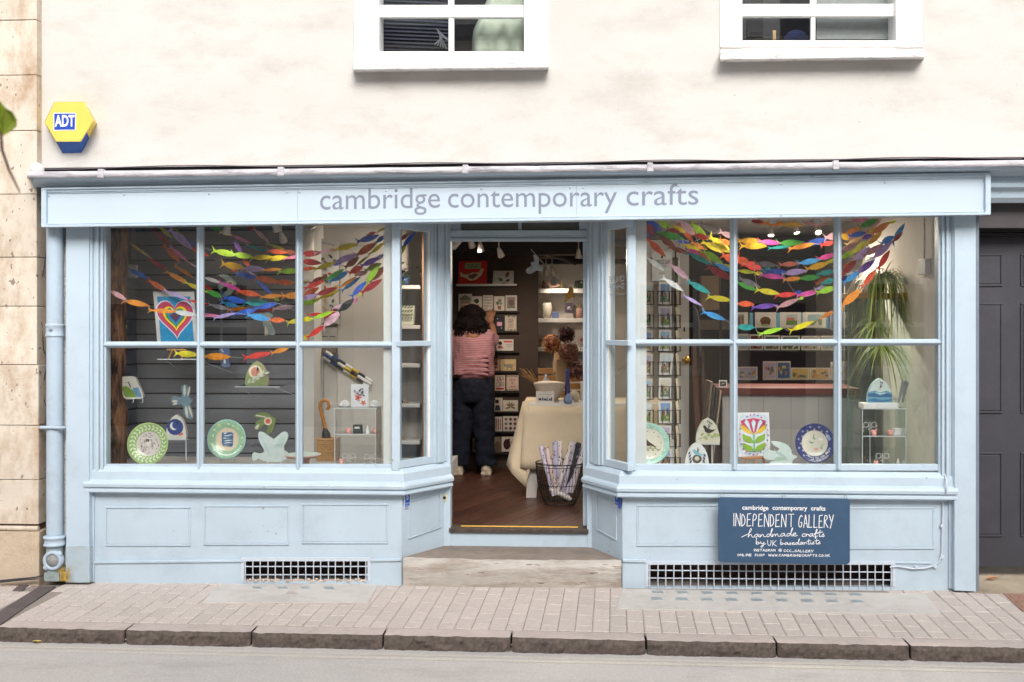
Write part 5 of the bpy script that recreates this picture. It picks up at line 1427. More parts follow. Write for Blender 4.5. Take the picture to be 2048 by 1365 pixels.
# acrylic display cases
def acrylic_case(name, px0, px1, top, shelf, Y0, Y1, lab, bot=932):
    o = thing(name, lab, 'display case', P((px0+px1)/2, bot, Y0))
    a_, b_ = P(px0, top, Y0), P(px1, top, Y0); x0, x1, zt = a_.x, b_.x, a_.z; zsh = P(px0, shelf, Y0).z
    for nm, q in (('top_plate', (x0-.008, x1+.008, Y0-.008, Y1, zt-.005, zt)), ('shelf_plate', (x0+.004, x1-.004, Y0+.004, Y1, zsh-.005, zsh)), ('side_plate', (x0, x0+.004, Y0, Y1, ZB, zt-.006)), ('side_plate', (x1-.004, x1, Y0, Y1, ZB, zt-.006)), ('back_plate', (x0+.005, x1-.005, Y1-.004, Y1, ZB, zt-.006))):
        mb = MB(); mb.box(*q); mb.build(nm, M_ACR, parent=o)
    for q in ((x0-.008, x1+.008, Y0-.011, Y0-.0085, zt-.005, zt), (x0, x1, Y0-.003, Y0-.0005, zsh-.005, zsh), (x0, x0+.004, Y0-.003, Y0-.0005, ZB, zt-.006), (x1-.004, x1, Y0-.003, Y0-.0005, ZB, zt-.006)):
        mb = MB(); mb.box(*q); mb.build('polished_edge', M_ACRE, parent=o)
    return zt, zsh
acrylic_case('acrylic_case', 669, 752, 816, 868, .34, .56, 'clear acrylic display case of jewellery in the left window')
acrylic_case('acrylic_case', 1724, 1812, 817, 872, .36, .58, 'clear acrylic display case of jewellery in the right window')
seacard = [('leaf', .4, .6, a*1.256, .22, .05, (206, 84, 56)) for a in range(5)] + [('leaf', .7, .82, a*1.256+.4, .18, .04, (214, 112, 72)) for a in range(5)] + floral(9, [(150, 130, 150), (110, 130, 124), (170, 160, 176), (60, 92, 84)])
card('sealife_card', [(702, 769), (737, 769), (737, 814), (702, 814)], .42, (226, 224, 228), seacard, 'white card printed with orange starfish and shells on the acrylic case', thick=.012)
def coral(px, py, Y, lab, k_):
    mb = MB(); r = random.Random(k_); c = P(px, py, Y)
    for i in range(9):
        a = math.pi*(i+.5)/9
        pts = [c + Vector((math.cos(a)*.036*t + .004*r.random(), .012*r.random(), .004 + math.sin(a)*.042*t)) for t in (0, .35, .7, 1)]
        mb.tube(pts, [.006, .009, .011, .007], 7)
    mb.build('white_coral', flat((224, 222, 222), .5), label=lab, cat='coral')
coral(688, 814, .42, 'white ceramic coral left of the starfish card', 1); coral(748, 814, .42, 'white round ceramic shell right of the starfish card', 2)
def trinket(px, py, Y, col, lab, nm='owl_trinket'):
    mb = MB(); c = P(px, py, Y); k = ppm(Y)
    mb.lathe([(0, 0), (4/k, 0), (5/k, 5/k), (4.4/k, 9/k), (3/k, 11/k), (0, 11.5/k)], c, 12)
    for s_ in (-1, 1): mb.add([c + Vector((s_*3.8/k, -.002, 9/k)), c + Vector((s_*4.6/k, 0, 14/k)), c + Vector((s_*1.2/k, 0, 11/k))], [(0, 1, 2)])
    mb.lathe([(0, .0045), (1.6/k, .0045), (1.9/k, -.006)], c + Vector((0, -4.6/k + .004, 5.5/k)), 8, 1, (Vector((1, 0, 0)), Vector((0, 0, 1)), Vector((0, -1, 0))))
    mb.build(nm, [flat(col, .4), flat((236, 226, 200), .4)], label=lab, cat='ornament', recalc=False)
trinket(697, 868, .42, (232, 158, 150), 'pink owl trinket on the left acrylic case shelf, left end'); trinket(750, 868, .46, (228, 150, 140), 'pink owl trinket on the left acrylic case shelf, right end'); trinket(683, 930, .42, (232, 160, 152), 'pink owl trinket at the foot of the left acrylic case')
trinket(1748, 872, .44, (232, 158, 150), 'pink owl trinket on the right acrylic case shelf, left one'); trinket(1780, 872, .44, (230, 152, 142), 'pink owl trinket on the right acrylic case shelf, right one'); trinket(1752, 934, .44, (232, 160, 152), 'pink owl trinket at the foot of the right acrylic case')
mb = MB(); mb.rect(706, 851, 722, 868, .44, .50, 0); mb.rect(709, 854, 719, 858, .439, .44, 1); mb.build('ring_box', [flat((56, 62, 60), .6), flat((206, 206, 206), .6)], label='dark ring box on the shelf of the left acrylic case', cat='box', bevel=.003)
mb = MB(); mb.slab([(1788, 871), (1791, 858), (1805, 858), (1808, 871)], .44, .50); mb.build('jewellery_stand', flat((222, 222, 222), .6), label='white sloped jewellery stand in the right acrylic case', cat='stand', bevel=.003)
for i, (px, py, Y, lab) in enumerate(((735, 868, .45, 'white jewellery cone in the left acrylic case'), (1796, 934, .44, 'taller white jewellery cone at the foot of the right case'), (1806, 934, .47, 'shorter white jewellery cone at the foot of the right case'))):
    mb = MB(); k = ppm(Y); mb.lathe([(4.5/k, 0), (2.5/k, 10/k), (.4/k, (17 if i < 2 else 13)/k), (0, (17.3 if i < 2 else 13.3)/k)], P(px, py, Y), 12); mb.build('ring_cone', flat((226, 224, 222), .5), label=lab, cat='stand')
def earrings(px, Y, y0, lab):
    mb = MB()
    for d in (-8, 8):
        c = P(px + d, y0, Y); k = ppm(Y)
        mb.tube([c + Vector((math.cos(t)*5/k, 0, math.sin(t)*5/k)) for t in [i*.52 for i in range(13)]], .0016, 5)
        for j in range(4): mb.ell(c + Vector(((-5 if j % 2 else 5)/k, 0, -(3+3*j)/k)), (.003, .003, .004), 6, 4)
    mb.tube([P(px, y0 - 6, Y), P(px, 931, Y)], .0018, 5)
    mb.build('earrings', flat((232, 232, 232), .3), label=lab, cat='earrings')
earrings(698, .40, 912, 'silver hoop earrings on a stand, left acrylic case'); earrings(742, .40, 914, 'silver drop earrings on a stand, left acrylic case'); earrings(1765, .42, 912, 'silver earrings on a stand low in the right case'); earrings(1740, .42, 850, 'silver earrings on the shelf of the right case')

# ------------------------------------------------------------------ paper fish garlands
CR = {'A': (200, 440, 5.25), 'B': (400, 440, 5.248), 'C': (590, 440, 5.25), 'D': (1280, 430, 5.055), 'E': (1470, 430, 5.459), 'F': (1670, 430, 5.057), 'G': (180, 680, 4.655)}
PAL = {'r': (206, 52, 44), 'dr': (156, 32, 40), 'o': (240, 134, 36), 'do': (196, 92, 36), 'y': (238, 196, 30), 'g': (64, 152, 56), 'lg': (158, 200, 50), 't': (26, 148, 146), 'b': (44, 92, 188), 'lb': (60, 146, 206), 'db': (50, 60, 140), 'p': (120, 80, 170), 'l': (178, 156, 212), 'k': (226, 120, 160), 'm': (212, 74, 158), 'br': (140, 72, 56), 'bk': (52, 54, 56), 'w': (230, 222, 220), 'pe': (244, 178, 120), 'mv': (190, 142, 146), 'pk': (222, 172, 186), 'gy': (116, 112, 118), 'ol': (150, 148, 50), 'oy': (242, 166, 30), 'ro': (230, 88, 44), 'yl': (200, 200, 40)}
FISH = """
L0 .62 B90,60,225,110,50,g B215,135,330,160,30,y B340,165,530,245,30,k B500,270,715,325,35,t B715,325,910,345,45,ro B895,330,1000,350,50,br C65,365,265,345,60,dr C220,350,420,305,30,pk C410,315,650,255,55,y C665,225,870,165,60,b C870,125,945,85,25,y
L1 .55 A605,60,750,190,40,y A780,90,925,220,30,ol A900,200,1010,270,50,db B150,325,370,370,60,lg B345,360,550,390,55,lg B550,400,760,390,50,y B710,415,915,390,50,y B890,410,1090,370,30,k C70,435,270,455,60,dr C420,450,650,365,60,l C650,370,850,245,70,do C850,240,945,170,45,b
L2 .44 A740,110,960,300,70,l A950,290,1140,380,45,r B95,385,245,435,35,bk B245,465,460,505,65,oy B450,510,670,520,60,l B670,530,855,518,30,o B835,545,1060,530,50,lg C65,520,215,505,38,ro C210,520,420,445,45,y C530,495,665,395,60,br C780,360,940,235,40,y
L3 .36 A750,295,915,430,40,k A925,445,1015,500,14,pk B40,605,215,660,35,w B215,660,425,740,42,m B405,750,625,790,55,ro B650,810,870,795,42,o B880,800,1090,790,60,o C110,720,300,640,50,r C330,630,510,520,45,g C575,560,705,490,60,r C705,480,875,400,55,p C835,435,940,360,40,l
L4 .50 A570,120,730,265,45,dr A675,280,830,435,50,do A800,495,975,605,35,o B40,690,130,740,35,r B235,865,440,935,50,lb B310,940,510,930,40,o B580,965,790,930,50,dr B780,935,985,905,45,pk C70,890,240,835,50,lg C245,830,455,740,50,y C500,740,685,600,40,lb C635,580,760,545,50,mv
L5 .40 A325,250,535,400,28,pe A520,420,710,530,45,dr A705,550,920,665,45,o A905,660,1120,760,40,y B70,750,225,805,50,g B265,820,480,860,60,b B475,870,715,870,65,t B820,865,980,855,55,bk C65,830,235,790,50,l C220,790,435,715,55,dr C470,710,640,600,35,o C745,530,900,460,60,ol
L6 .34 A290,515,500,615,45,b A520,640,700,745,50,do A690,745,930,840,28,l A930,845,1125,885,30,r B100,890,305,940,45,gy B365,990,590,940,50,b B590,930,805,880,50,b C140,1000,300,985,30,r C310,1030,440,940,50,dr C400,930,520,890,30,pk C605,870,655,815,35,k C660,800,800,660,40,y
L7 .13 A95,740,275,840,45,mv A260,850,505,900,55,o A535,950,790,965,42,o A770,965,1010,1000,50,w A1000,1000,1240,1005,32,k B160,1030,370,980,35,l B510,1000,725,1045,60,lb B735,1050,890,1055,50,do B930,1080,1090,1045,45,y C65,1045,180,1040,50,y C180,1040,390,965,40,lg C465,960,610,835,65,bk C710,760,905,630,60,dr
L8 .20 G805,125,1000,140,55,y G1060,155,1300,160,60,o G1450,165,1675,125,50,r G1700,120,1850,75,40,o C65,1250,150,1215,45,y C140,1230,305,1110,50,r C300,1120,475,970,70,pk C600,800,745,650,55,b C750,660,880,490,60,lg C790,640,940,495,70,br
L9 .58 B365,240,440,345,45,p B440,400,525,490,45,do B515,545,600,620,25,l B610,650,755,780,35,b B780,830,830,850,25,lg
L10 .47 B320,500,400,545,40,do B395,570,600,610,55,b B600,610,800,650,60,do B800,650,975,665,55,do B975,660,1130,655,40,ol C80,800,245,715,55,do C165,670,330,610,65,dr C370,645,555,545,60,lb C635,490,770,380,25,ol
L11 .66 B490,60,580,105,45,dr B570,100,715,230,40,mv B715,255,890,315,30,ol C390,470,490,450,40,b C760,160,850,130,30,r
R0 .62 D625,100,820,185,60,gy E150,50,305,80,50,dr E290,90,560,100,50,o E505,110,745,110,50,oy E755,90,985,105,50,mv F190,60,340,35,40,k F300,190,460,50,40,mv
R1 .56 D190,50,300,140,55,lg D330,115,460,180,45,y D415,100,530,265,55,do D815,175,980,240,50,pk E45,280,320,300,70,oy E270,290,490,310,50,m E480,310,740,300,60,g E775,320,1010,265,60,b E990,250,1170,215,70,pk F100,200,260,125,45,o F255,125,430,50,60,g
R2 .50 D60,60,220,175,80,b D200,180,440,250,65,g D380,260,500,290,35,b D440,300,620,370,45,y D530,280,675,350,45,o D640,280,870,380,60,y E80,340,340,340,60,oy E385,365,600,345,30,t E605,370,860,315,50,o E950,330,1090,295,45,r F60,210,160,240,60,oy F320,185,440,125,35,y F380,190,545,80,60,o F530,90,615,65,25,yl
R3 .46 D530,90,675,250,70,lg D715,230,915,375,75,y D810,250,920,300,50,o E30,470,160,560,80,ro E100,530,290,590,80,r E500,545,700,530,50,br E700,530,930,490,55,lb E910,480,1110,430,50,m F120,300,275,225,45,pe F280,240,375,205,50,p F330,300,470,180,55,oy
R4 .40 D60,100,135,190,70,dr D280,150,400,170,40,dr D560,200,690,240,50,r D840,410,1010,480,75,ro E290,600,410,610,50,t E330,620,565,625,60,b E530,640,780,610,60,l E790,590,1010,530,60,oy E1005,520,1120,480,40,yl F60,440,190,365,50,lg F170,390,330,260,50,yl
R5 .35 D60,190,95,240,50,b D205,235,350,320,60,br D300,330,490,390,45,br D470,350,650,410,45,m D600,370,715,480,50,o D820,500,1000,570,45,y E30,610,215,630,40,yl E220,640,300,640,40,y E290,660,535,685,50,m E540,710,710,690,45,o E700,695,925,680,55,g E905,650,1090,610,50,t F60,370,225,280,45,mv F210,460,350,330,55,l F300,410,480,300,55,mv F465,290,590,220,60,lb
R6 .30 D80,250,250,415,55,ro D490,390,720,500,50,t D650,370,830,490,65,lg D770,500,920,570,45,lb E60,700,265,785,55,gy E250,820,475,860,55,y E455,880,660,865,50,r E690,880,905,840,50,m E950,750,1090,700,50,t F75,600,215,460,60,dr F230,590,395,460,60,p F385,440,565,280,60,l F585,280,700,95,50,lb
R7 .25 D75,440,240,560,45,w D310,500,495,655,55,pk D495,680,700,790,55,t D700,830,915,865,50,y E30,970,200,975,55,ro E205,1010,455,985,50,p E470,1010,690,920,50,mv E700,920,750,900,30,lg E905,850,1100,790,60,lg F95,680,240,580,50,lb F310,470,400,440,25,w F440,540,550,365,55,r F590,270,680,180,40,dr
R8 .18 D245,645,430,765,45,w D450,820,620,915,30,l D650,985,855,1060,50,lb E25,1225,210,1230,60,t E280,1300,515,1240,45,lg E615,1260,855,1165,50,y E935,1130,1085,1050,40,o F70,920,260,755,65,o F285,720,415,555,55,ro
R9 .43 D410,60,550,200,70,pk D700,530,910,645,70,dr E30,740,230,820,55,g E230,530,445,555,55,gy E660,850,740,855,50,b E880,810,1000,790,30,l E890,750,1010,690,50,do F60,660,130,630,40,db F130,600,240,560,25,w F95,520,200,470,30,o F150,215,310,180,50,b
"""
UNIT = [(-.04, .80), (.09, .24), (.17, .16), (.28, .38), (.45, .5), (.62, .48), (.80, .33), (.93, .14), (1, 0), (.93, -.16), (.80, -.34), (.62, -.48), (.45, -.5), (.28, -.38), (.17, -.16), (.08, -.26), (-.05, -.78), (.06, -.02)]
DESC = {'L0': 'green white and yellow paper fish garland highest in the left window', 'L1': 'paper fish garland with two lime then two yellow fish, left window', 'L2': 'paper fish garland led by a large lilac fish, left window', 'L3': 'paper fish garland with white then magenta fish across the grey bird', 'L4': 'paper fish garland led by dark red and rust fish, left window', 'L5': 'paper fish garland beginning with a slim peach fish, left window', 'L6': 'paper fish garland beginning with a single blue fish by the switch', 'L7': 'paper fish garland crossing in front of the rainbow heart print', 'L8': 'lowest paper fish garland, below the transom of the left window', 'L9': 'short steep paper fish garland of purple rust and blue, left window', 'L10': 'paper fish garland with rust brown fish in the middle pane, left window', 'L11': 'paper fish garland with dark red and mauve fish near the lamps, left window',
        'R0': 'orange and mauve paper fish garland highest in the right window', 'R1': 'paper fish garland with magenta green and blue fish below the spotlights', 'R2': 'paper fish garland starting with a big blue fish, right window', 'R3': 'paper fish garland with a big lime then yellow fish, right window', 'R4': 'paper fish garland with teal blue and lilac fish mid right window', 'R5': 'paper fish garland with two brown fish near its left end', 'R6': 'paper fish garland ending in a steep bright blue fish at top right', 'R7': 'paper fish garland with white teal yellow and purple fish, right window', 'R8': 'lowest paper fish garland, yellow and orange fish above the right transom', 'R9': 'paper fish garland with a dark red fish beside the white door'}
WGT = mat('garland_string', S(206, 204, 200), .8, .05, 20)
def fish_mat(c):
    k = 'fish_' + c
    if k in MATS: return MATS[k]
    b = [min(.92, q*1.25 + .02) for q in S(*PAL[c])]
    m = mat(k, b, .7, .28, 20, spec=.2, stain=tuple(min(.95, q*1.5+.10) for q in b), stain_amt=.6, stain_scale=34)
    n, l = m.node_tree.nodes, m.node_tree.links       # tissue paper lets some light through
    tr, mx = n.new('ShaderNodeBsdfTranslucent'), n.new('ShaderNodeMixShader')
    mx.inputs[0].default_value = .3
    src = n['Principled BSDF'].inputs['Base Color'].links[0].from_socket
    l.new(src, tr.inputs[0]); l.new(n['Principled BSDF'].outputs[0], mx.inputs[1]); l.new(tr.outputs[0], mx.inputs[2]); l.new(mx.outputs[0], n['Material Output'].inputs[0])
    return m
for line in FISH.strip().splitlines():
    tk = line.split(); key, Y = tk[0], float(tk[1])
    items = []
    for t in tk[2:]:
        ox, oy, kk = CR[t[0]]; q = t[1:].split(',')
        x0, y0, x1, y1, w = [float(z) for z in q[:5]]
        items.append((ox + x0/kk, oy + y0/kk, ox + x1/kk, oy + y1/kk, w/kk, q[5]))
    gl = thing('fish_garland', DESC[key], 'garland', P(items[0][0], items[0][1], Y), 'paper fish garlands in the %s window' % ('left' if key[0] == 'L' else 'right'))
    prev = None
    for x0, y0, x1, y1, w, c in items:
        Yf = Y + ru(-.015, .015)
        a, b = P(x0, y0, Yf), P(x1, y1, Yf)
        d = b - a; up = Vector((-d.z, 0, d.x)).normalized()
        if up.z < 0: up = -up
        a = a - d*.11; b = b + d*.06; d = b - a; hw = w / ppm(Yf) * 1.14; mb = MB(); bend = ru(-.012, .012); tw_ = ru(-.25, .25)
        front = [a + d*u + up*(v*hw) + Vector((0, bend*math.sin(u*3.14) + v*hw*tw_, 0)) for u, v in UNIT]
        # two halves so that a bent fish stays cleanly shaded
        n = len(UNIT); vs = front + [q + Vector((0, .0012, 0)) for q in front]
        tris = [(0, 1, 17), (15, 16, 17), (1, 2, 14, 15, 17), (2, 3, 13, 14), (3, 4, 12, 13), (4, 5, 11, 12), (5, 6, 10, 11), (6, 7, 9, 10), (7, 8, 9)]
        fs = list(tris) + [tuple(i + n for i in t[::-1]) for t in tris] + [(i, (i+1) % n, (i+1) % n + n, i + n) for i in range(n)]
        mb.add(vs, fs); mb.build('fish', fish_mat(c), parent=gl)
        if prev is not None and (a - prev).length < .30 and (a - prev).length > .02:
            mb = MB(); mb.tube([prev, a], .0012, 4); mb.build('string', WGT, parent=gl)
        prev = b
# two more fish and the rail end seen through the left side light
gl = thing('fish_garland', 'end of the garlands, blue and yellow fish in the left side light', 'garland', P(815, 490, .30), 'paper fish garlands in the left window')
for x0, y0, x1, y1, w, c in ((802, 498, 831, 464, 9, 'b'), (799, 482, 816, 468, 8, 'dr'), (797, 516, 813, 488, 7, 'y')):
    a, b = P(x0, y0, .36), P(x1, y1, .36); d = b - a; up = Vector((-d.z, 0, d.x)).normalized(); hw = w/ppm(.36)
    mb = MB(); mb.prism([a + d*u + up*(v*hw) for u, v in UNIT], (0, .0012, 0)); mb.build('fish', fish_mat(c), parent=gl)
mb = MB(); mb.tube([P(800, 445, .36), P(834, 463, .36)], .008, 8); mb.build('rail_end', M_WHITE, parent=gl)

# ------------------------------------------------------------------ spotlights
M_LAMP = mat('spot_shell', S(196, 190, 184), .4, .05, 20, metal=.2)
M_GLOW = mat('lamp_glow', S(255, 236, 206), .5, 0, 5, emit=((1.0, .82, .58), 9))
def spot(px, py, Y, aim, lab, lit=True, L=.085, r=.03, power=0, back=True, grp='ceiling spotlights'):
    c = P(px, py, Y); a = (Vector(aim)).normalized()
    o = thing('spotlight', lab, 'spotlight', c, grp)
    u = a.orthogonal().normalized(); v = a.cross(u)
    mb = MB(); mb.lathe([(0, -L), (r*.45, -L), (r*.75, -L*.6), (r, -.01), (r, 0), (r*.88, 0), (r*.8, -.012), (0, -.02)], c, 18, 0, (u, v, a)); mb.build('shade', M_LAMP, parent=o)
    if lit:
        mb = MB(); mb.lathe([(0, -.006), (r*.82, -.006), (r*.82, -.009)], c, 16, 0, (u, v, a)); mb.build('bulb', M_GLOW, parent=o)
    mb = MB(); top = c - a*L*.9; mb.tube([top, Vector((top.x, top.y, ZC))], .005, 6); mb.build('stem', M_LAMP, parent=o)
    if power:
        l = bpy.data.lights.new('spot_beam', 'SPOT'); lo = bpy.data.objects.new('spot_beam', l); COL.objects.link(lo)
        lo.parent = o; lo.location = a*.02; lo.rotation_euler = (-a).to_track_quat('Z', 'Y').to_euler()
        l.energy = power; l.color = (1.0, .86, .70); l.spot_size = math.radians(110); l.spot_blend = .8; l.shadow_soft_size = .03
SPW = 75
spot(1542, 472, 2.0, (-.1, -.45, -1), 'lit spotlight left of centre under the ceiling, right window', power=SPW); spot(1594, 467, 2.0, (.15, -.4, -1), 'lit spotlight right of centre under the ceiling, right window', power=SPW)
spot(1637, 466, 2.0, (.05, -.75, -.7), 'glaring spotlight aimed at the street, right window', power=SPW*.6); spot(1492, 443, .34, (-.9, .55, -1), 'spotlight at the top left of the middle pane, right window', power=5); spot(1546, 444, .34, (.1, .8, -1), 'spotlight at the top centre of the middle pane, right window', power=5); spot(1636, 446, .34, (.5, .6, -1), 'spotlight at the top right of the middle pane, right window', power=4)
spot(628, 456, .8, (.5, .1, -1), 'lit spotlight at the top of the third pane, left window', power=SPW*.05)
spot(452, 466, .36, (-.5, .7, -1), 'white spotlight between fish at the top of the second pane, left window', lit=False, r=.03, power=3); spot(555, 462, .36, (.2, .7, -1), 'white spotlight at the top right of the second pane', lit=False, power=3); spot(567, 483, .75, (0, .7, -.6), 'square headed spotlight hanging lowest in the second pane', lit=False)
spot(905, 494, 1.0, (-.8, .45, -.5), 'spotlight aimed left at the edge of the doorway', power=SPW*.35); spot(945, 495, 1.8, (.3, .6, -1), 'lit spotlight in the left cluster of the doorway', power=SPW*.35); spot(962, 503, 1.9, (.1, .5, -1), 'lower lit spotlight in the left cluster of the doorway')
spot(1003, 513, 1.9, (.35, .75, -1), 'single lit spotlight left of centre in the doorway', power=SPW*.35); spot(1157, 517, 2.6, (0, .2, -1), 'spotlight by the right door jamb pointing down', lit=True); spot(1173, 514, 2.4, (.05, -.8, -.45), 'glaring spotlight at the right edge of the doorway', power=SPW*.6)
spot(1092, 551, 3.6, (.0, .2, -1), 'spotlight over the alcove shelves, left one'); spot(1108, 548, 3.6, (.3, .5, -1), 'spotlight over the alcove shelves, right one', power=SPW*.10)
# ================================================================== seen through the doorway
def ledge(px0, px1, py, Y, m, nm, lab, d=.06, h=4, cat='shelf', grp=None):
    a, b = P(px0, py, Y), P(px1, py, Y)
    mb = MB(); mb.box(a.x, b.x, Y - d, Y, a.z - h/ppm(Y), a.z); return mb.build(nm, m, label=lab, cat=cat, group=grp, bevel=.003)
M_LEDGED = mat('dark_ledge', S(40, 34, 32), .6, .1, 6)
ledge(914, 1034, 569, CY, M_SHELFW, 'picture_ledge', 'pale picture ledge holding the red bird book', .09)
rows = {623: 'second', 663: 'third', 703: 'fourth', 743: 'fifth', 783: 'sixth', 823: 'seventh', 863: 'eighth', 905: 'lowest'}
for y, wd in rows.items(): ledge(914, 1038, y, CY, M_LEDGED, 'card_ledge', 'dark card ledge, %s row down the brown wall' % wd, .05, 3)
W_ = (214, 204, 192)
def dc(x0, y0, x1, y1, base, mo, lab, th=.006): card('greeting_card', [(x0, y0), (x1, y1)], CY - .035, base, mo, lab, 'card', th, 'cards on the brown wall')
card('bird_book', [(918, 523), (974, 522), (973, 568), (916, 569)], CY - .06, (190, 44, 40), [('r', .22, .08, .78, .34, (140, 160, 120)), ('t', 'WINGED ART', .26, .2, .74, .024, (60, 50, 46)), ('t', 'GARDEN', .34, .3, .68, .03, (60, 50, 46)),
     ('p', [(.06, .48), (.3, .6), (.5, .5), (.72, .5), (.8, .32), (.9, .36), (.82, .62), (.62, .82), (.42, .86), (.28, .74), (.08, .66)], (206, 186, 150)), ('p', [(.36, .62), (.6, .54), (.7, .6), (.52, .78), (.36, .74)], (110, 84, 64)), ('leaf', .1, .52, .2, .3, .02, (120, 96, 72))], 'red picture book with a patterned bird on its cover', 'book', .03)
card('bird_card', [(987, 542), (1028, 542), (1027, 568), (985, 568)], CY - .06, (176, 172, 168), [('leaf', .62, .55, -1.2, .34, .09, (110, 84, 60)), ('leaf', .5, .8, 3.7, .3, .08, (80, 100, 60)), ('leaf', .6, .8, -.3, .25, .06, (70, 62, 52)), ('leaf', .4, .95, 0, .3, .03, (120, 100, 80))], 'grey card with a bird and leaves on the picture ledge', thick=.006)
dc(917, 588, 944, 622, (196, 186, 176), [('p', [(.1, .25), (.5, .06), (.9, .25), (.9, .4), (.1, .4)], (120, 116, 96)), ('r', .15, .42, .85, .9, (150, 124, 110))] + [('c', .3+.15*i, .62, .07, (206, 180, 160)) for i in range(4)], 'card with a house gable at the left of the second row')
dc(943, 593, 964, 622, W_, [('c', .5, .34, .22, (52, 70, 50)), ('c', .35, .3, .14, (60, 84, 56)), ('p', [(.28, .58), (.74, .58), (.66, .95), (.36, .95)], (176, 60, 50))], 'card with a cactus in a red pot')
dc(966, 591, 986, 622, W_, [('e', .2+.2*(i % 4), .12+.19*(i//4), .05, .06, [(150, 90, 76), (92, 100, 72), (176, 130, 100)][i % 3]) for i in range(18)], 'card with small rows of vegetables')
dc(988, 593, 1009, 622, W_, [('c', .55, .3, .16, (120, 132, 96)), ('c', .35, .48, .17, (96, 116, 84)), ('c', .68, .5, .13, (130, 142, 104)), ('p', [(.32, .66), (.7, .66), (.64, .92), (.38, .92)], (150, 100, 62))], 'card with a prickly pear in a brown pot')
dc(1011, 591, 1034, 622, (206, 200, 194), [('r', .14, .12, .84, .72, (150, 130, 126)), ('e', .5, .5, .25, .2, (112, 92, 86)), ('r', .14, .72, .84, .84, (122, 122, 90))], 'card with a framed garden scene at the right of the second row')
dc(953, 634, 964, 661, (150, 150, 142), [('r', .2, .2, .8, .8, (112, 112, 106))], 'narrow grey card left of the raised hand')
dc(965, 632, 987, 662, (196, 180, 172), [('leaf', .3, .9, -1.1, .8, .12, (170, 86, 70))], 'card being lifted behind the raised hand')
dc(989, 632, 1009, 662, (40, 40, 52), [('r', .25, .42, .75, .68, (216, 160, 176)), ('c', .3, .2, .05, (206, 206, 206)), ('c', .7, .82, .05, (206, 206, 206))], 'black card with a pink label')
dc(1010, 632, 1033, 662, (196, 184, 168), [('t', 'LOVE', .28, .42, .72, .05, (70, 60, 56)), ('t', 'YOU', .3, .62, .7, .05, (70, 60, 56)), ('t', 'DAD', .28, .82, .72, .05, (150, 84, 60))] + [('c', .08+.84*rnd(), .06 if i % 2 else .94, .05, (60, 54, 50)) for i in range(10)], 'card lettered love you dad')
dc(991, 679, 1027, 702, (206, 196, 188), [('c', .26, .34, .11, (36, 28, 26)), ('p', [(.08, .8), (.14, .56), (.36, .56), (.44, .8)], (150, 90, 70)), ('r', .46, .14, .92, .28, (196, 70, 60)), ('r', .56, .42, .9, .48, (160, 150, 146)), ('r', .6, .6, .9, .65, (160, 150, 146))], 'landscape card with a figure and red lettering')
dc(974, 718, 999, 742, (176, 140, 124), [('r', .1, .3, .9, .5, (150, 96, 84)), ('r', .1, .7, .9, .78, (112, 70, 62))], 'brown card with a red car at hip height')
dc(1001, 719, 1032, 742, (196, 172, 130), [('e', .58, .58, .24, .18, (140, 130, 120)), ('c', .32, .52, .10, (140, 130, 120)), ('r', .4, .7, .46, .92, (130, 120, 112)), ('r', .7, .7, .76, .92, (130, 120, 112)), ('leaf', .8, .5, -.5, .16, .03, (140, 130, 120))], 'tan card with a grey elephant')
dc(990, 751, 1010, 782, (206, 190, 176), [('t', 'YES', .1, .28, .9, .05, (70, 50, 46)), ('t', 'YOU', .1, .5, .9, .05, (150, 60, 50)), ('t', 'CAN', .1, .72, .9, .05, (70, 50, 46)), ('r', .1, .8, .9, .92, (170, 66, 56))], 'card covered in red and black lettering')
dc(1013, 751, 1037, 782, (206, 180, 166), [('r', .02+.16*i, .02, .10+.16*i, .1, (50, 44, 44)) for i in range(6)] + [('r', .02+.16*i, .9, .10+.16*i, .98, (50, 44, 44)) for i in range(6)] + [('t', 'let us', .3, .35, .7, .03, (120, 80, 70)), ('t', 'go', .4, .55, .6, .03, (120, 80, 70)), ('t', 'outside', .25, .78, .75, .03, (120, 80, 70))], 'card with a black dotted border')
dc(985, 796, 1005, 823, (206, 194, 184), [('c', .45, .28, .2, (60, 44, 40)), ('p', [(.2, .95), (.3, .55), (.7, .55), (.8, .95)], (50, 52, 66))], 'card with a standing figure left of the blossom card')
dc(1006, 801, 1036, 823, (206, 200, 186), [('leaf', .5, .6, a, .36, .06, (120, 104, 84)) for a in (-.6, -1.2, -1.9, -2.5, .3, 2.8)] + [('c', .5, .5, .08, (150, 132, 104))], 'cream card with a brown blossom spray')
dc(985, 834, 1004, 863, (206, 200, 196), [('r', .12+.22*i, .15, .22+.22*i, .9, (150, 70, 66)) for i in range(4)], 'card with red pencil stripes')
dc(1006, 833, 1036, 863, (210, 204, 198), [('c', .2+.3*(i % 3), .2+.3*(i//3), .1, [(140, 110, 96), (120, 60, 56), (92, 70, 66)][(i*2) % 3]) for i in range(9)], 'card with nine round patterned plates')
dc(985, 874, 1001, 904, (150, 136, 122), [('e', .6, .7, .4, .4, (112, 92, 74))], 'brown card at the bottom beside the beetle card')
dc(1003, 874, 1027, 904, (206, 198, 188), [('e', .45, .5, .3, .36, (60, 26, 30)), ('c', .62, .2, .1, (60, 26, 30)), ('leaf', .7, .4, -.4, .3, .03, (60, 26, 30)), ('leaf', .7, .6, .4, .3, .03, (60, 26, 30))], 'card with a dark red beetle')
dc(945, 876, 957, 904, (176, 170, 162), [('r', .2, .2, .8, .8, (120, 116, 112))], 'pale card showing between the trouser legs')

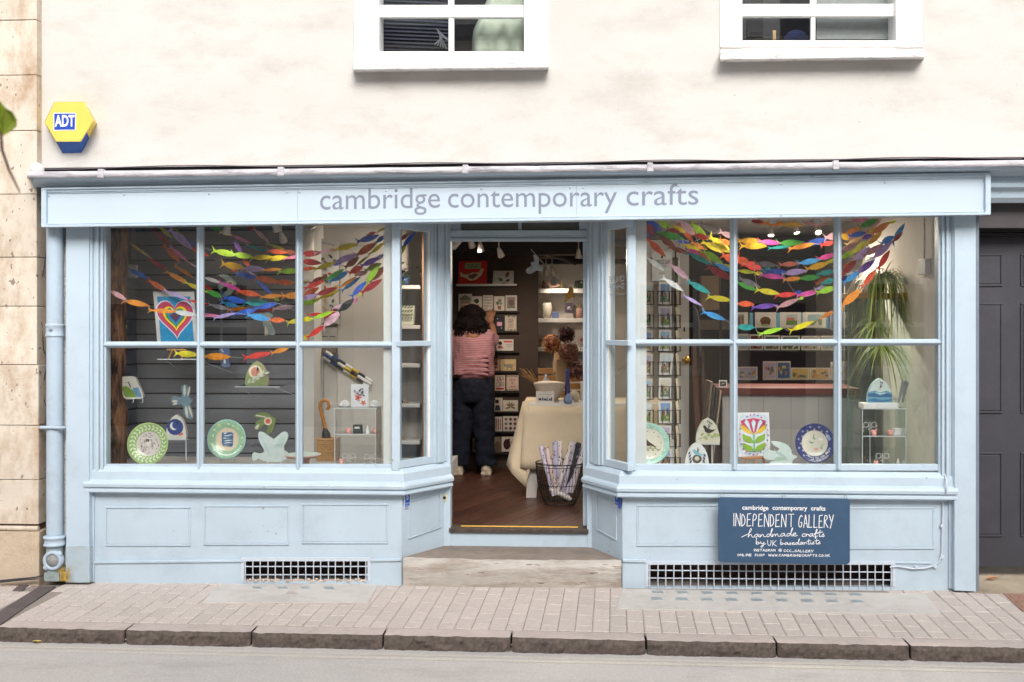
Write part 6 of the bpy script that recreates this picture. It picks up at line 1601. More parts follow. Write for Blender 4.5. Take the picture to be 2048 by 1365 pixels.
# the alcove shelves
for y, nm in ((578, 'top'), (637, 'middle'), (695, 'bottom')):
    a, b = P(1050, y, AY - .25), P(1200, y, AY - .25)
    mb = MB(); mb.box(a.x, b.x, AY - .25, AY - .001, a.z - .045, a.z); mb.build('alcove_shelf', M_SHELFW, label='thick white alcove shelf, %s one in the doorway' % nm, cat='shelf', bevel=.003)
SY_ = AY - .16
def pot(name, px, py, prof, col, lab, Y, cat='vase', rough=.45, n=20, mats=None):
    mb = MB(); k = ppm(Y); mb.lathe([(q[0]/k, q[1]/k, *q[2:]) for q in prof], P(px, py, Y), n)
    return mb.build(name, mats or mat('clay_%d_%d_%d' % col, S(*col), rough, .06, 20, spec=.4), label=lab, cat=cat)
pot('white_vase', 1094, 636, [(0, 0), (7, 0), (10, 8), (10.5, 20), (8.5, 29), (7.5, 30), (6.5, 28), (0, 20)], (206, 196, 180), 'round shouldered cream vase on the middle alcove shelf', SY_)
mb = MB(); mb.slab([(1103, 637), (1118, 637), (1117, 624), (1104, 624)], SY_ - .05, SY_ + .02); mb.build('blue_tumbler', flat((96, 108, 150), .5), label='small blue ceramic block beside the cream vase', cat='tumbler', bevel=.006)
card('bird_print', [(1131, 606), (1145, 606), (1146, 626), (1130, 626)], SY_ + .02, (70, 62, 76), [('leaf', .25, .55, -.5, .5, .12, (196, 190, 190)), ('r', .2, .62, .8, .66, (180, 172, 172))], 'small dark print of a white bird on the middle alcove shelf', 'print', .012)
mb = MB(); mb.slab([(1131, 637), (1148, 637), (1146, 627), (1132, 627)], SY_, SY_ + .05); mb.build('print_stand', flat((160, 152, 148), .6), label='grey block under the small bird print', cat='stand', bevel=.004)
pp_ = thing('pink_pot', 'tapered pink pot with dry twigs on the middle alcove shelf', 'pot', P(1159, 637, SY_))
mb = MB(); k = ppm(SY_); mb.lathe([(0, 0), (8/k, 0), (6/k, 20/k), (5/k, 20/k), (0, 14/k)], P(1159, 637, SY_), 16); mb.build('body', flat((170, 130, 116), .6), parent=pp_)
mb = MB()
for i in range(14): mb.tube([P(1159 + ru(-3, 3), 618, SY_), P(1159 + ru(-12, 12), ru(598, 610), SY_ + ru(-.05, .05))], .002, 4)
mb.build('twigs', flat((120, 100, 76), .8), parent=pp_)
for px, py, w, h, col, lab in ((1087, 578, 7, 17, (112, 66, 44), 'rust brown oval ornament on the top alcove shelf'), (1124, 578, 6, 20, (110, 96, 54), 'olive teardrop ornament on the top alcove shelf')):
    mb = MB(); k = ppm(SY_); mb.lathe([(0, 0), (w*.3/k, .5/k), (w*.5/k, h*.35/k), (w*.35/k, h*.7/k), (.5/k, h/k), (0, h*1.01/k)], P(px, py, SY_), 14); mb.build('glass_ornament', flat(col, .3), label=lab, cat='ornament')
bird('wooden_bird', [(1092, 560), (1098, 564), (1112, 568), (1122, 571), (1114, 574), (1104, 576), (1095, 572)], SY_, (176, 136, 112), [('leaf', .3, .5, .2, .5, .1, (150, 110, 90))], 'peach carved bird on the top alcove shelf', .03, legs=(1100, 1104))
card('landscape_card', [(1150, 562), (1176, 560), (1176, 578), (1147, 578)], SY_, (60, 60, 58), [('p', [(.1, .7), (.4, .45), (.9, .5), (.9, .9), (.1, .9)], (52, 62, 44)), ('c', .5, .25, .06, (214, 214, 214))], 'dark landscape picture on the top alcove shelf', 'picture', .01)
for px, lab in ((1080, 'pale pink wall plate at the left of the alcove'), (1164, 'pale pink round ornament at the right of the alcove')):
    mb = MB(); k = ppm(AY - .05); mb.lathe([(0, .012, 1), (4/k, .012, 1), (4.2/k, .013, 0), (9/k, .02, 0), (9.2/k, .016, 0), (0, 0, 0)], P(px, 681, AY - .06), 20, 0, (Vector((1, 0, 0)), Vector((0, 0, 1)), Vector((0, -1, 0)))); mb.build('wall_plate', [flat((190, 170, 162), .5), flat((150, 96, 90), .5)], label=lab, cat='plate')
# bird mobile strung across
bm_ = thing('bird_mobile', 'string of flat tin birds hanging across the doorway', 'mobile', P(1100, 560, 1.4))
mb = MB(); mb.tube([P(*q, 1.4) for q in ((1062, 499), (1080, 520), (1110, 552), (1140, 572), (1175, 585))], .0018, 5); mb.build('string', WGT, parent=bm_)
for outl, c_ in (([(1065, 509), (1074, 512), (1079, 522), (1077, 530), (1086, 536), (1082, 545), (1074, 540), (1062, 549), (1052, 546), (1052, 538), (1064, 532), (1060, 525), (1070, 524)], (150, 160, 166)), ([(1106, 552), (1112, 556), (1116, 560), (1112, 570), (1108, 573), (1100, 569), (1103, 561)], (120, 116, 112)),
                 ([(1138, 571), (1148, 578), (1146, 588), (1152, 596), (1143, 595), (1136, 601), (1127, 608), (1132, 597), (1129, 589), (1137, 584)], (176, 136, 70)), ([(1176, 584), (1170, 590), (1164, 600), (1168, 603), (1178, 598)], (170, 140, 80))):
    mb = MB(); mb.slab(smooth_loop(outl), 1.40, 1.403); mb.build('tin_bird', mat('tin_%d' % c_[0], S(*c_), .45, .15, 30, metal=.3), parent=bm_)

# table with a cream cloth
TYF = 1.62; ztab = P(1100, 806, TYF).z
tb = thing('display_table', 'white trestle table under a cream cloth inside the doorway', 'table', P(1120, 996, TYF))
xa_, xb_ = P(1048, 806, TYF).x, P(1330, 806, TYF).x
mb = MB(); mb.box(xa_ + .02, xb_, TYF + .02, TYF + .62, ztab - .03, ztab - .004); mb.build('top', M_SHELFW, parent=tb)
M_LEGW = mat('white_leg', S(196, 190, 184), .5, .05, 6)
a, b = P(1068, 930, TYF + .03), P(1062, 996, TYF + .03)
for (dx, dyy) in ((0, 0), (0, .5), (.9, 0), (.9, .5)):
    mb = MB(); mb.loft([Vector((a.x + dx - .05 + q, TYF + .03 + dyy + r, a.z + .3)) for q, r in ((0, 0), (.1, 0), (.1, .04), (0, .04))], [Vector((b.x + dx - .04 + q, TYF + .03 + dyy + r, ZF)) for q, r in ((0, 0), (.085, 0), (.085, .04), (0, .04))]); mb.build('leg', M_LEGW, parent=tb)
M_CLOTH = mat('cream_cloth', S(204, 186, 158), .9, .05, 8, .25, 200, sheen=.2)
cl = MB(); n, m = 30, 10; vs = []
zbt = P(1100, 936, TYF).z
for j in range(m + 1):
    for i in range(n + 1):
        t, s_ = i/n, j/m
        x = xa_ + (xb_ - xa_)*t
        if s_ < .25: vs.append((x, TYF + .62*(1 - s_/.25) - .005, ztab + .002))
        else:
            q = (s_ - .25)/.75
            vs.append((x - .03*q*(1-t), TYF - .004 - .02*math.sin(q*1.6) - .007*q*math.sin(t*17 + .5*q), ztab - (ztab - zbt)*q - .012*q*math.sin(t*9)))
cl.add(vs, [(j*(n+1)+i, j*(n+1)+i+1, (j+1)*(n+1)+i+1, (j+1)*(n+1)+i) for j in range(m) for i in range(n)], 0, True)
# left corner drape
D0 = [P(1048, 806, TYF - .004), P(1056, 806, TYF - .008)]
rowsd = []
for s_ in [q/8 for q in range(9)]:
    row = []
    for t in [q/6 for q in range(7)]:
        top = P(1046 + 12*t, 805 - 2*(1-t), TYF + .02 - .03*t)
        bl = [(1013, 930), (1024, 946), (1038, 962), (1051, 976), (1055, 962), (1058, 948), (1062, 936)][int(round(t*6))]
        bot = P(*bl, TYF + .02 - .05*math.sin(t*3.14) )
        row.append(top.lerp(bot, s_) + Vector((0, -.03*s_*math.sin(t*9), 0)))
    rowsd += row
cl.add(rowsd, [(j*7+i, j*7+i+1, (j+1)*7+i+1, (j+1)*7+i) for j in range(8) for i in range(6)], 0, True)
co = cl.build('tablecloth', M_CLOTH, label='cream cloth draped over the table inside the doorway', cat='tablecloth', recalc=False)
co.modifiers.new('s', 'SOLIDIFY').thickness = .003
# pottery on the table
VY = TYF + .16
mb = MB(); k = ppm(VY); c = P(1099, 803, VY)
pr = []
for zz, rr_ in ((0, 13), (2, 15), (12, 22), (24, 28), (33, 31), (36, 31.5), (35, 30), (12, 18), (4, 0)): pr.append((rr_/k, zz/k))
mb.lathe(pr, c, 28); 
for i, v in enumerate(mb.v):
    if v.z > c.z + 20/k: v.z += .016*math.cos(2*math.atan2(v.y - c.y, v.x - c.x))*0 + .014*abs(math.sin(math.atan2(v.y - c.y, v.x - c.x)))
mb.build('ceramic_bowl', mat('stoneware', S(196, 182, 164), .45, .06, 12), label='large flared cream bowl on the table', cat='bowl')
card('boat_box', [(1072, 784), (1108, 783), (1108, 807), (1072, 807)], TYF + .02, (216, 208, 198), [('r', .1, .25, .9, .28, (150, 144, 140)), ('r', .14, .56, .3, .76, (70, 72, 80)), ('r', .34, .5, .4, .78, (60, 62, 70)), ('e', .5, .68, .09, .1, (90, 96, 106)), ('p', [(.56, .8), (.62, .36), (.7, .8)], (130, 140, 150)), ('r', .72, .6, .82, .78, (80, 84, 92)), ('r', .84, .5, .9, .8, (70, 72, 80))], 'white box printed with small blue boats in front of the bowl', 'box', .05)
pot('blue_bottle', 1135, 800, [(0, 0), (7, 0), (6, 10), (4.5, 30), (4, 50), (4.8, 60), (4, 62), (0, 60)], (66, 70, 122), 'tall slim deep blue bottle vase on the table', VY)
pot('bud_vase', 1136.5, 807, [(0, 0), (8.3, 0), (8.6, 7), (7, 14), (2.5, 18), (2, 19), (0, 18)], (120, 136, 170), 'squat powder blue bud vase at the front of the table', TYF + .04)
pot('moon_vase', 1149, 804, [(0, 0), (6, 1), (10.5, 9), (10, 16), (5, 22), (4, 23), (0, 22)], (176, 162, 140), 'round sand coloured moon vase on the table', VY - .05)
pot('white_bottle', 1165, 804, [(0, 0), (6, 0), (5, 10), (3.6, 25), (4.4, 38), (4, 40), (0, 38)], (196, 188, 176), 'slim white bottle vase beside the moon vase', VY - .04)
pot('grey_bottle', 1092, 772, [(0, 0), (8, 0), (8.5, 5), (6, 12), (2.5, 17), (2.2, 23), (0, 23)], (132, 136, 150), 'grey blue bottle with a narrow neck behind the bowl', VY + .3)
for px, w, lab in ((1123, 9, 'small white price card left of the powder blue vase'), (1146, 4, 'tiny white price card behind the powder blue vase'), (1162, 9, 'small white price card beside the white bottle')):
    mb = MB(); mb.rect(px - w/2, 801, px + w/2, 807, TYF + .03, TYF + .033); mb.prism([P(px - w/2, 807, TYF + .033), P(px + w/2, 807, TYF + .033), P(px + w/2, 806, TYF + .033)], (0, .02, 0)); mb.build('price_card', flat((214, 206, 198), .7), label=lab, cat='price card')
cr = thing('wooden_crate', 'slatted wooden crate standing at the back of the table', 'crate', P(1125, 795, VY + .38))
for i in range(4):
    y0 = 737 + i*15; mb = MB(); mb.rect(1076, y0, 1200, y0 + 11.5, VY + .36, VY + .375); mb.build('slat', mat('crate_wood', S(150, 112, 72), .7, .15, 9, stretch=(.3, 1, 3)), parent=cr, bevel=.002)
hv = thing('tall_vessel', 'tall flat sided beige stoneware vessel holding dried hydrangeas', 'vase', P(1125, 770, VY + .22))
mb = MB(); mb.slab([(1113, 772), (1112, 735), (1114, 719), (1126, 719), (1140, 722), (1138, 772)], VY + .16, VY + .26); mb.slab([(1106, 745), (1110, 690), (1122, 690), (1118, 745)], VY + .265, VY + .29); mb.build('body', mat('sand_stoneware', S(176, 150, 118), .7, .08, 14), parent=hv, bevel=.006)
mb = MB()
for q in ((1104, 690), (1135, 670), (1139, 712), (1150, 742)): mb.tube([P(1128, 722, VY + .2), P((1128+q[0])/2, q[1]+12, VY + .16), P(*q, VY + .14)], .004, 6)
mb.build('stems', flat((112, 88, 60), .8), parent=hv)
for (px, py, rp, cols, lab) in ((1104, 688, 20, [(176, 112, 66), (150, 96, 70), (196, 140, 92), (120, 72, 60)], 'orange brown dried hydrangea head at the left'), (1133, 669, 18, [(70, 38, 40), (56, 34, 34), (96, 56, 56), (46, 28, 28)], 'dark burgundy dried hydrangea head at the top'), (1138, 705, 24, [(150, 100, 78), (128, 86, 78), (166, 120, 92), (112, 78, 74)], 'dusty brown dried hydrangea head in the middle'), (1153, 741, 22, [(140, 96, 86), (112, 74, 74), (160, 116, 100), (92, 62, 62)], 'mauve brown dried hydrangea head at the lower right')):
    mb = MB(); c = P(px, py, VY + .12); k = ppm(VY + .12); R = rp/k
    for i in range(420):
        d = Vector((ru(-1, 1), ru(-1, 1), ru(-1, 1)))
        if d.length < .1: continue
        d.normalize(); p = c + d*R*ru(.72, 1.02); t1 = d.orthogonal().normalized(); t1 = Matrix.Rotation(ru(0, 6.28), 3, d) @ t1; t2 = d.cross(t1); s_ = ru(.008, .015)
        mb.add([p - t1*s_, p + t2*s_*.7 + d*.004, p + t1*s_, p - t2*s_*.7 + d*.004], [(0, 1, 2, 3)], i % 4)
    mb.ell(c, (R*.7, R*.7, R*.7), 10, 8, 3)
    o = mb.build('hydrangea_head', [flat(c_, .8, .2) for c_ in cols], parent=hv, recalc=False); o['label'] = lab
dg_ = thing('dried_grass', 'bundle of dried grass stalks leaning out beside the bowl', 'dried grass', P(1075, 772, VY + .2))
mb = MB()
for i in range(26):
    a = P(1078 + ru(-5, 5), 774, VY + .1); b = P(1040 + ru(-6, 22), 740 + ru(-4, 12), VY + ru(-.05, .15)); mb.tube([a, a.lerp(b, .55) + Vector((0, 0, .012)), b], .0018, 4)
mb.build('stalks', flat((166, 130, 84), .8, .2), parent=dg_)
mb = MB(); mb.rect(1170, 694, 1180, 800, VY + .05, VY + .1); mb.build('green_panel', flat((40, 70, 60), .5), label='narrow dark green panel at the right edge of the doorway', cat='panel')

# wire basket of paper rolls
BY = 1.33
bk2 = thing('wire_basket', 'round black wire basket full of wrapping paper rolls', 'basket', P(1120, 1001, BY))
k = ppm(BY); c = P(1120, 1000, BY); c.z = ZF + .004
def ring(z, r): return [c + Vector((math.cos(t)*r, math.sin(t)*r, z)) for t in [i*2*math.pi/32 for i in range(33)]]
prof = [(0, 29), (12/k, 35), (30/k, 41), (50/k, 46), (84/k, 48.5)]
def rad(z):
    for (z0, r0), (z1, r1) in zip(prof, prof[1:]):
        if z <= z1: return (r0 + (r1 - r0)*(z - z0)/(z1 - z0))/k
    return 48.5/k
for z, th in ((84/k, .005), (78/k, .003), (42/k, .003), (3/k, .004), (12/k, .003)):
    mb = MB(); mb.tube(ring(z, rad(z)), th, 6, caps=False); mb.build('hoop', M_BLACKW, parent=bk2)
for i in range(44):
    t = i*2*math.pi/44
    mb = MB(); mb.tube([c + Vector((math.cos(t)*rad(z), math.sin(t)*rad(z), z)) for z in (0, 12/k, 30/k, 50/k, 84/k)], .0021, 4); mb.build('wire', M_BLACKW, parent=bk2)
rolls = [((1082, 893), (1108, 992), (198, 188, 206)), ((1093, 896), (1112, 985), (206, 186, 180)), ((1110, 884), (1113, 980), (186, 178, 202)), ((1119, 882), (1118, 985), (214, 206, 208)), ((1145, 884), (1112, 990), (206, 196, 196)), ((1151, 886), (1124, 990), (198, 190, 208)), ((1158, 886), (1135, 985), (56, 54, 58)), ((1165, 896), (1132, 992), (196, 186, 204)), ((1170, 892), (1142, 985), (214, 204, 206)), ((1100, 975), (1142, 998), (216, 208, 204))]
labs = ['leaning furthest left', 'with pale pink paper', 'upright at the back left', 'upright beside it with grey marks', 'tall and slanting in the middle', 'tallest slanting right of centre', 'in dark paper', 'thick and white slanting right', 'furthest right', 'lying low inside the basket']
for i, ((x0, y0), (x1, y1), col) in enumerate(rolls):
    a, b = P(x0, y0, BY + ru(-.05, .06)), P(x1, y1, BY + ru(-.03, .04))
    if i == 9: a.y = b.y = BY - .02
    b.z = max(b.z, ZF + .03)
    mb = MB(); d = (b - a).normalized(); u = d.orthogonal().normalized(); v = d.cross(u); L = (b - a).length; r = .021
    mb.tube([a, b], r, 14); rr = random.Random(i)
    for j in range(46):
        t = rr.random()*6.28; q = a + d*(L*rr.random()) + (u*math.cos(t) + v*math.sin(t))*(r + .0008); tn = (-u*math.sin(t) + v*math.cos(t)); s_ = .006 + .007*rr.random()
        mb.add([q - tn*s_*.5, q + d*s_, q + tn*s_*.5, q - d*s_], [(0, 1, 2, 3)], 1 + j % 2)
    mb.lathe([(0, .0008), (r*.55, .0008), (r*.6, .002)], a, 10, 3, (u, v, -d))
    mb.build('paper_roll', [flat(col, .6), flat((122, 84, 72) if i != 6 else (190, 190, 190), .7), flat((92, 96, 92) if i != 6 else (120, 120, 120), .7), flat((120, 108, 100), .8)], label='wrapping paper roll ' + labs[i], cat='paper roll', group='rolls in the wire basket', recalc=False)

# ------------------------------------------------------------------ the person reaching for a card
HYP = 2.93
fo = P(945, 948, HYP); PX, PZ = fo.x, ZF
per = thing('person', 'person in a pink striped top and dark jeans reaching up to the cards', 'person', (PX, HYP, PZ))
def pp3(px, py, Y): q = P(px, py, Y); return q
FOLD = bpy.data.textures.new('cloth_folds', 'CLOUDS'); FOLD.noise_scale = .085; FOLD.noise_depth = 2
def fuse(mb, name, m, vox, smooth=6, parent=per, fold=0):
    o = mb.build(name, m, parent=parent)
    r = o.modifiers.new('fuse', 'REMESH'); r.mode = 'VOXEL'; r.voxel_size = vox; r.use_smooth_shade = True
    s_ = o.modifiers.new('smooth', 'SMOOTH'); s_.factor = .5; s_.iterations = smooth
    if fold:
        dm = o.modifiers.new('folds', 'DISPLACE'); dm.texture = FOLD; dm.strength = fold; dm.mid_level = .5
    return o
V = lambda x, y, z: Vector((PX + x, HYP + y, PZ + z))
M_SKIN = mat('skin', S(150, 104, 80), .55, .05, 20)
sh = P(972, 676, HYP); el = P(989, 684, HYP + .10); wr = P(984, 650, HYP + .24); hd = P(981, 640, HYP + .27)
body = MB()
body.tube([V(0, 0, .9), V(0, .0, 1.15), V(0, 0, 1.34), V(0, .01, 1.42), V(0, .02, 1.47)], [.11, .11, .14, .06, .055], 14)
body.ell(V(0, .03, 1.535), (.078, .096, .115), 18, 14)
body.ell(V(0, .125, 1.52), (.014, .02, .02), 8, 6)
for s_ in (-1, 1):
    body.ell(V(s_*.08, .03, 1.525), (.012, .02, .03), 8, 6)
    body.tube([V(s_*.10, 0, .92), V(s_*.12, .01, .5), V(s_*.13, .0, .09)], [.08, .07, .045], 12)
    body.ell(V(s_*.135, .05, .05), (.045, .11, .045), 10, 8)
body.tube([V(.12, 0, 1.36), sh, el, wr], [.065, .062, .047, .030], 12)
body.tube([V(-.12, 0, 1.36), V(-.215, 0, 1.25), V(-.23, .02, 1.05), V(-.19, .17, 1.0)], [.065, .058, .045, .030], 12)
fd = (hd - wr).normalized()
body.ell(hd, (.038, .022, .045), 10, 8)
for i, (dx, L) in enumerate(((-.030, .062), (-.010, .078), (.010, .082), (.030, .070))):
    a = hd + Vector((dx*.9, .0, .026)); b = a + Vector((dx*.45, .02, L*.6)); e = b + Vector((dx*.1, .03, L*.4)); body.tube([a, b, e], [.0115, .0105, .009], 8)
a = hd + Vector((-.034, 0, -.018)); body.tube([a, a + Vector((-.028, .008, .018)), a + Vector((-.036, .02, .046))], [.013, .012, .010], 8)
lh = V(-.17, .23, 1.0); body.ell(lh, (.03, .045, .03), 10, 8)
for i in range(4): body.tube([lh + Vector((-.02 + .014*i, .03, 0)), lh + Vector((-.022 + .015*i, .085 - .008*abs(i-1.5), -.02))], [.0115, .0095], 8)
body.tube([lh + Vector((.02, .0, .01)), lh + Vector((.045, .035, .012))], [.012, .010], 8)
fuse(body, 'body', M_SKIN, .0065, 3)
# striped knitted top
ms = bpy.data.materials.new('striped_jersey'); ms.use_nodes = True
nn, ll = ms.node_tree.nodes, ms.node_tree.links
tc = nn.new('ShaderNodeTexCoord'); sx = nn.new('ShaderNodeSeparateXYZ'); ll.new(tc.outputs['Object'], sx.inputs[0])
nz = nn.new('ShaderNodeTexNoise'); nz.inputs['Scale'].default_value = 4; ll.new(tc.outputs['Object'], nz.inputs[0])
m1 = nn.new('ShaderNodeMath'); m1.operation = 'MULTIPLY_ADD'; m1.inputs[1].default_value = .06; ll.new(nz.outputs[0], m1.inputs[0]); ll.new(sx.outputs[2], m1.inputs[2])
m2 = nn.new('ShaderNodeMath'); m2.operation = 'MULTIPLY'; m2.inputs[1].default_value = 46; ll.new(m1.outputs[0], m2.inputs[0])
m3 = nn.new('ShaderNodeMath'); m3.operation = 'FRACT'; ll.new(m2.outputs[0], m3.inputs[0])
m4 = nn.new('ShaderNodeMath'); m4.operation = 'GREATER_THAN'; m4.inputs[1].default_value = .72; ll.new(m3.outputs[0], m4.inputs[0])
mx = nn.new('ShaderNodeMix'); mx.data_type = 'RGBA'; mx.inputs[6].default_value = (*S(156, 120, 128), 1); mx.inputs[7].default_value = (*S(158, 80, 82), 1); ll.new(m4.outputs[0], mx.inputs[0]); ll.new(mx.outputs[2], nn['Principled BSDF'].inputs['Base Color'])
nn['Principled BSDF'].inputs['Roughness'].default_value = .9
top = MB()
rings = [(.93, .205, .145), (.96, .215, .155), (1.05, .212, .15), (1.18, .215, .15), (1.30, .215, .142), (1.38, .19, .115), (1.43, .10, .08)]
def stack(mb, rings, cx=0, cy=0, n=24):
    vs = []
    for z, rx, ry in rings:
        for j in range(n): t = 2*math.pi*j/n; vs.append(V(cx + rx*math.cos(t), cy + ry*math.sin(t), z))
    fs = [(i*n+j, i*n+(j+1) % n, (i+1)*n+(j+1) % n, (i+1)*n+j) for i in range(len(rings)-1) for j in range(n)]
    mb.add(vs, fs + [tuple(range(n-1, -1, -1)), tuple(range((len(rings)-1)*n, len(rings)*n))], 0, True)
stack(top, rings)
top.tube([V(.13, 0, 1.36), sh, sh.lerp(el, .92)], [.088, .082, .076], 14)
top.tube([V(-.13, 0, 1.36), V(-.22, 0, 1.25), V(-.235, .01, 1.12)], [.085, .08, .075], 14)
for i in range(5): top.tube([V(-.17, -.135 + .01*i, .97 + .03*i), V(0, -.16, .99 + .035*i), V(.17, -.125, .96 + .045*i)], .011, 6)
fuse(top, 'striped_top', ms, .010, 5, fold=.022)
tr = MB()
stack(tr, [(.70, .175, .135), (.80, .205, .15), (.90, .205, .15), (.955, .195, .14)])
for s_ in (-1, 1):
    vs = [(V(s_*.095, .0, .80), .118), (V(s_*.102, -.005, .62), .116), (V(s_*.110, -.01, .45), .106), (V(s_*.122, -.01, .25), .098), (V(s_*.132, -.005, .10), .092)]
    tr.tube([q for q, r in vs], [r for q, r in vs], 16)
    tr.tube([V(s_*.137, -.005, .13), V(s_*.137, -.005, .095)], .094, 16)
fuse(tr, 'jeans', mat('dark_denim', S(24, 30, 46), .9, .25, 30, .3, 150, stain=S(38, 46, 64), stain_amt=.5, stain_scale=8), .010, 4, fold=.026)
for s_ in (-1, 1):
    so = MB(); so.ell(V(s_*.135, -.03, .055), (.052, .07, .055), 14, 10); so.ell(V(s_*.14, .07, .045), (.05, .10, .042), 14, 10); so.box(PX + s_*.137 - .05, PX + s_*.137 + .05, HYP - .095, HYP + .16, PZ, PZ + .03)
    fuse(so, 'shoe', mat('white_trainer', S(206, 190, 172), .6, .06, 12), .008, 4)
hr = MB(); c = V(-.01, .015, 1.53)
hr.ell(V(-.01, .01, 1.535), (.115, .12, .11), 18, 14); hr.ell(V(-.02, -.02, 1.44), (.155, .115, .10), 18, 12); hr.ell(V(-.10, -.02, 1.38), (.07, .08, .06), 12, 8); hr.ell(V(.09, -.03, 1.385), (.065, .08, .055), 12, 8)
hair = hr.build('hair', mat('black_hair', S(30, 24, 24), .9, .3, 40, .6, 60, spec=.1), parent=per)
r = hair.modifiers.new('fuse', 'REMESH'); r.mode = 'VOXEL'; r.voxel_size = .012
hm = MB()
for i in range(1900):
    d = Vector((ru(-1, 1), ru(-1, .6), ru(-1, 1)))
    if d.length < .2 or (d.y > .3 and d.z < .3): continue
    d.normalize()
    low = rnd() < .55
    cc, rr = (V(-.02, -.02, 1.425), (.165, .125, .125)) if low else (V(-.01, .01, 1.535), (.122, .125, .115))
    p = cc + Vector((d.x*rr[0], d.y*rr[1], d.z*rr[2]))
    q = [p - d*.012]
    for j in range(4): q.append(q[-1] + Vector((ru(-.010, .010) + d.x*.005, ru(-.010, .010) + d.y*.005, -.004 + ru(-.009, .007))))
    hm.tube(q, [.004, .005, .005, .004, .002], 4, caps=False)
cu_ = hm.build('curls', MATS['black_hair'], parent=hair, kind='stuff')

# ------------------------------------------------------------------ shelves behind the left side light
sa = thing('alcove_shelves', 'white shelf unit seen through the left side light', 'shelves', P(820, 930, 1.3))
mb = MB(); mb.rect(786, 380, 848, 1000, 1.62, 1.66); mb.build('back', mat('shelf_back', S(196, 186, 176), .8, .03, 5), parent=sa)
mb = MB(); mb.rect(844, 380, 853, 1000, 1.40, 1.66, 0); mb.build('end_post', mat('brown_post', S(150, 112, 84), .6, .1, 8, stretch=(1, 1, .3)), parent=sa)
for y in (571, 651, 728, 808, 882):
    a, b = P(780, y, 1.38), P(839, y, 1.38); mb = MB(); mb.box(a.x, b.x, 1.38, 1.618, a.z - .03, a.z); mb.build('shelf', M_SHELFW, parent=sa, bevel=.003)
pl_ = thing('potted_plant', 'dark leafy plant in a blue pot in the left side light', 'plant', P(808, 570, 1.48))
mb = MB(); mb.lathe([(0, 0), (.04, 0), (.05, .07), (.045, .07), (0, .05)], P(806, 570, 1.48), 16); mb.build('pot', flat((60, 84, 130), .4), parent=pl_)
mb = MB(); r_ = random.Random(8)
def leafm(mb, p, d, L, w, mi=0, droop=.02):
    d = d.normalized(); s_ = d.cross(UP); s_ = s_.normalized() if s_.length > .05 else Vector((1, 0, 0))
    a = p + d*L*.5 - UP*droop*.3; b = p + d*L - UP*droop
    mb.add([p, a - s_*w, b, a + s_*w, a + UP*w*.15], [(0, 1, 4), (1, 2, 4), (2, 3, 4), (3, 0, 4)], mi, True)
for i in range(26):
    p = P(812 + r_.uniform(-16, 26), 545 + r_.uniform(-22, 16), 1.46 + r_.uniform(-.06, .06)); leafm(mb, p, Vector((r_.uniform(-1, 1), r_.uniform(-1, .2), r_.uniform(-.8, .6))), .06, .022)
mb.build('leaves', mat('dark_leaf', S(46, 62, 44), .5, .2, 20), parent=pl_, recalc=False)
mb = MB()
r_ = random.Random(2); mats = [flat((196, 194, 176), .8), flat((78, 86, 50), .8)]
mb.slab([(790, 650), (826, 650), (827, 612), (790, 612)], 1.42, 1.50)
pic(mb, [(790, 612), (827, 612), (826, 650), (790, 650)], 1.42, [('leaf', .02+.16*(i % 6), .12+.2*(i//6), -.7+.2*r_.random(), .2, .04, (78, 86, 50)) for i in range(24)], mats)
mb.build('leaf_pouch', mats, label='cushion pouch with olive leaf print in the left side light', cat='pouch', recalc=False)
for px, py, col, lab in ((800, 727, (196, 190, 186), 'white shell ornament on the third shelf of the side light'), (802, 808, (60, 56, 56), 'dark little ornament on the fourth shelf of the side light'), (812, 808, (150, 120, 96), 'tan little ornament on the fourth shelf of the side light'), (806, 882, (166, 130, 92), 'bracelet on the lowest shelf of the side light')):
    mb = MB(); k = ppm(1.45); mb.lathe([(0, 0), (4/k, 0), (5/k, 3/k), (2/k, 8/k), (0, 9/k)], P(px, py, 1.45), 10); mb.build('shelf_ornament', flat(col, .5), label=lab, cat='ornament')

# ================================================================== right window
# white half glazed door standing open behind the rack
wd_ = thing('white_door', 'white inner door with a brass knob behind the postcard rack', 'door', P(1335, 1000, 1.5))
WDY = 1.5
M_DOORW = mat('door_white', S(204, 200, 194), .55, .03, 5)
for nm, q in (('stile', (1270, 480, 1301, 1100, WDY, WDY + .04)), ('stile', (1358, 480, 1378, 1100, WDY, WDY + .04)), ('top_rail', (1301.3, 480, 1357.7, 515, WDY, WDY + .04)), ('lock_rail', (1301.3, 880, 1357.7, 1100, WDY, WDY + .04))):
    mb = MB(); mb.rect(*q); mb.build(nm, M_DOORW, parent=wd_, bevel=.003)
mb = MB(); mb.rect(1300, 514, 1359, 881, WDY + .015, WDY + .02); mb.build('glass', M_GLASS, parent=wd_)
mb = MB(); c = P(1371, 720, WDY); fr2 = (Vector((1, 0, 0)), Vector((0, 0, 1)), Vector((0, -1, 0))); mb.lathe([(.026, 0), (.026, .006), (.010, .01), (.010, .03), (.024, .04), (.030, .055), (.022, .07), (0, .074)], c, 18, 0, fr2); mb.build('knob', M_BRASS, parent=wd_)
mb = MB(); mb.rect(1367, 655, 1370, 664, WDY - .003, WDY); mb.build('keyhole', M_BLACKW, parent=wd_)
mb = MB(); mb.rect(1378, 640, 1500, 660, 3.2, 3.4); mb.build('back_ledge', flat((120, 108, 98), .7), label='brown ledge deep in the shop right of the white door', cat='ledge')
mb = MB(); mb.rect(1402, 552, 1442, 620, 3.30, 3.44); mb.build('pale_cupboard', flat((176, 150, 124), .7), label='pale tan cupboard deep in the shop under the beam', cat='cupboard', bevel=.004)
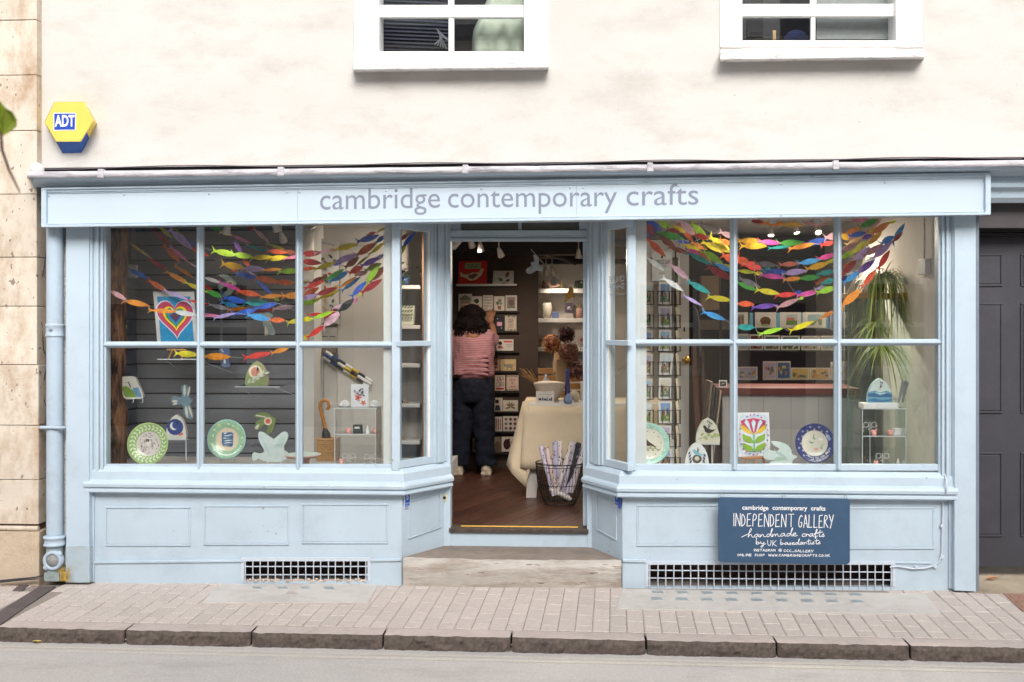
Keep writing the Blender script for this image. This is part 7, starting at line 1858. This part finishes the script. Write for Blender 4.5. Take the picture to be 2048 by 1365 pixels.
mb = MB(); mb.rect(1440, 520, 1444, 780, 2.3, 2.34); mb.build('shelf_upright', M_BLACKW, label='black shelf upright left of the card shelves', cat='shelf upright')
# dark coat on a hook
ct = thing('hanging_coat', 'black coat hanging beside the white door', 'coat', P(1392, 720, 1.8))
mb = MB(); n = 14; vs = []
pr = [(1384, 1390, 614), (1380, 1396, 622), (1378, 1399, 640), (1376, 1401, 665), (1375, 1402, 690), (1374, 1406, 715)]
for (l, r, y) in pr:
    a, b = P(l, y, 1.85), P(r, y, 1.85); cc = (a + b)/2; w = (b - a).length/2
    for j in range(n): t = 2*math.pi*j/n; vs.append(cc + Vector((math.cos(t)*w*(1 + .08*math.sin(5*t)), math.sin(t)*.05, 0)))
mb.add(vs, [(i*n+j, i*n+(j+1) % n, (i+1)*n+(j+1) % n, (i+1)*n+j) for i in range(len(pr)-1) for j in range(n)] + [tuple(range(n))], 0, True); mb.build('cloth', mat('black_cloth', S(24, 22, 24), .9, .2, 20), parent=ct)
# leaning frames
M_FRAMEW = mat('frame_wood', S(82, 52, 36), .6, .25, 10, stretch=(1, 1, .3))
for i, (x0, x1, w, col, lab) in enumerate(((1388, 1400, 10, (86, 50, 34), 'dark brown plank leaning right of the white door'), (1406, 1410, 5, (70, 46, 34), 'thin brown batten leaning in the stack'), (1424, 1408, 4, (128, 112, 94), 'tan framed board leaning in the stack'), (1430, 1412, 3, (84, 76, 70), 'grey framed board leaning in the stack'), (1436, 1418, 4, (70, 62, 58), 'black framed board leaning in the stack'), (1442, 1424, 3, (140, 124, 108), 'pale framed board leaning foremost in the stack'))):
    top_, bot_ = (690 if i == 0 else 705 if i == 1 else 752 + 6*i), 935
    mb = MB(); Yb = 1.25 - .05*i
    mb.slab([(x0 - w/2, top_), (x0 + w/2, top_), (x1 + w/2, bot_), (x1 - w/2, bot_)], Yb, Yb + .3 if i > 1 else Yb + .03); mb.build('leaning_board', mat('board_%d' % i, S(*col), .6, .2, 12), label=lab, cat='board', group='boards leaning by the counter')
# counter
CTY = 1.15
cn = thing('shop_counter', 'pale grey counter with a maroon top in the right window', 'counter', P(1560, 1060, CTY))
a, b = P(1445, 790, CTY), P(1720, 790, CTY); zc = P(1500, 776, CTY).z
mb = MB(); mb.box(a.x, b.x, CTY, CTY + .55, ZF, zc - .055)
mb.build('front', mat('counter_grey', S(152, 148, 145), .5, .03, 5), parent=cn)
for i in range(5):
    x = a.x + (b.x - a.x)*(i + .5)/5; mb = MB(); mb.box(x - .0015, x + .0015, CTY - .0015, CTY + .01, ZF, zc - .056); mb.build('board_joint', flat((120, 116, 112), .7), parent=cn)
mb = MB(); mb.box(a.x - .03, b.x, CTY - .03, CTY + .58, zc - .054, zc); mb.build('maroon_top', mat('maroon_paint', S(86, 36, 30), .6, .1, 6), parent=cn, bevel=.004)
card('small_frame', [(1438, 761), (1454, 761), (1454, 775), (1438, 775)], CTY - .02, (206, 200, 192), [('r', .12, .14, .88, .86, (60, 54, 50)), ('leaf', .25, .6, -.4, .5, .06, (176, 170, 160))], 'tiny silver framed picture standing at the counter end', 'picture', .012)
# till shelf cards
M_SHG = glass_mat('shelf_glass', (.9, .96, .95), .06)
for y, lab in ((657, 'upper glass card shelf above the counter'), (702, 'middle glass card shelf above the counter'), (761, 'lower glass card shelf above the counter')):
    a, b = P(1466, y, 1.95), P(1722, y, 1.95); mb = MB(); mb.box(a.x, b.x, 1.93, 2.12, a.z - .01, a.z); mb.build('glass_shelf', M_SHG, label=lab, cat='shelf')
CYR = 2.0
def rc(x0, y0, x1, y1, base, mo, lab): card('art_card', [(x0, y0), (x1, y1)], CYR, base, mo, lab, 'card', .006, 'art cards above the counter')
MT = (214, 212, 204)
rc(1470, 625, 1496, 656, MT, [('p', [(.1, .15), (.7, .15), (.7, .85), (.1, .85)], (150, 150, 140)), ('r', .2, .3, .4, .8, (112, 84, 66)), ('r', .5, .25, .68, .8, (130, 100, 80))], 'mounted street drawing at the left of the upper shelf')
rc(1510, 625, 1552, 656, MT, [('e', .5, .54, .26, .26, (112, 86, 56)), ('r', .3, .55, .72, .8, (96, 72, 50)), ('e', .5, .82, .2, .06, (150, 170, 110))], 'mounted drawing of a brown building, upper shelf')
rc(1560, 625, 1602, 656, MT, [('r', .3, .15, .82, .5, (170, 190, 196)), ('r', .32, .34, .7, .52, (196, 120, 110)), ('r', .3, .52, .82, .82, (110, 140, 84))], 'mounted drawing of a pink house on grass, upper shelf')
rc(1606, 625, 1652, 656, MT, [('r', .2, .15, .82, .84, (150, 180, 190)), ('p', [(.2, .84), (.5, .5), (.82, .35), (.82, .84)], (110, 130, 100)), ('p', [(.45, .84), (.65, .55), (.7, .84)], (196, 190, 176))], 'mounted coast drawing with a blue sky, upper shelf')
rc(1660, 622, 1690, 660, (150, 150, 172), [('r', .1, .1, .9, .6, (130, 126, 150)), ('r', .1, .6, .9, .9, (92, 112, 84)), ('r', .4, .3, .46, .62, (90, 80, 96))], 'purple dusk print at the right of the upper shelf')
for x in (1503, 1556, 1603, 1655):
    mb = MB(); mb.rect(x - 3.5, 626, x + 3.5, 657, CYR + .02, CYR + .05); mb.build('blue_box', flat((110, 160, 184), .6), label={1503: 'slim pale blue box left of the brown building drawing', 1556: 'slim pale blue box left of the pink house drawing', 1603: 'slim pale blue box left of the coast drawing', 1655: 'slim pale blue box left of the dusk print'}[x], cat='box', group='pale blue boxes on the upper shelf')
for i, (x0, x1, y0, base) in enumerate(((1476, 1497, 668, (150, 176, 186)), (1499, 1526, 669, (110, 50, 44)), (1528, 1560, 671, (96, 112, 84)), (1562, 1600, 672, (86, 104, 84)), (1603, 1640, 672, (176, 170, 156)), (1642, 1672, 672, (150, 160, 160)))):
    rc(x0, y0, x1, 701, (206, 202, 196), [('r', .1, .1, .9, .9, base)] + scenic(i)[2:], 'art card on the middle shelf showing ' + ('pale blue sky', 'a maroon scene', 'green trees', 'a dark hedge', 'a cream sketch', 'a grey harbour')[i])
for i, (x0, x1, y0, base, lab) in enumerate(((1476, 1515, 734, (166, 166, 190), 'lilac bridge card at the left of the lower shelf'), (1526, 1553, 723, (190, 176, 200), 'lilac and yellow card beside the blue one'), (1554, 1581, 723, (84, 110, 150), 'blue card with orange flowers, lower shelf'), (1582, 1619, 736, (206, 180, 110), 'ochre landscape card, lower shelf'), (1620, 1660, 736, (206, 170, 110), 'ochre town skyline card, lower shelf'), (1661, 1690, 724, (206, 204, 200), 'white card at the right of the lower shelf'))):
    r_ = random.Random(i + 40)
    mo = [('r', .06, .08, .94, .92, base)]
    for j in range(9): mo.append(('e', .15 + .7*r_.random(), .3 + .5*r_.random(), .08, .1, [(196, 140, 96), (110, 120, 150), (206, 190, 130), (120, 130, 90)][(i + j) % 4]))
    rc(x0, y0, x1, 760, (214, 210, 206), mo, lab)

# postcard spinner
RK = 1.0
rk = thing('postcard_rack', 'black wire postcard spinner behind the white post, right window', 'rack', P(1325, 1000, RK))
def wire(mb, a, b, Y0, Y1=None, r=.0028): mb.tube([P(*a, Y0), P(*b, Y0 if Y1 is None else Y1)], r, 5)
mb = MB(); wire(mb, (1351, 495), (1351, 1060), RK + .05, r=.008); mb.build('pole', M_BLACKW, parent=rk)
rws = [(564, 609), (613, 655), (660, 702), (706, 750), (756, 798), (802, 847), (851, 893), (898, 940)]
lab_rows = ['top', 'second', 'third', 'fourth', 'fifth', 'sixth', 'seventh', 'lowest']
for i, (y0, y1) in enumerate(rws):
    for (x0, x1, Yc) in ((1282, 1308, RK - .02), (1315, 1350, RK - .03), (1353, 1362, RK - .01)):
        mb = MB(); ym = y0 + (y1 - y0)*.42
        wire(mb, (x0, y1 + 1), (x1, y1 + 1), Yc - .018); wire(mb, (x0, ym), (x1, ym), Yc - .018)
        for x in (x0 + 1, x0 + (x1 - x0)*.3, x0 + (x1 - x0)*.7, x1 - 1)[(0 if x1 - x0 > 15 else 2):]: wire(mb, (x, ym), (x, y1 + 1), Yc - .018)
        mb.build('wire_pocket', M_BLACKW, parent=rk)
    tilt = 3 if i == 3 else 0
    card('postcard', [(1318 + tilt, y0), (1343 + tilt*1.6, y0 + tilt*.5), (1342, y1), (1317 + tilt*.2, y1)] if i % 2 == 0 else [(1317 + tilt, y0), (1344 + tilt, y0 + tilt*.4), (1343, y1), (1318, y1)], RK - .03, (216, 210, 206), scenic(i + 3), 'postcard in the centre column of the rack, %s row' % lab_rows[i], 'postcard', .003, 'postcards in the wire rack')
    card('postcard', [(1284, y0), (1306, y0 + 2), (1303, y1), (1284, y1)], RK - .02, (206, 190, 170), scenic(i + 11), 'postcard in the left column of the rack, %s row' % lab_rows[i], 'postcard', .006, 'postcards in the wire rack')
    card('postcard', [(1351, y0 + 2), (1356, y0), (1360, y1), (1355, y1)], RK - .01, (214, 196, 168), [], 'postcard pile edge on in the right column, %s row' % lab_rows[i], 'postcard', .02, 'postcards in the wire rack')
card('diary_notice', [(1305, 505), (1344, 504), (1343, 563), (1304, 562)], RK - .02, (206, 206, 206), [('r', .44, .12, .54, .22, (50, 50, 50)), ('t', 'CAMBRIDGE DIARY', .08, .42, .92, .05, (60, 60, 60)), ('t', 'A DAY BOOK', .2, .52, .8, .02, (120, 120, 120)), ('t', 'stockist', .35, .76, .65, .02, (120, 120, 120))], 'white notice lettered diary on top of the postcard rack', 'notice', .004)

# objects on the right window base
def d_birdplate(blob, lf):
    r = random.Random(2)
    for i in range(16): a = 6.28*i/16; blob([(.82*math.cos(a) + .03*math.cos(t), .82*math.sin(a) + .03*math.sin(t)) for t in (0, 1.5, 3, 4.5)], (226, 236, 230))
    for i in range(12):
        a = 6.28*i/12; blob(lf(.60*math.cos(a), .60*math.sin(a), a + 1.5, .09, .02), (60, 62, 66))
def d_blackbird(blob, lf):
    blob([(-.16, .22), (-.08, .20), (.05, .08), (.24, -.05), (.34, -.14), (.30, -.16), (.1, -.08), (-.04, -.12), (-.14, -.02)], (84, 64, 52), .002)
    for i in range(6): blob(lf(-.2 + .12*i, -.22 - .02*(i % 2), [.9, -.9][i % 2], .16, .035), (140, 150, 84), .002)
    blob([(-.3, -.2), (.4, -.24), (.4, -.22), (-.3, -.18)], (120, 100, 76), .0024)
plate('bird_plate', 1297, 888, 41, .26, (166, 206, 190), (214, 208, 192), 'mint rimmed plate with a brown bird on a branch', d_birdplate, d_blackbird, cut=.70)
OV = (126, 146, 76)
arch_clock('arched_clock', 1416, 836, 888, 48, .40, (206, 202, 186), [('p', [(.28, .34), (.36, .28), (.48, .4), (.66, .46), (.84, .44), (.70, .54), (.52, .62), (.38, .54), (.34, .42)], (54, 50, 42)), ('p', [(.1, .82), (.5, .66), (.9, .72), (.9, .74), (.5, .69), (.1, .85)], (150, 160, 100))] + [('leaf', .2+.13*i, .78-.03*i if i % 2 else .7, .5 if i % 2 else -.8, .18, .05, (160, 176, 100)) for i in range(6)] + [('leaf', .46+.08*i, .1+.05*i, .7, .09, .03, (56, 54, 52)) for i in range(3)], 'cream arched clock painted with a blackbird on an oak branch', stand=(1424, 931))
arch_clock('arched_clock', 1394, 885, 934, 48, .22, (222, 222, 218), [('e', .5, .68, .2, .18, (92, 84, 66)), ('e', .5, .66, .1, .09, (206, 200, 190)), ('p', [(.3, .32), (.4, .28), (.52, .4), (.76, .5), (.66, .56), (.42, .5)], (130, 190, 206))] + [('leaf', .14+.02*i, .5+.12*i, -1.0, .16, .04, (84, 92, 130)) for i in range(4)] + [('leaf', .86-.02*i, .6+.12*i, -2.1, .16, .04, (84, 92, 130)) for i in range(3)], 'white arched clock painted with a nest and a blue bird')
# tulip painting on an easel
tp = thing('tulip_painting', 'bright folk art tulip painting on a small easel', 'painting', P(1508, 930, .30))
mo = [('p', [(.04, .14), (.14, .06), (.86, .05), (.94, .13), (.94, .86), (.86, .94), (.14, .95), (.05, .88)], (196, 214, 230)), ('p', [(.08, .16), (.16, .1), (.84, .09), (.9, .16), (.9, .84), (.82, .9), (.18, .91), (.1, .84)], (222, 222, 228)),
      ('p', [(.08, .18), (.5, .12), (.9, .18), (.86, .3), (.7, .36), (.5, .48), (.3, .36), (.14, .3)], (206, 76, 110)), ('p', [(.06, .26), (.2, .3), (.36, .4), (.5, .5), (.28, .46), (.12, .38)], (232, 190, 60)), ('p', [(.94, .26), (.8, .3), (.64, .4), (.5, .5), (.72, .46), (.88, .38)], (232, 190, 60))]
for x in (.28, .5, .72): mo.append(('p', [(x - .07, .2 + .02), (x, .15), (x + .07, .22), (.5 + (x-.5)*.3, .46)], (206, 226, 236)))
mo.append(('r', .47, .48, .53, .9, (130, 190, 150)))
for s_ in (-1, 1):
    for y in (.62, .82): mo.append(('p', [(.5, y + .06), (.5 + s_*.1, y - .06), (.5 + s_*.36, y - .14), (.5 + s_*.34, y + .0), (.5 + s_*.16, y + .07)], (140, 176, 62)))
for i in range(24):
    a = 6.28*i/24; mo.append(('leaf', .5 + .42*math.cos(a), .5 + .44*math.sin(a), a + .8, .08, .025, [(170, 90, 150), (120, 110, 170), (200, 110, 150)][i % 3]))
card('canvas', [(1475, 826), (1538, 826), (1541, 912), (1477, 914)], .28, (226, 226, 228), mo, None, None, .014, parent=tp)
for nm, (a, b, w) in {'ledge': ((1485, 917), (1530, 915), .010), 'leg': ((1493, 918), (1489, 931), .007), 'leg ': ((1524, 917), (1533, 930), .007), 'leg  ': ((1510, 918), (1511, 931), .007)}.items():
    mb = MB(); mb.tube([P(*a, .27), P(*b, .27)], w, 6); mb.build('easel_' + nm.strip(), M_PINE, parent=tp)
bird('dove_cutout', [(1541, 883), (1558, 884), (1574, 889), (1583, 900), (1583, 909), (1597, 914), (1585, 920), (1584, 933), (1550, 934), (1536, 931), (1543, 924), (1555, 922), (1527, 919), (1528, 904), (1540, 902), (1556, 904), (1560, 898), (1549, 892)], .22, (206, 218, 214), [('leaf', .3+.08*i, .3+.06*i, .9, .25, .02, (180, 200, 196)) for i in range(4)] + [('leaf', .3+.06*i, .75, -.8, .16, .02, (170, 196, 176)) for i in range(5)], 'white flying dove cutout beside the tulip painting', legs=(1560, 1575))
def d_stars(blob, lf):
    r = random.Random(9)
    for i in range(15):
        a = .5 + 4.0*i/15; x, y = (.70 + .14*(i % 2))*math.cos(a), (.70 + .14*(i % 2))*math.sin(a)
        for q in range(4): blob(lf(x, y, q*1.57 + .3, .07, .012), (222, 224, 232), .0013 + .0002*q)
    blob([(.52, .52), (.7, .42), (.8, .2), (.7, .1), (.6, .3)], (150, 160, 196), .001)
    vs_, fs_2 = text_data('Dance by the light of the moon')
def d_moonbirds(blob, lf):
    for x, y, a, c_ in ((-.1, .3, -.6, (130, 146, 120)), (.25, .15, .4, (226, 226, 222)), (-.22, .0, .3, (110, 166, 140)), (.28, -.16, -.9, (150, 186, 160)), (.02, -.34, .5, (226, 160, 140))):
        blob(lf(x, y, a, .2, .05), c_, .002); blob(lf(x + .05, y, a + 1.9, .16, .04), c_, .0024)
po = plate('moon_plate', 1629, 887, 39, .24, (50, 58, 112), (214, 206, 190), 'navy starry plate lettered dance by the light of the moon', d_stars, d_moonbirds, cut=.60)
# lettering round the lower rim
mb = MB(); c = P(1629, 887, .24); R = 39/ppm(.24); t_ = .14
ax = Vector((0, -math.cos(t_), math.sin(t_))); uu = Vector((1, 0, 0)); vv = Vector((0, math.sin(t_), math.cos(t_)))
for txt, rad_, a0, a1 in (('Dance by the light', .78, -2.2, -.35), ('of the moon', .90, -1.85, -.85)):
    for i, ch in enumerate(txt):
        if ch == ' ': continue
        a = a0 + (a1 - a0)*i/(len(txt) - 1)
        o_ = c + uu*(math.cos(a)*rad_*R) + vv*(math.sin(a)*rad_*R) + ax*.024
        ux = uu*(-math.sin(a)) + vv*math.cos(a); upv = -(uu*math.cos(a) + vv*math.sin(a))
        put_text(mb, ch, o_ - ux*.004, o_ + ux*.006, upv*-1 if False else upv, 0, hscale=.022)
mb.build('rim_lettering', M_CHALK, parent=po, recalc=False)
mb = MB(); a_, b_ = P(1585, 930, .3), P(1680, 930, .3); mb.box(a_.x, b_.x, .15, .34, ZB, ZB + .012); mb.build('display_block', flat((130, 60, 60), .7), label='flat maroon block under the navy starry plate', cat='block')
arch_clock('wave_clock', 1760, 757, 806, 50, .44, (206, 218, 214), [('p', [(.02, .56), (.3, .50), (.5, .58), (.75, .5), (.98, .6), (.99, .99), (.01, .99)], (110, 160, 184)), ('p', [(.02, .64), (.25, .60), (.5, .70), (.8, .62), (.98, .68), (.98, .76), (.5, .78), (.02, .74)], (54, 100, 146)), ('p', [(.02, .86), (.3, .82), (.6, .9), (.98, .84), (.98, .92), (.5, .97), (.02, .93)], (60, 120, 160)), ('p', [(.3, .56), (.52, .62), (.72, .58), (.7, .61), (.5, .66)], (222, 230, 232)), ('leaf', .5, .14, .5, .07, .03, (50, 50, 54)), ('leaf', .58, .16, 1.2, .07, .03, (50, 50, 54))], 'arched clock painted with blue waves on top of the acrylic case', (150, 186, 200))
mb = MB(); mb.rect(1727, 807, 1797, 817, .40, .52); mb.build('white_plinth', flat((220, 220, 218), .6), label='low white plinth under the blue wave clock', cat='plinth', bevel=.003)
for x0, x1, lab in ((1795, 1806, 'grey leaning sample card behind the wave clock'), (1803, 1812, 'taller grey leaning sample card right of the wave clock')):
    mb = MB(); mb.slab([(x0, 806), (x0 + 4, 806), (x1 + 6, 762 + (x0 % 2)*4), (x1 - 2, 760)], .50, .504); mb.build('sample_card', flat((150, 154, 156), .6), label=lab, cat='card')

# glass cabinet with a wooden top, and the spider plant on it
gc = thing('glass_cabinet', 'tall glass cabinet with a wooden top at the right of the right window', 'cabinet', P(1765, 1000, .95))
GY0, GY1 = .80, 1.12
a, b = P(1694, 590, GY0), P(1832, 590, GY0)
mb = MB(); mb.box(a.x, b.x + .01, GY0 - .02, GY1 + .02, a.z - .028, a.z + .012); mb.build('wooden_top', mat('oak_top', S(150, 112, 66), .6, .15, 8, stretch=(.3, 1, 2)), parent=gc, bevel=.003)
for x in (a.x + .005, b.x - .008):
    for y in (GY0, GY1): mb = MB(); mb.box(x, x + .006, y, y + .012, ZF, a.z - .029); mb.build('glass_edge', mat('green_glass_edge', S(84, 112, 100), .2, .1, 9, spec=.6), parent=gc)
for q in ((a.x + .012, b.x - .01, GY0 + .002, GY0 + .006), (a.x + .005, a.x + .009, GY0 + .014, GY1 - .002), (b.x - .008, b.x - .004, GY0 + .014, GY1 - .002)):
    mb = MB(); mb.box(*q, ZF, a.z - .03); mb.build('glass_side', M_SHG, parent=gc)
for y in (700, 800): mb = MB(); mb.box(a.x + .015, b.x - .012, GY0 + .012, GY1 - .01, P(1760, y, GY0).z, P(1760, y, GY0).z + .006); mb.build('glass_shelf', M_SHG, parent=gc)
mb = MB(); mb.rect(1690, 560, 1850, 1000, 1.55, 1.58); mb.build('grey_curtain', mat('grey_back', S(120, 120, 118), .8, .1, 8, stretch=(6, 1, .2)), label='grey pleated backing behind the glass cabinet', cat='curtain')
def blade(mb, p, d, L, w, mi=0, sag=1.0, n=7):
    d = d.normalized(); s_ = Vector((d.y, -d.x, 0)); s_ = s_.normalized() if s_.length > .05 else Vector((1, 0, 0))
    vs = []
    for i in range(n + 1):
        t = i/n; q = p + d*(L*t*(1 - .25*t*sag)) - UP*(L*.75*sag*t*t*(1.1 - .1*t)); ww = w*(1 - t)**.6*(.55 + .45*min(1, t*4))
        vs += [q - s_*ww, q + UP*ww*.25, q + s_*ww]
    mb.add(vs, [(i*3+j, i*3+j+1, i*3+j+4, i*3+j+3) for i in range(n) for j in range(2)], mi, True)
M_SPID = mat('spider_leaf', S(112, 138, 70), .5, .25, 8); M_SPID2 = mat('spider_leaf_pale', S(182, 196, 110), .5, .2, 8)
sp = thing('spider_plant', 'trailing spider plant on top of the glass cabinet', 'plant', P(1765, 590, .92))
mb = MB(); mb.lathe([(0, 0), (.05, 0), (.065, .09), (.07, .10), (.06, .10), (0, .07)], P(1752, 586, .92), 18); mb.build('pot', flat((70, 60, 54), .6), parent=sp)
mb = MB(); r_ = random.Random(12); c = P(1766, 535, .92); c.z = P(1752, 586, .92).z + .10
for i in range(150):
    a_ = r_.uniform(0, 6.28); el_ = r_.uniform(.2, 1.1); blade(mb, c + Vector((r_.uniform(-.05, .05), r_.uniform(-.04, .04), 0)), Vector((math.cos(a_)*math.cos(el_), math.sin(a_)*math.cos(el_)*.6 - .25, math.sin(el_))), r_.uniform(.34, .62), r_.uniform(.004, .009), 0 if r_.random() < .7 else 1, r_.uniform(1.2, 2.0))
for x, y in ((1800, 495), (1825, 545), (1833, 570)): 
    d = P(x, y, .8) - c; blade(mb, c, d + UP*.15, d.length*1.25, .009, 0, .55)
mb.build('leaves', [M_SPID, M_SPID2], parent=sp, recalc=False)
mb = MB()
mb.tube([c, P(1748, 600, .74), P(1750, 650, .72)], .003, 5); mb.tube([c, P(1790, 610, .74), P(1775, 680, .7), P(1762, 700, .7)], .003, 5); mb.tube([c, P(1800, 590, .75), P(1812, 640, .7), P(1848, 666, .6)], .002, 5)
mb.build('runners', flat((150, 140, 84), .7), parent=sp)
for cx_, cy_, nn_, L0 in ((1752, 650, 80, .30), (1764, 690, 120, .40)):
    mb = MB(); c2 = P(cx_, cy_, .70)
    for i in range(nn_):
        a_ = r_.uniform(0, 6.28); el_ = r_.uniform(-.5, .8); blade(mb, c2, Vector((math.cos(a_)*math.cos(el_), math.sin(a_)*math.cos(el_)*.5, math.sin(el_))), r_.uniform(.4, 1)*L0, r_.uniform(.003, .0055), 1 if r_.random() < .65 else 0, r_.uniform(.7, 1.3))
    mb.build('plantlet', [M_SPID, M_SPID2], parent=sp, recalc=False)
# socket box and flex on the right wall
sk = thing('wall_box', 'white switch box with a flex on the right side wall', 'switch box', P(1853, 548, .5))
xw = XI1 - .002
q0, q1 = RP(1847, 520, Vector((xw, 0, 0)), Vector((1, 0, 0))), RP(1862, 548, Vector((xw, 0, 0)), Vector((1, 0, 0)))
mb = MB(); mb.box(xw - .04, xw, min(q0.y, q1.y), max(q0.y, q1.y), min(q0.z, q1.z), max(q0.z, q1.z)); mb.build('box', flat((206, 204, 204), .5), parent=sk, bevel=.004)
mb = MB(); ym = (q0.y + q1.y)/2; mb.tube([(xw - .02, ym, max(q0.z, q1.z)), (xw - .02, ym, ZC)], .007, 6); mb.build('flex', flat((196, 192, 188), .5), parent=sk)
card('leaning_print', [(1692, 588), (1709, 558), (1712, 590), (1694, 592)], .86, (214, 206, 190), [], 'white card leaning beside the spider plant', 'card', .004)
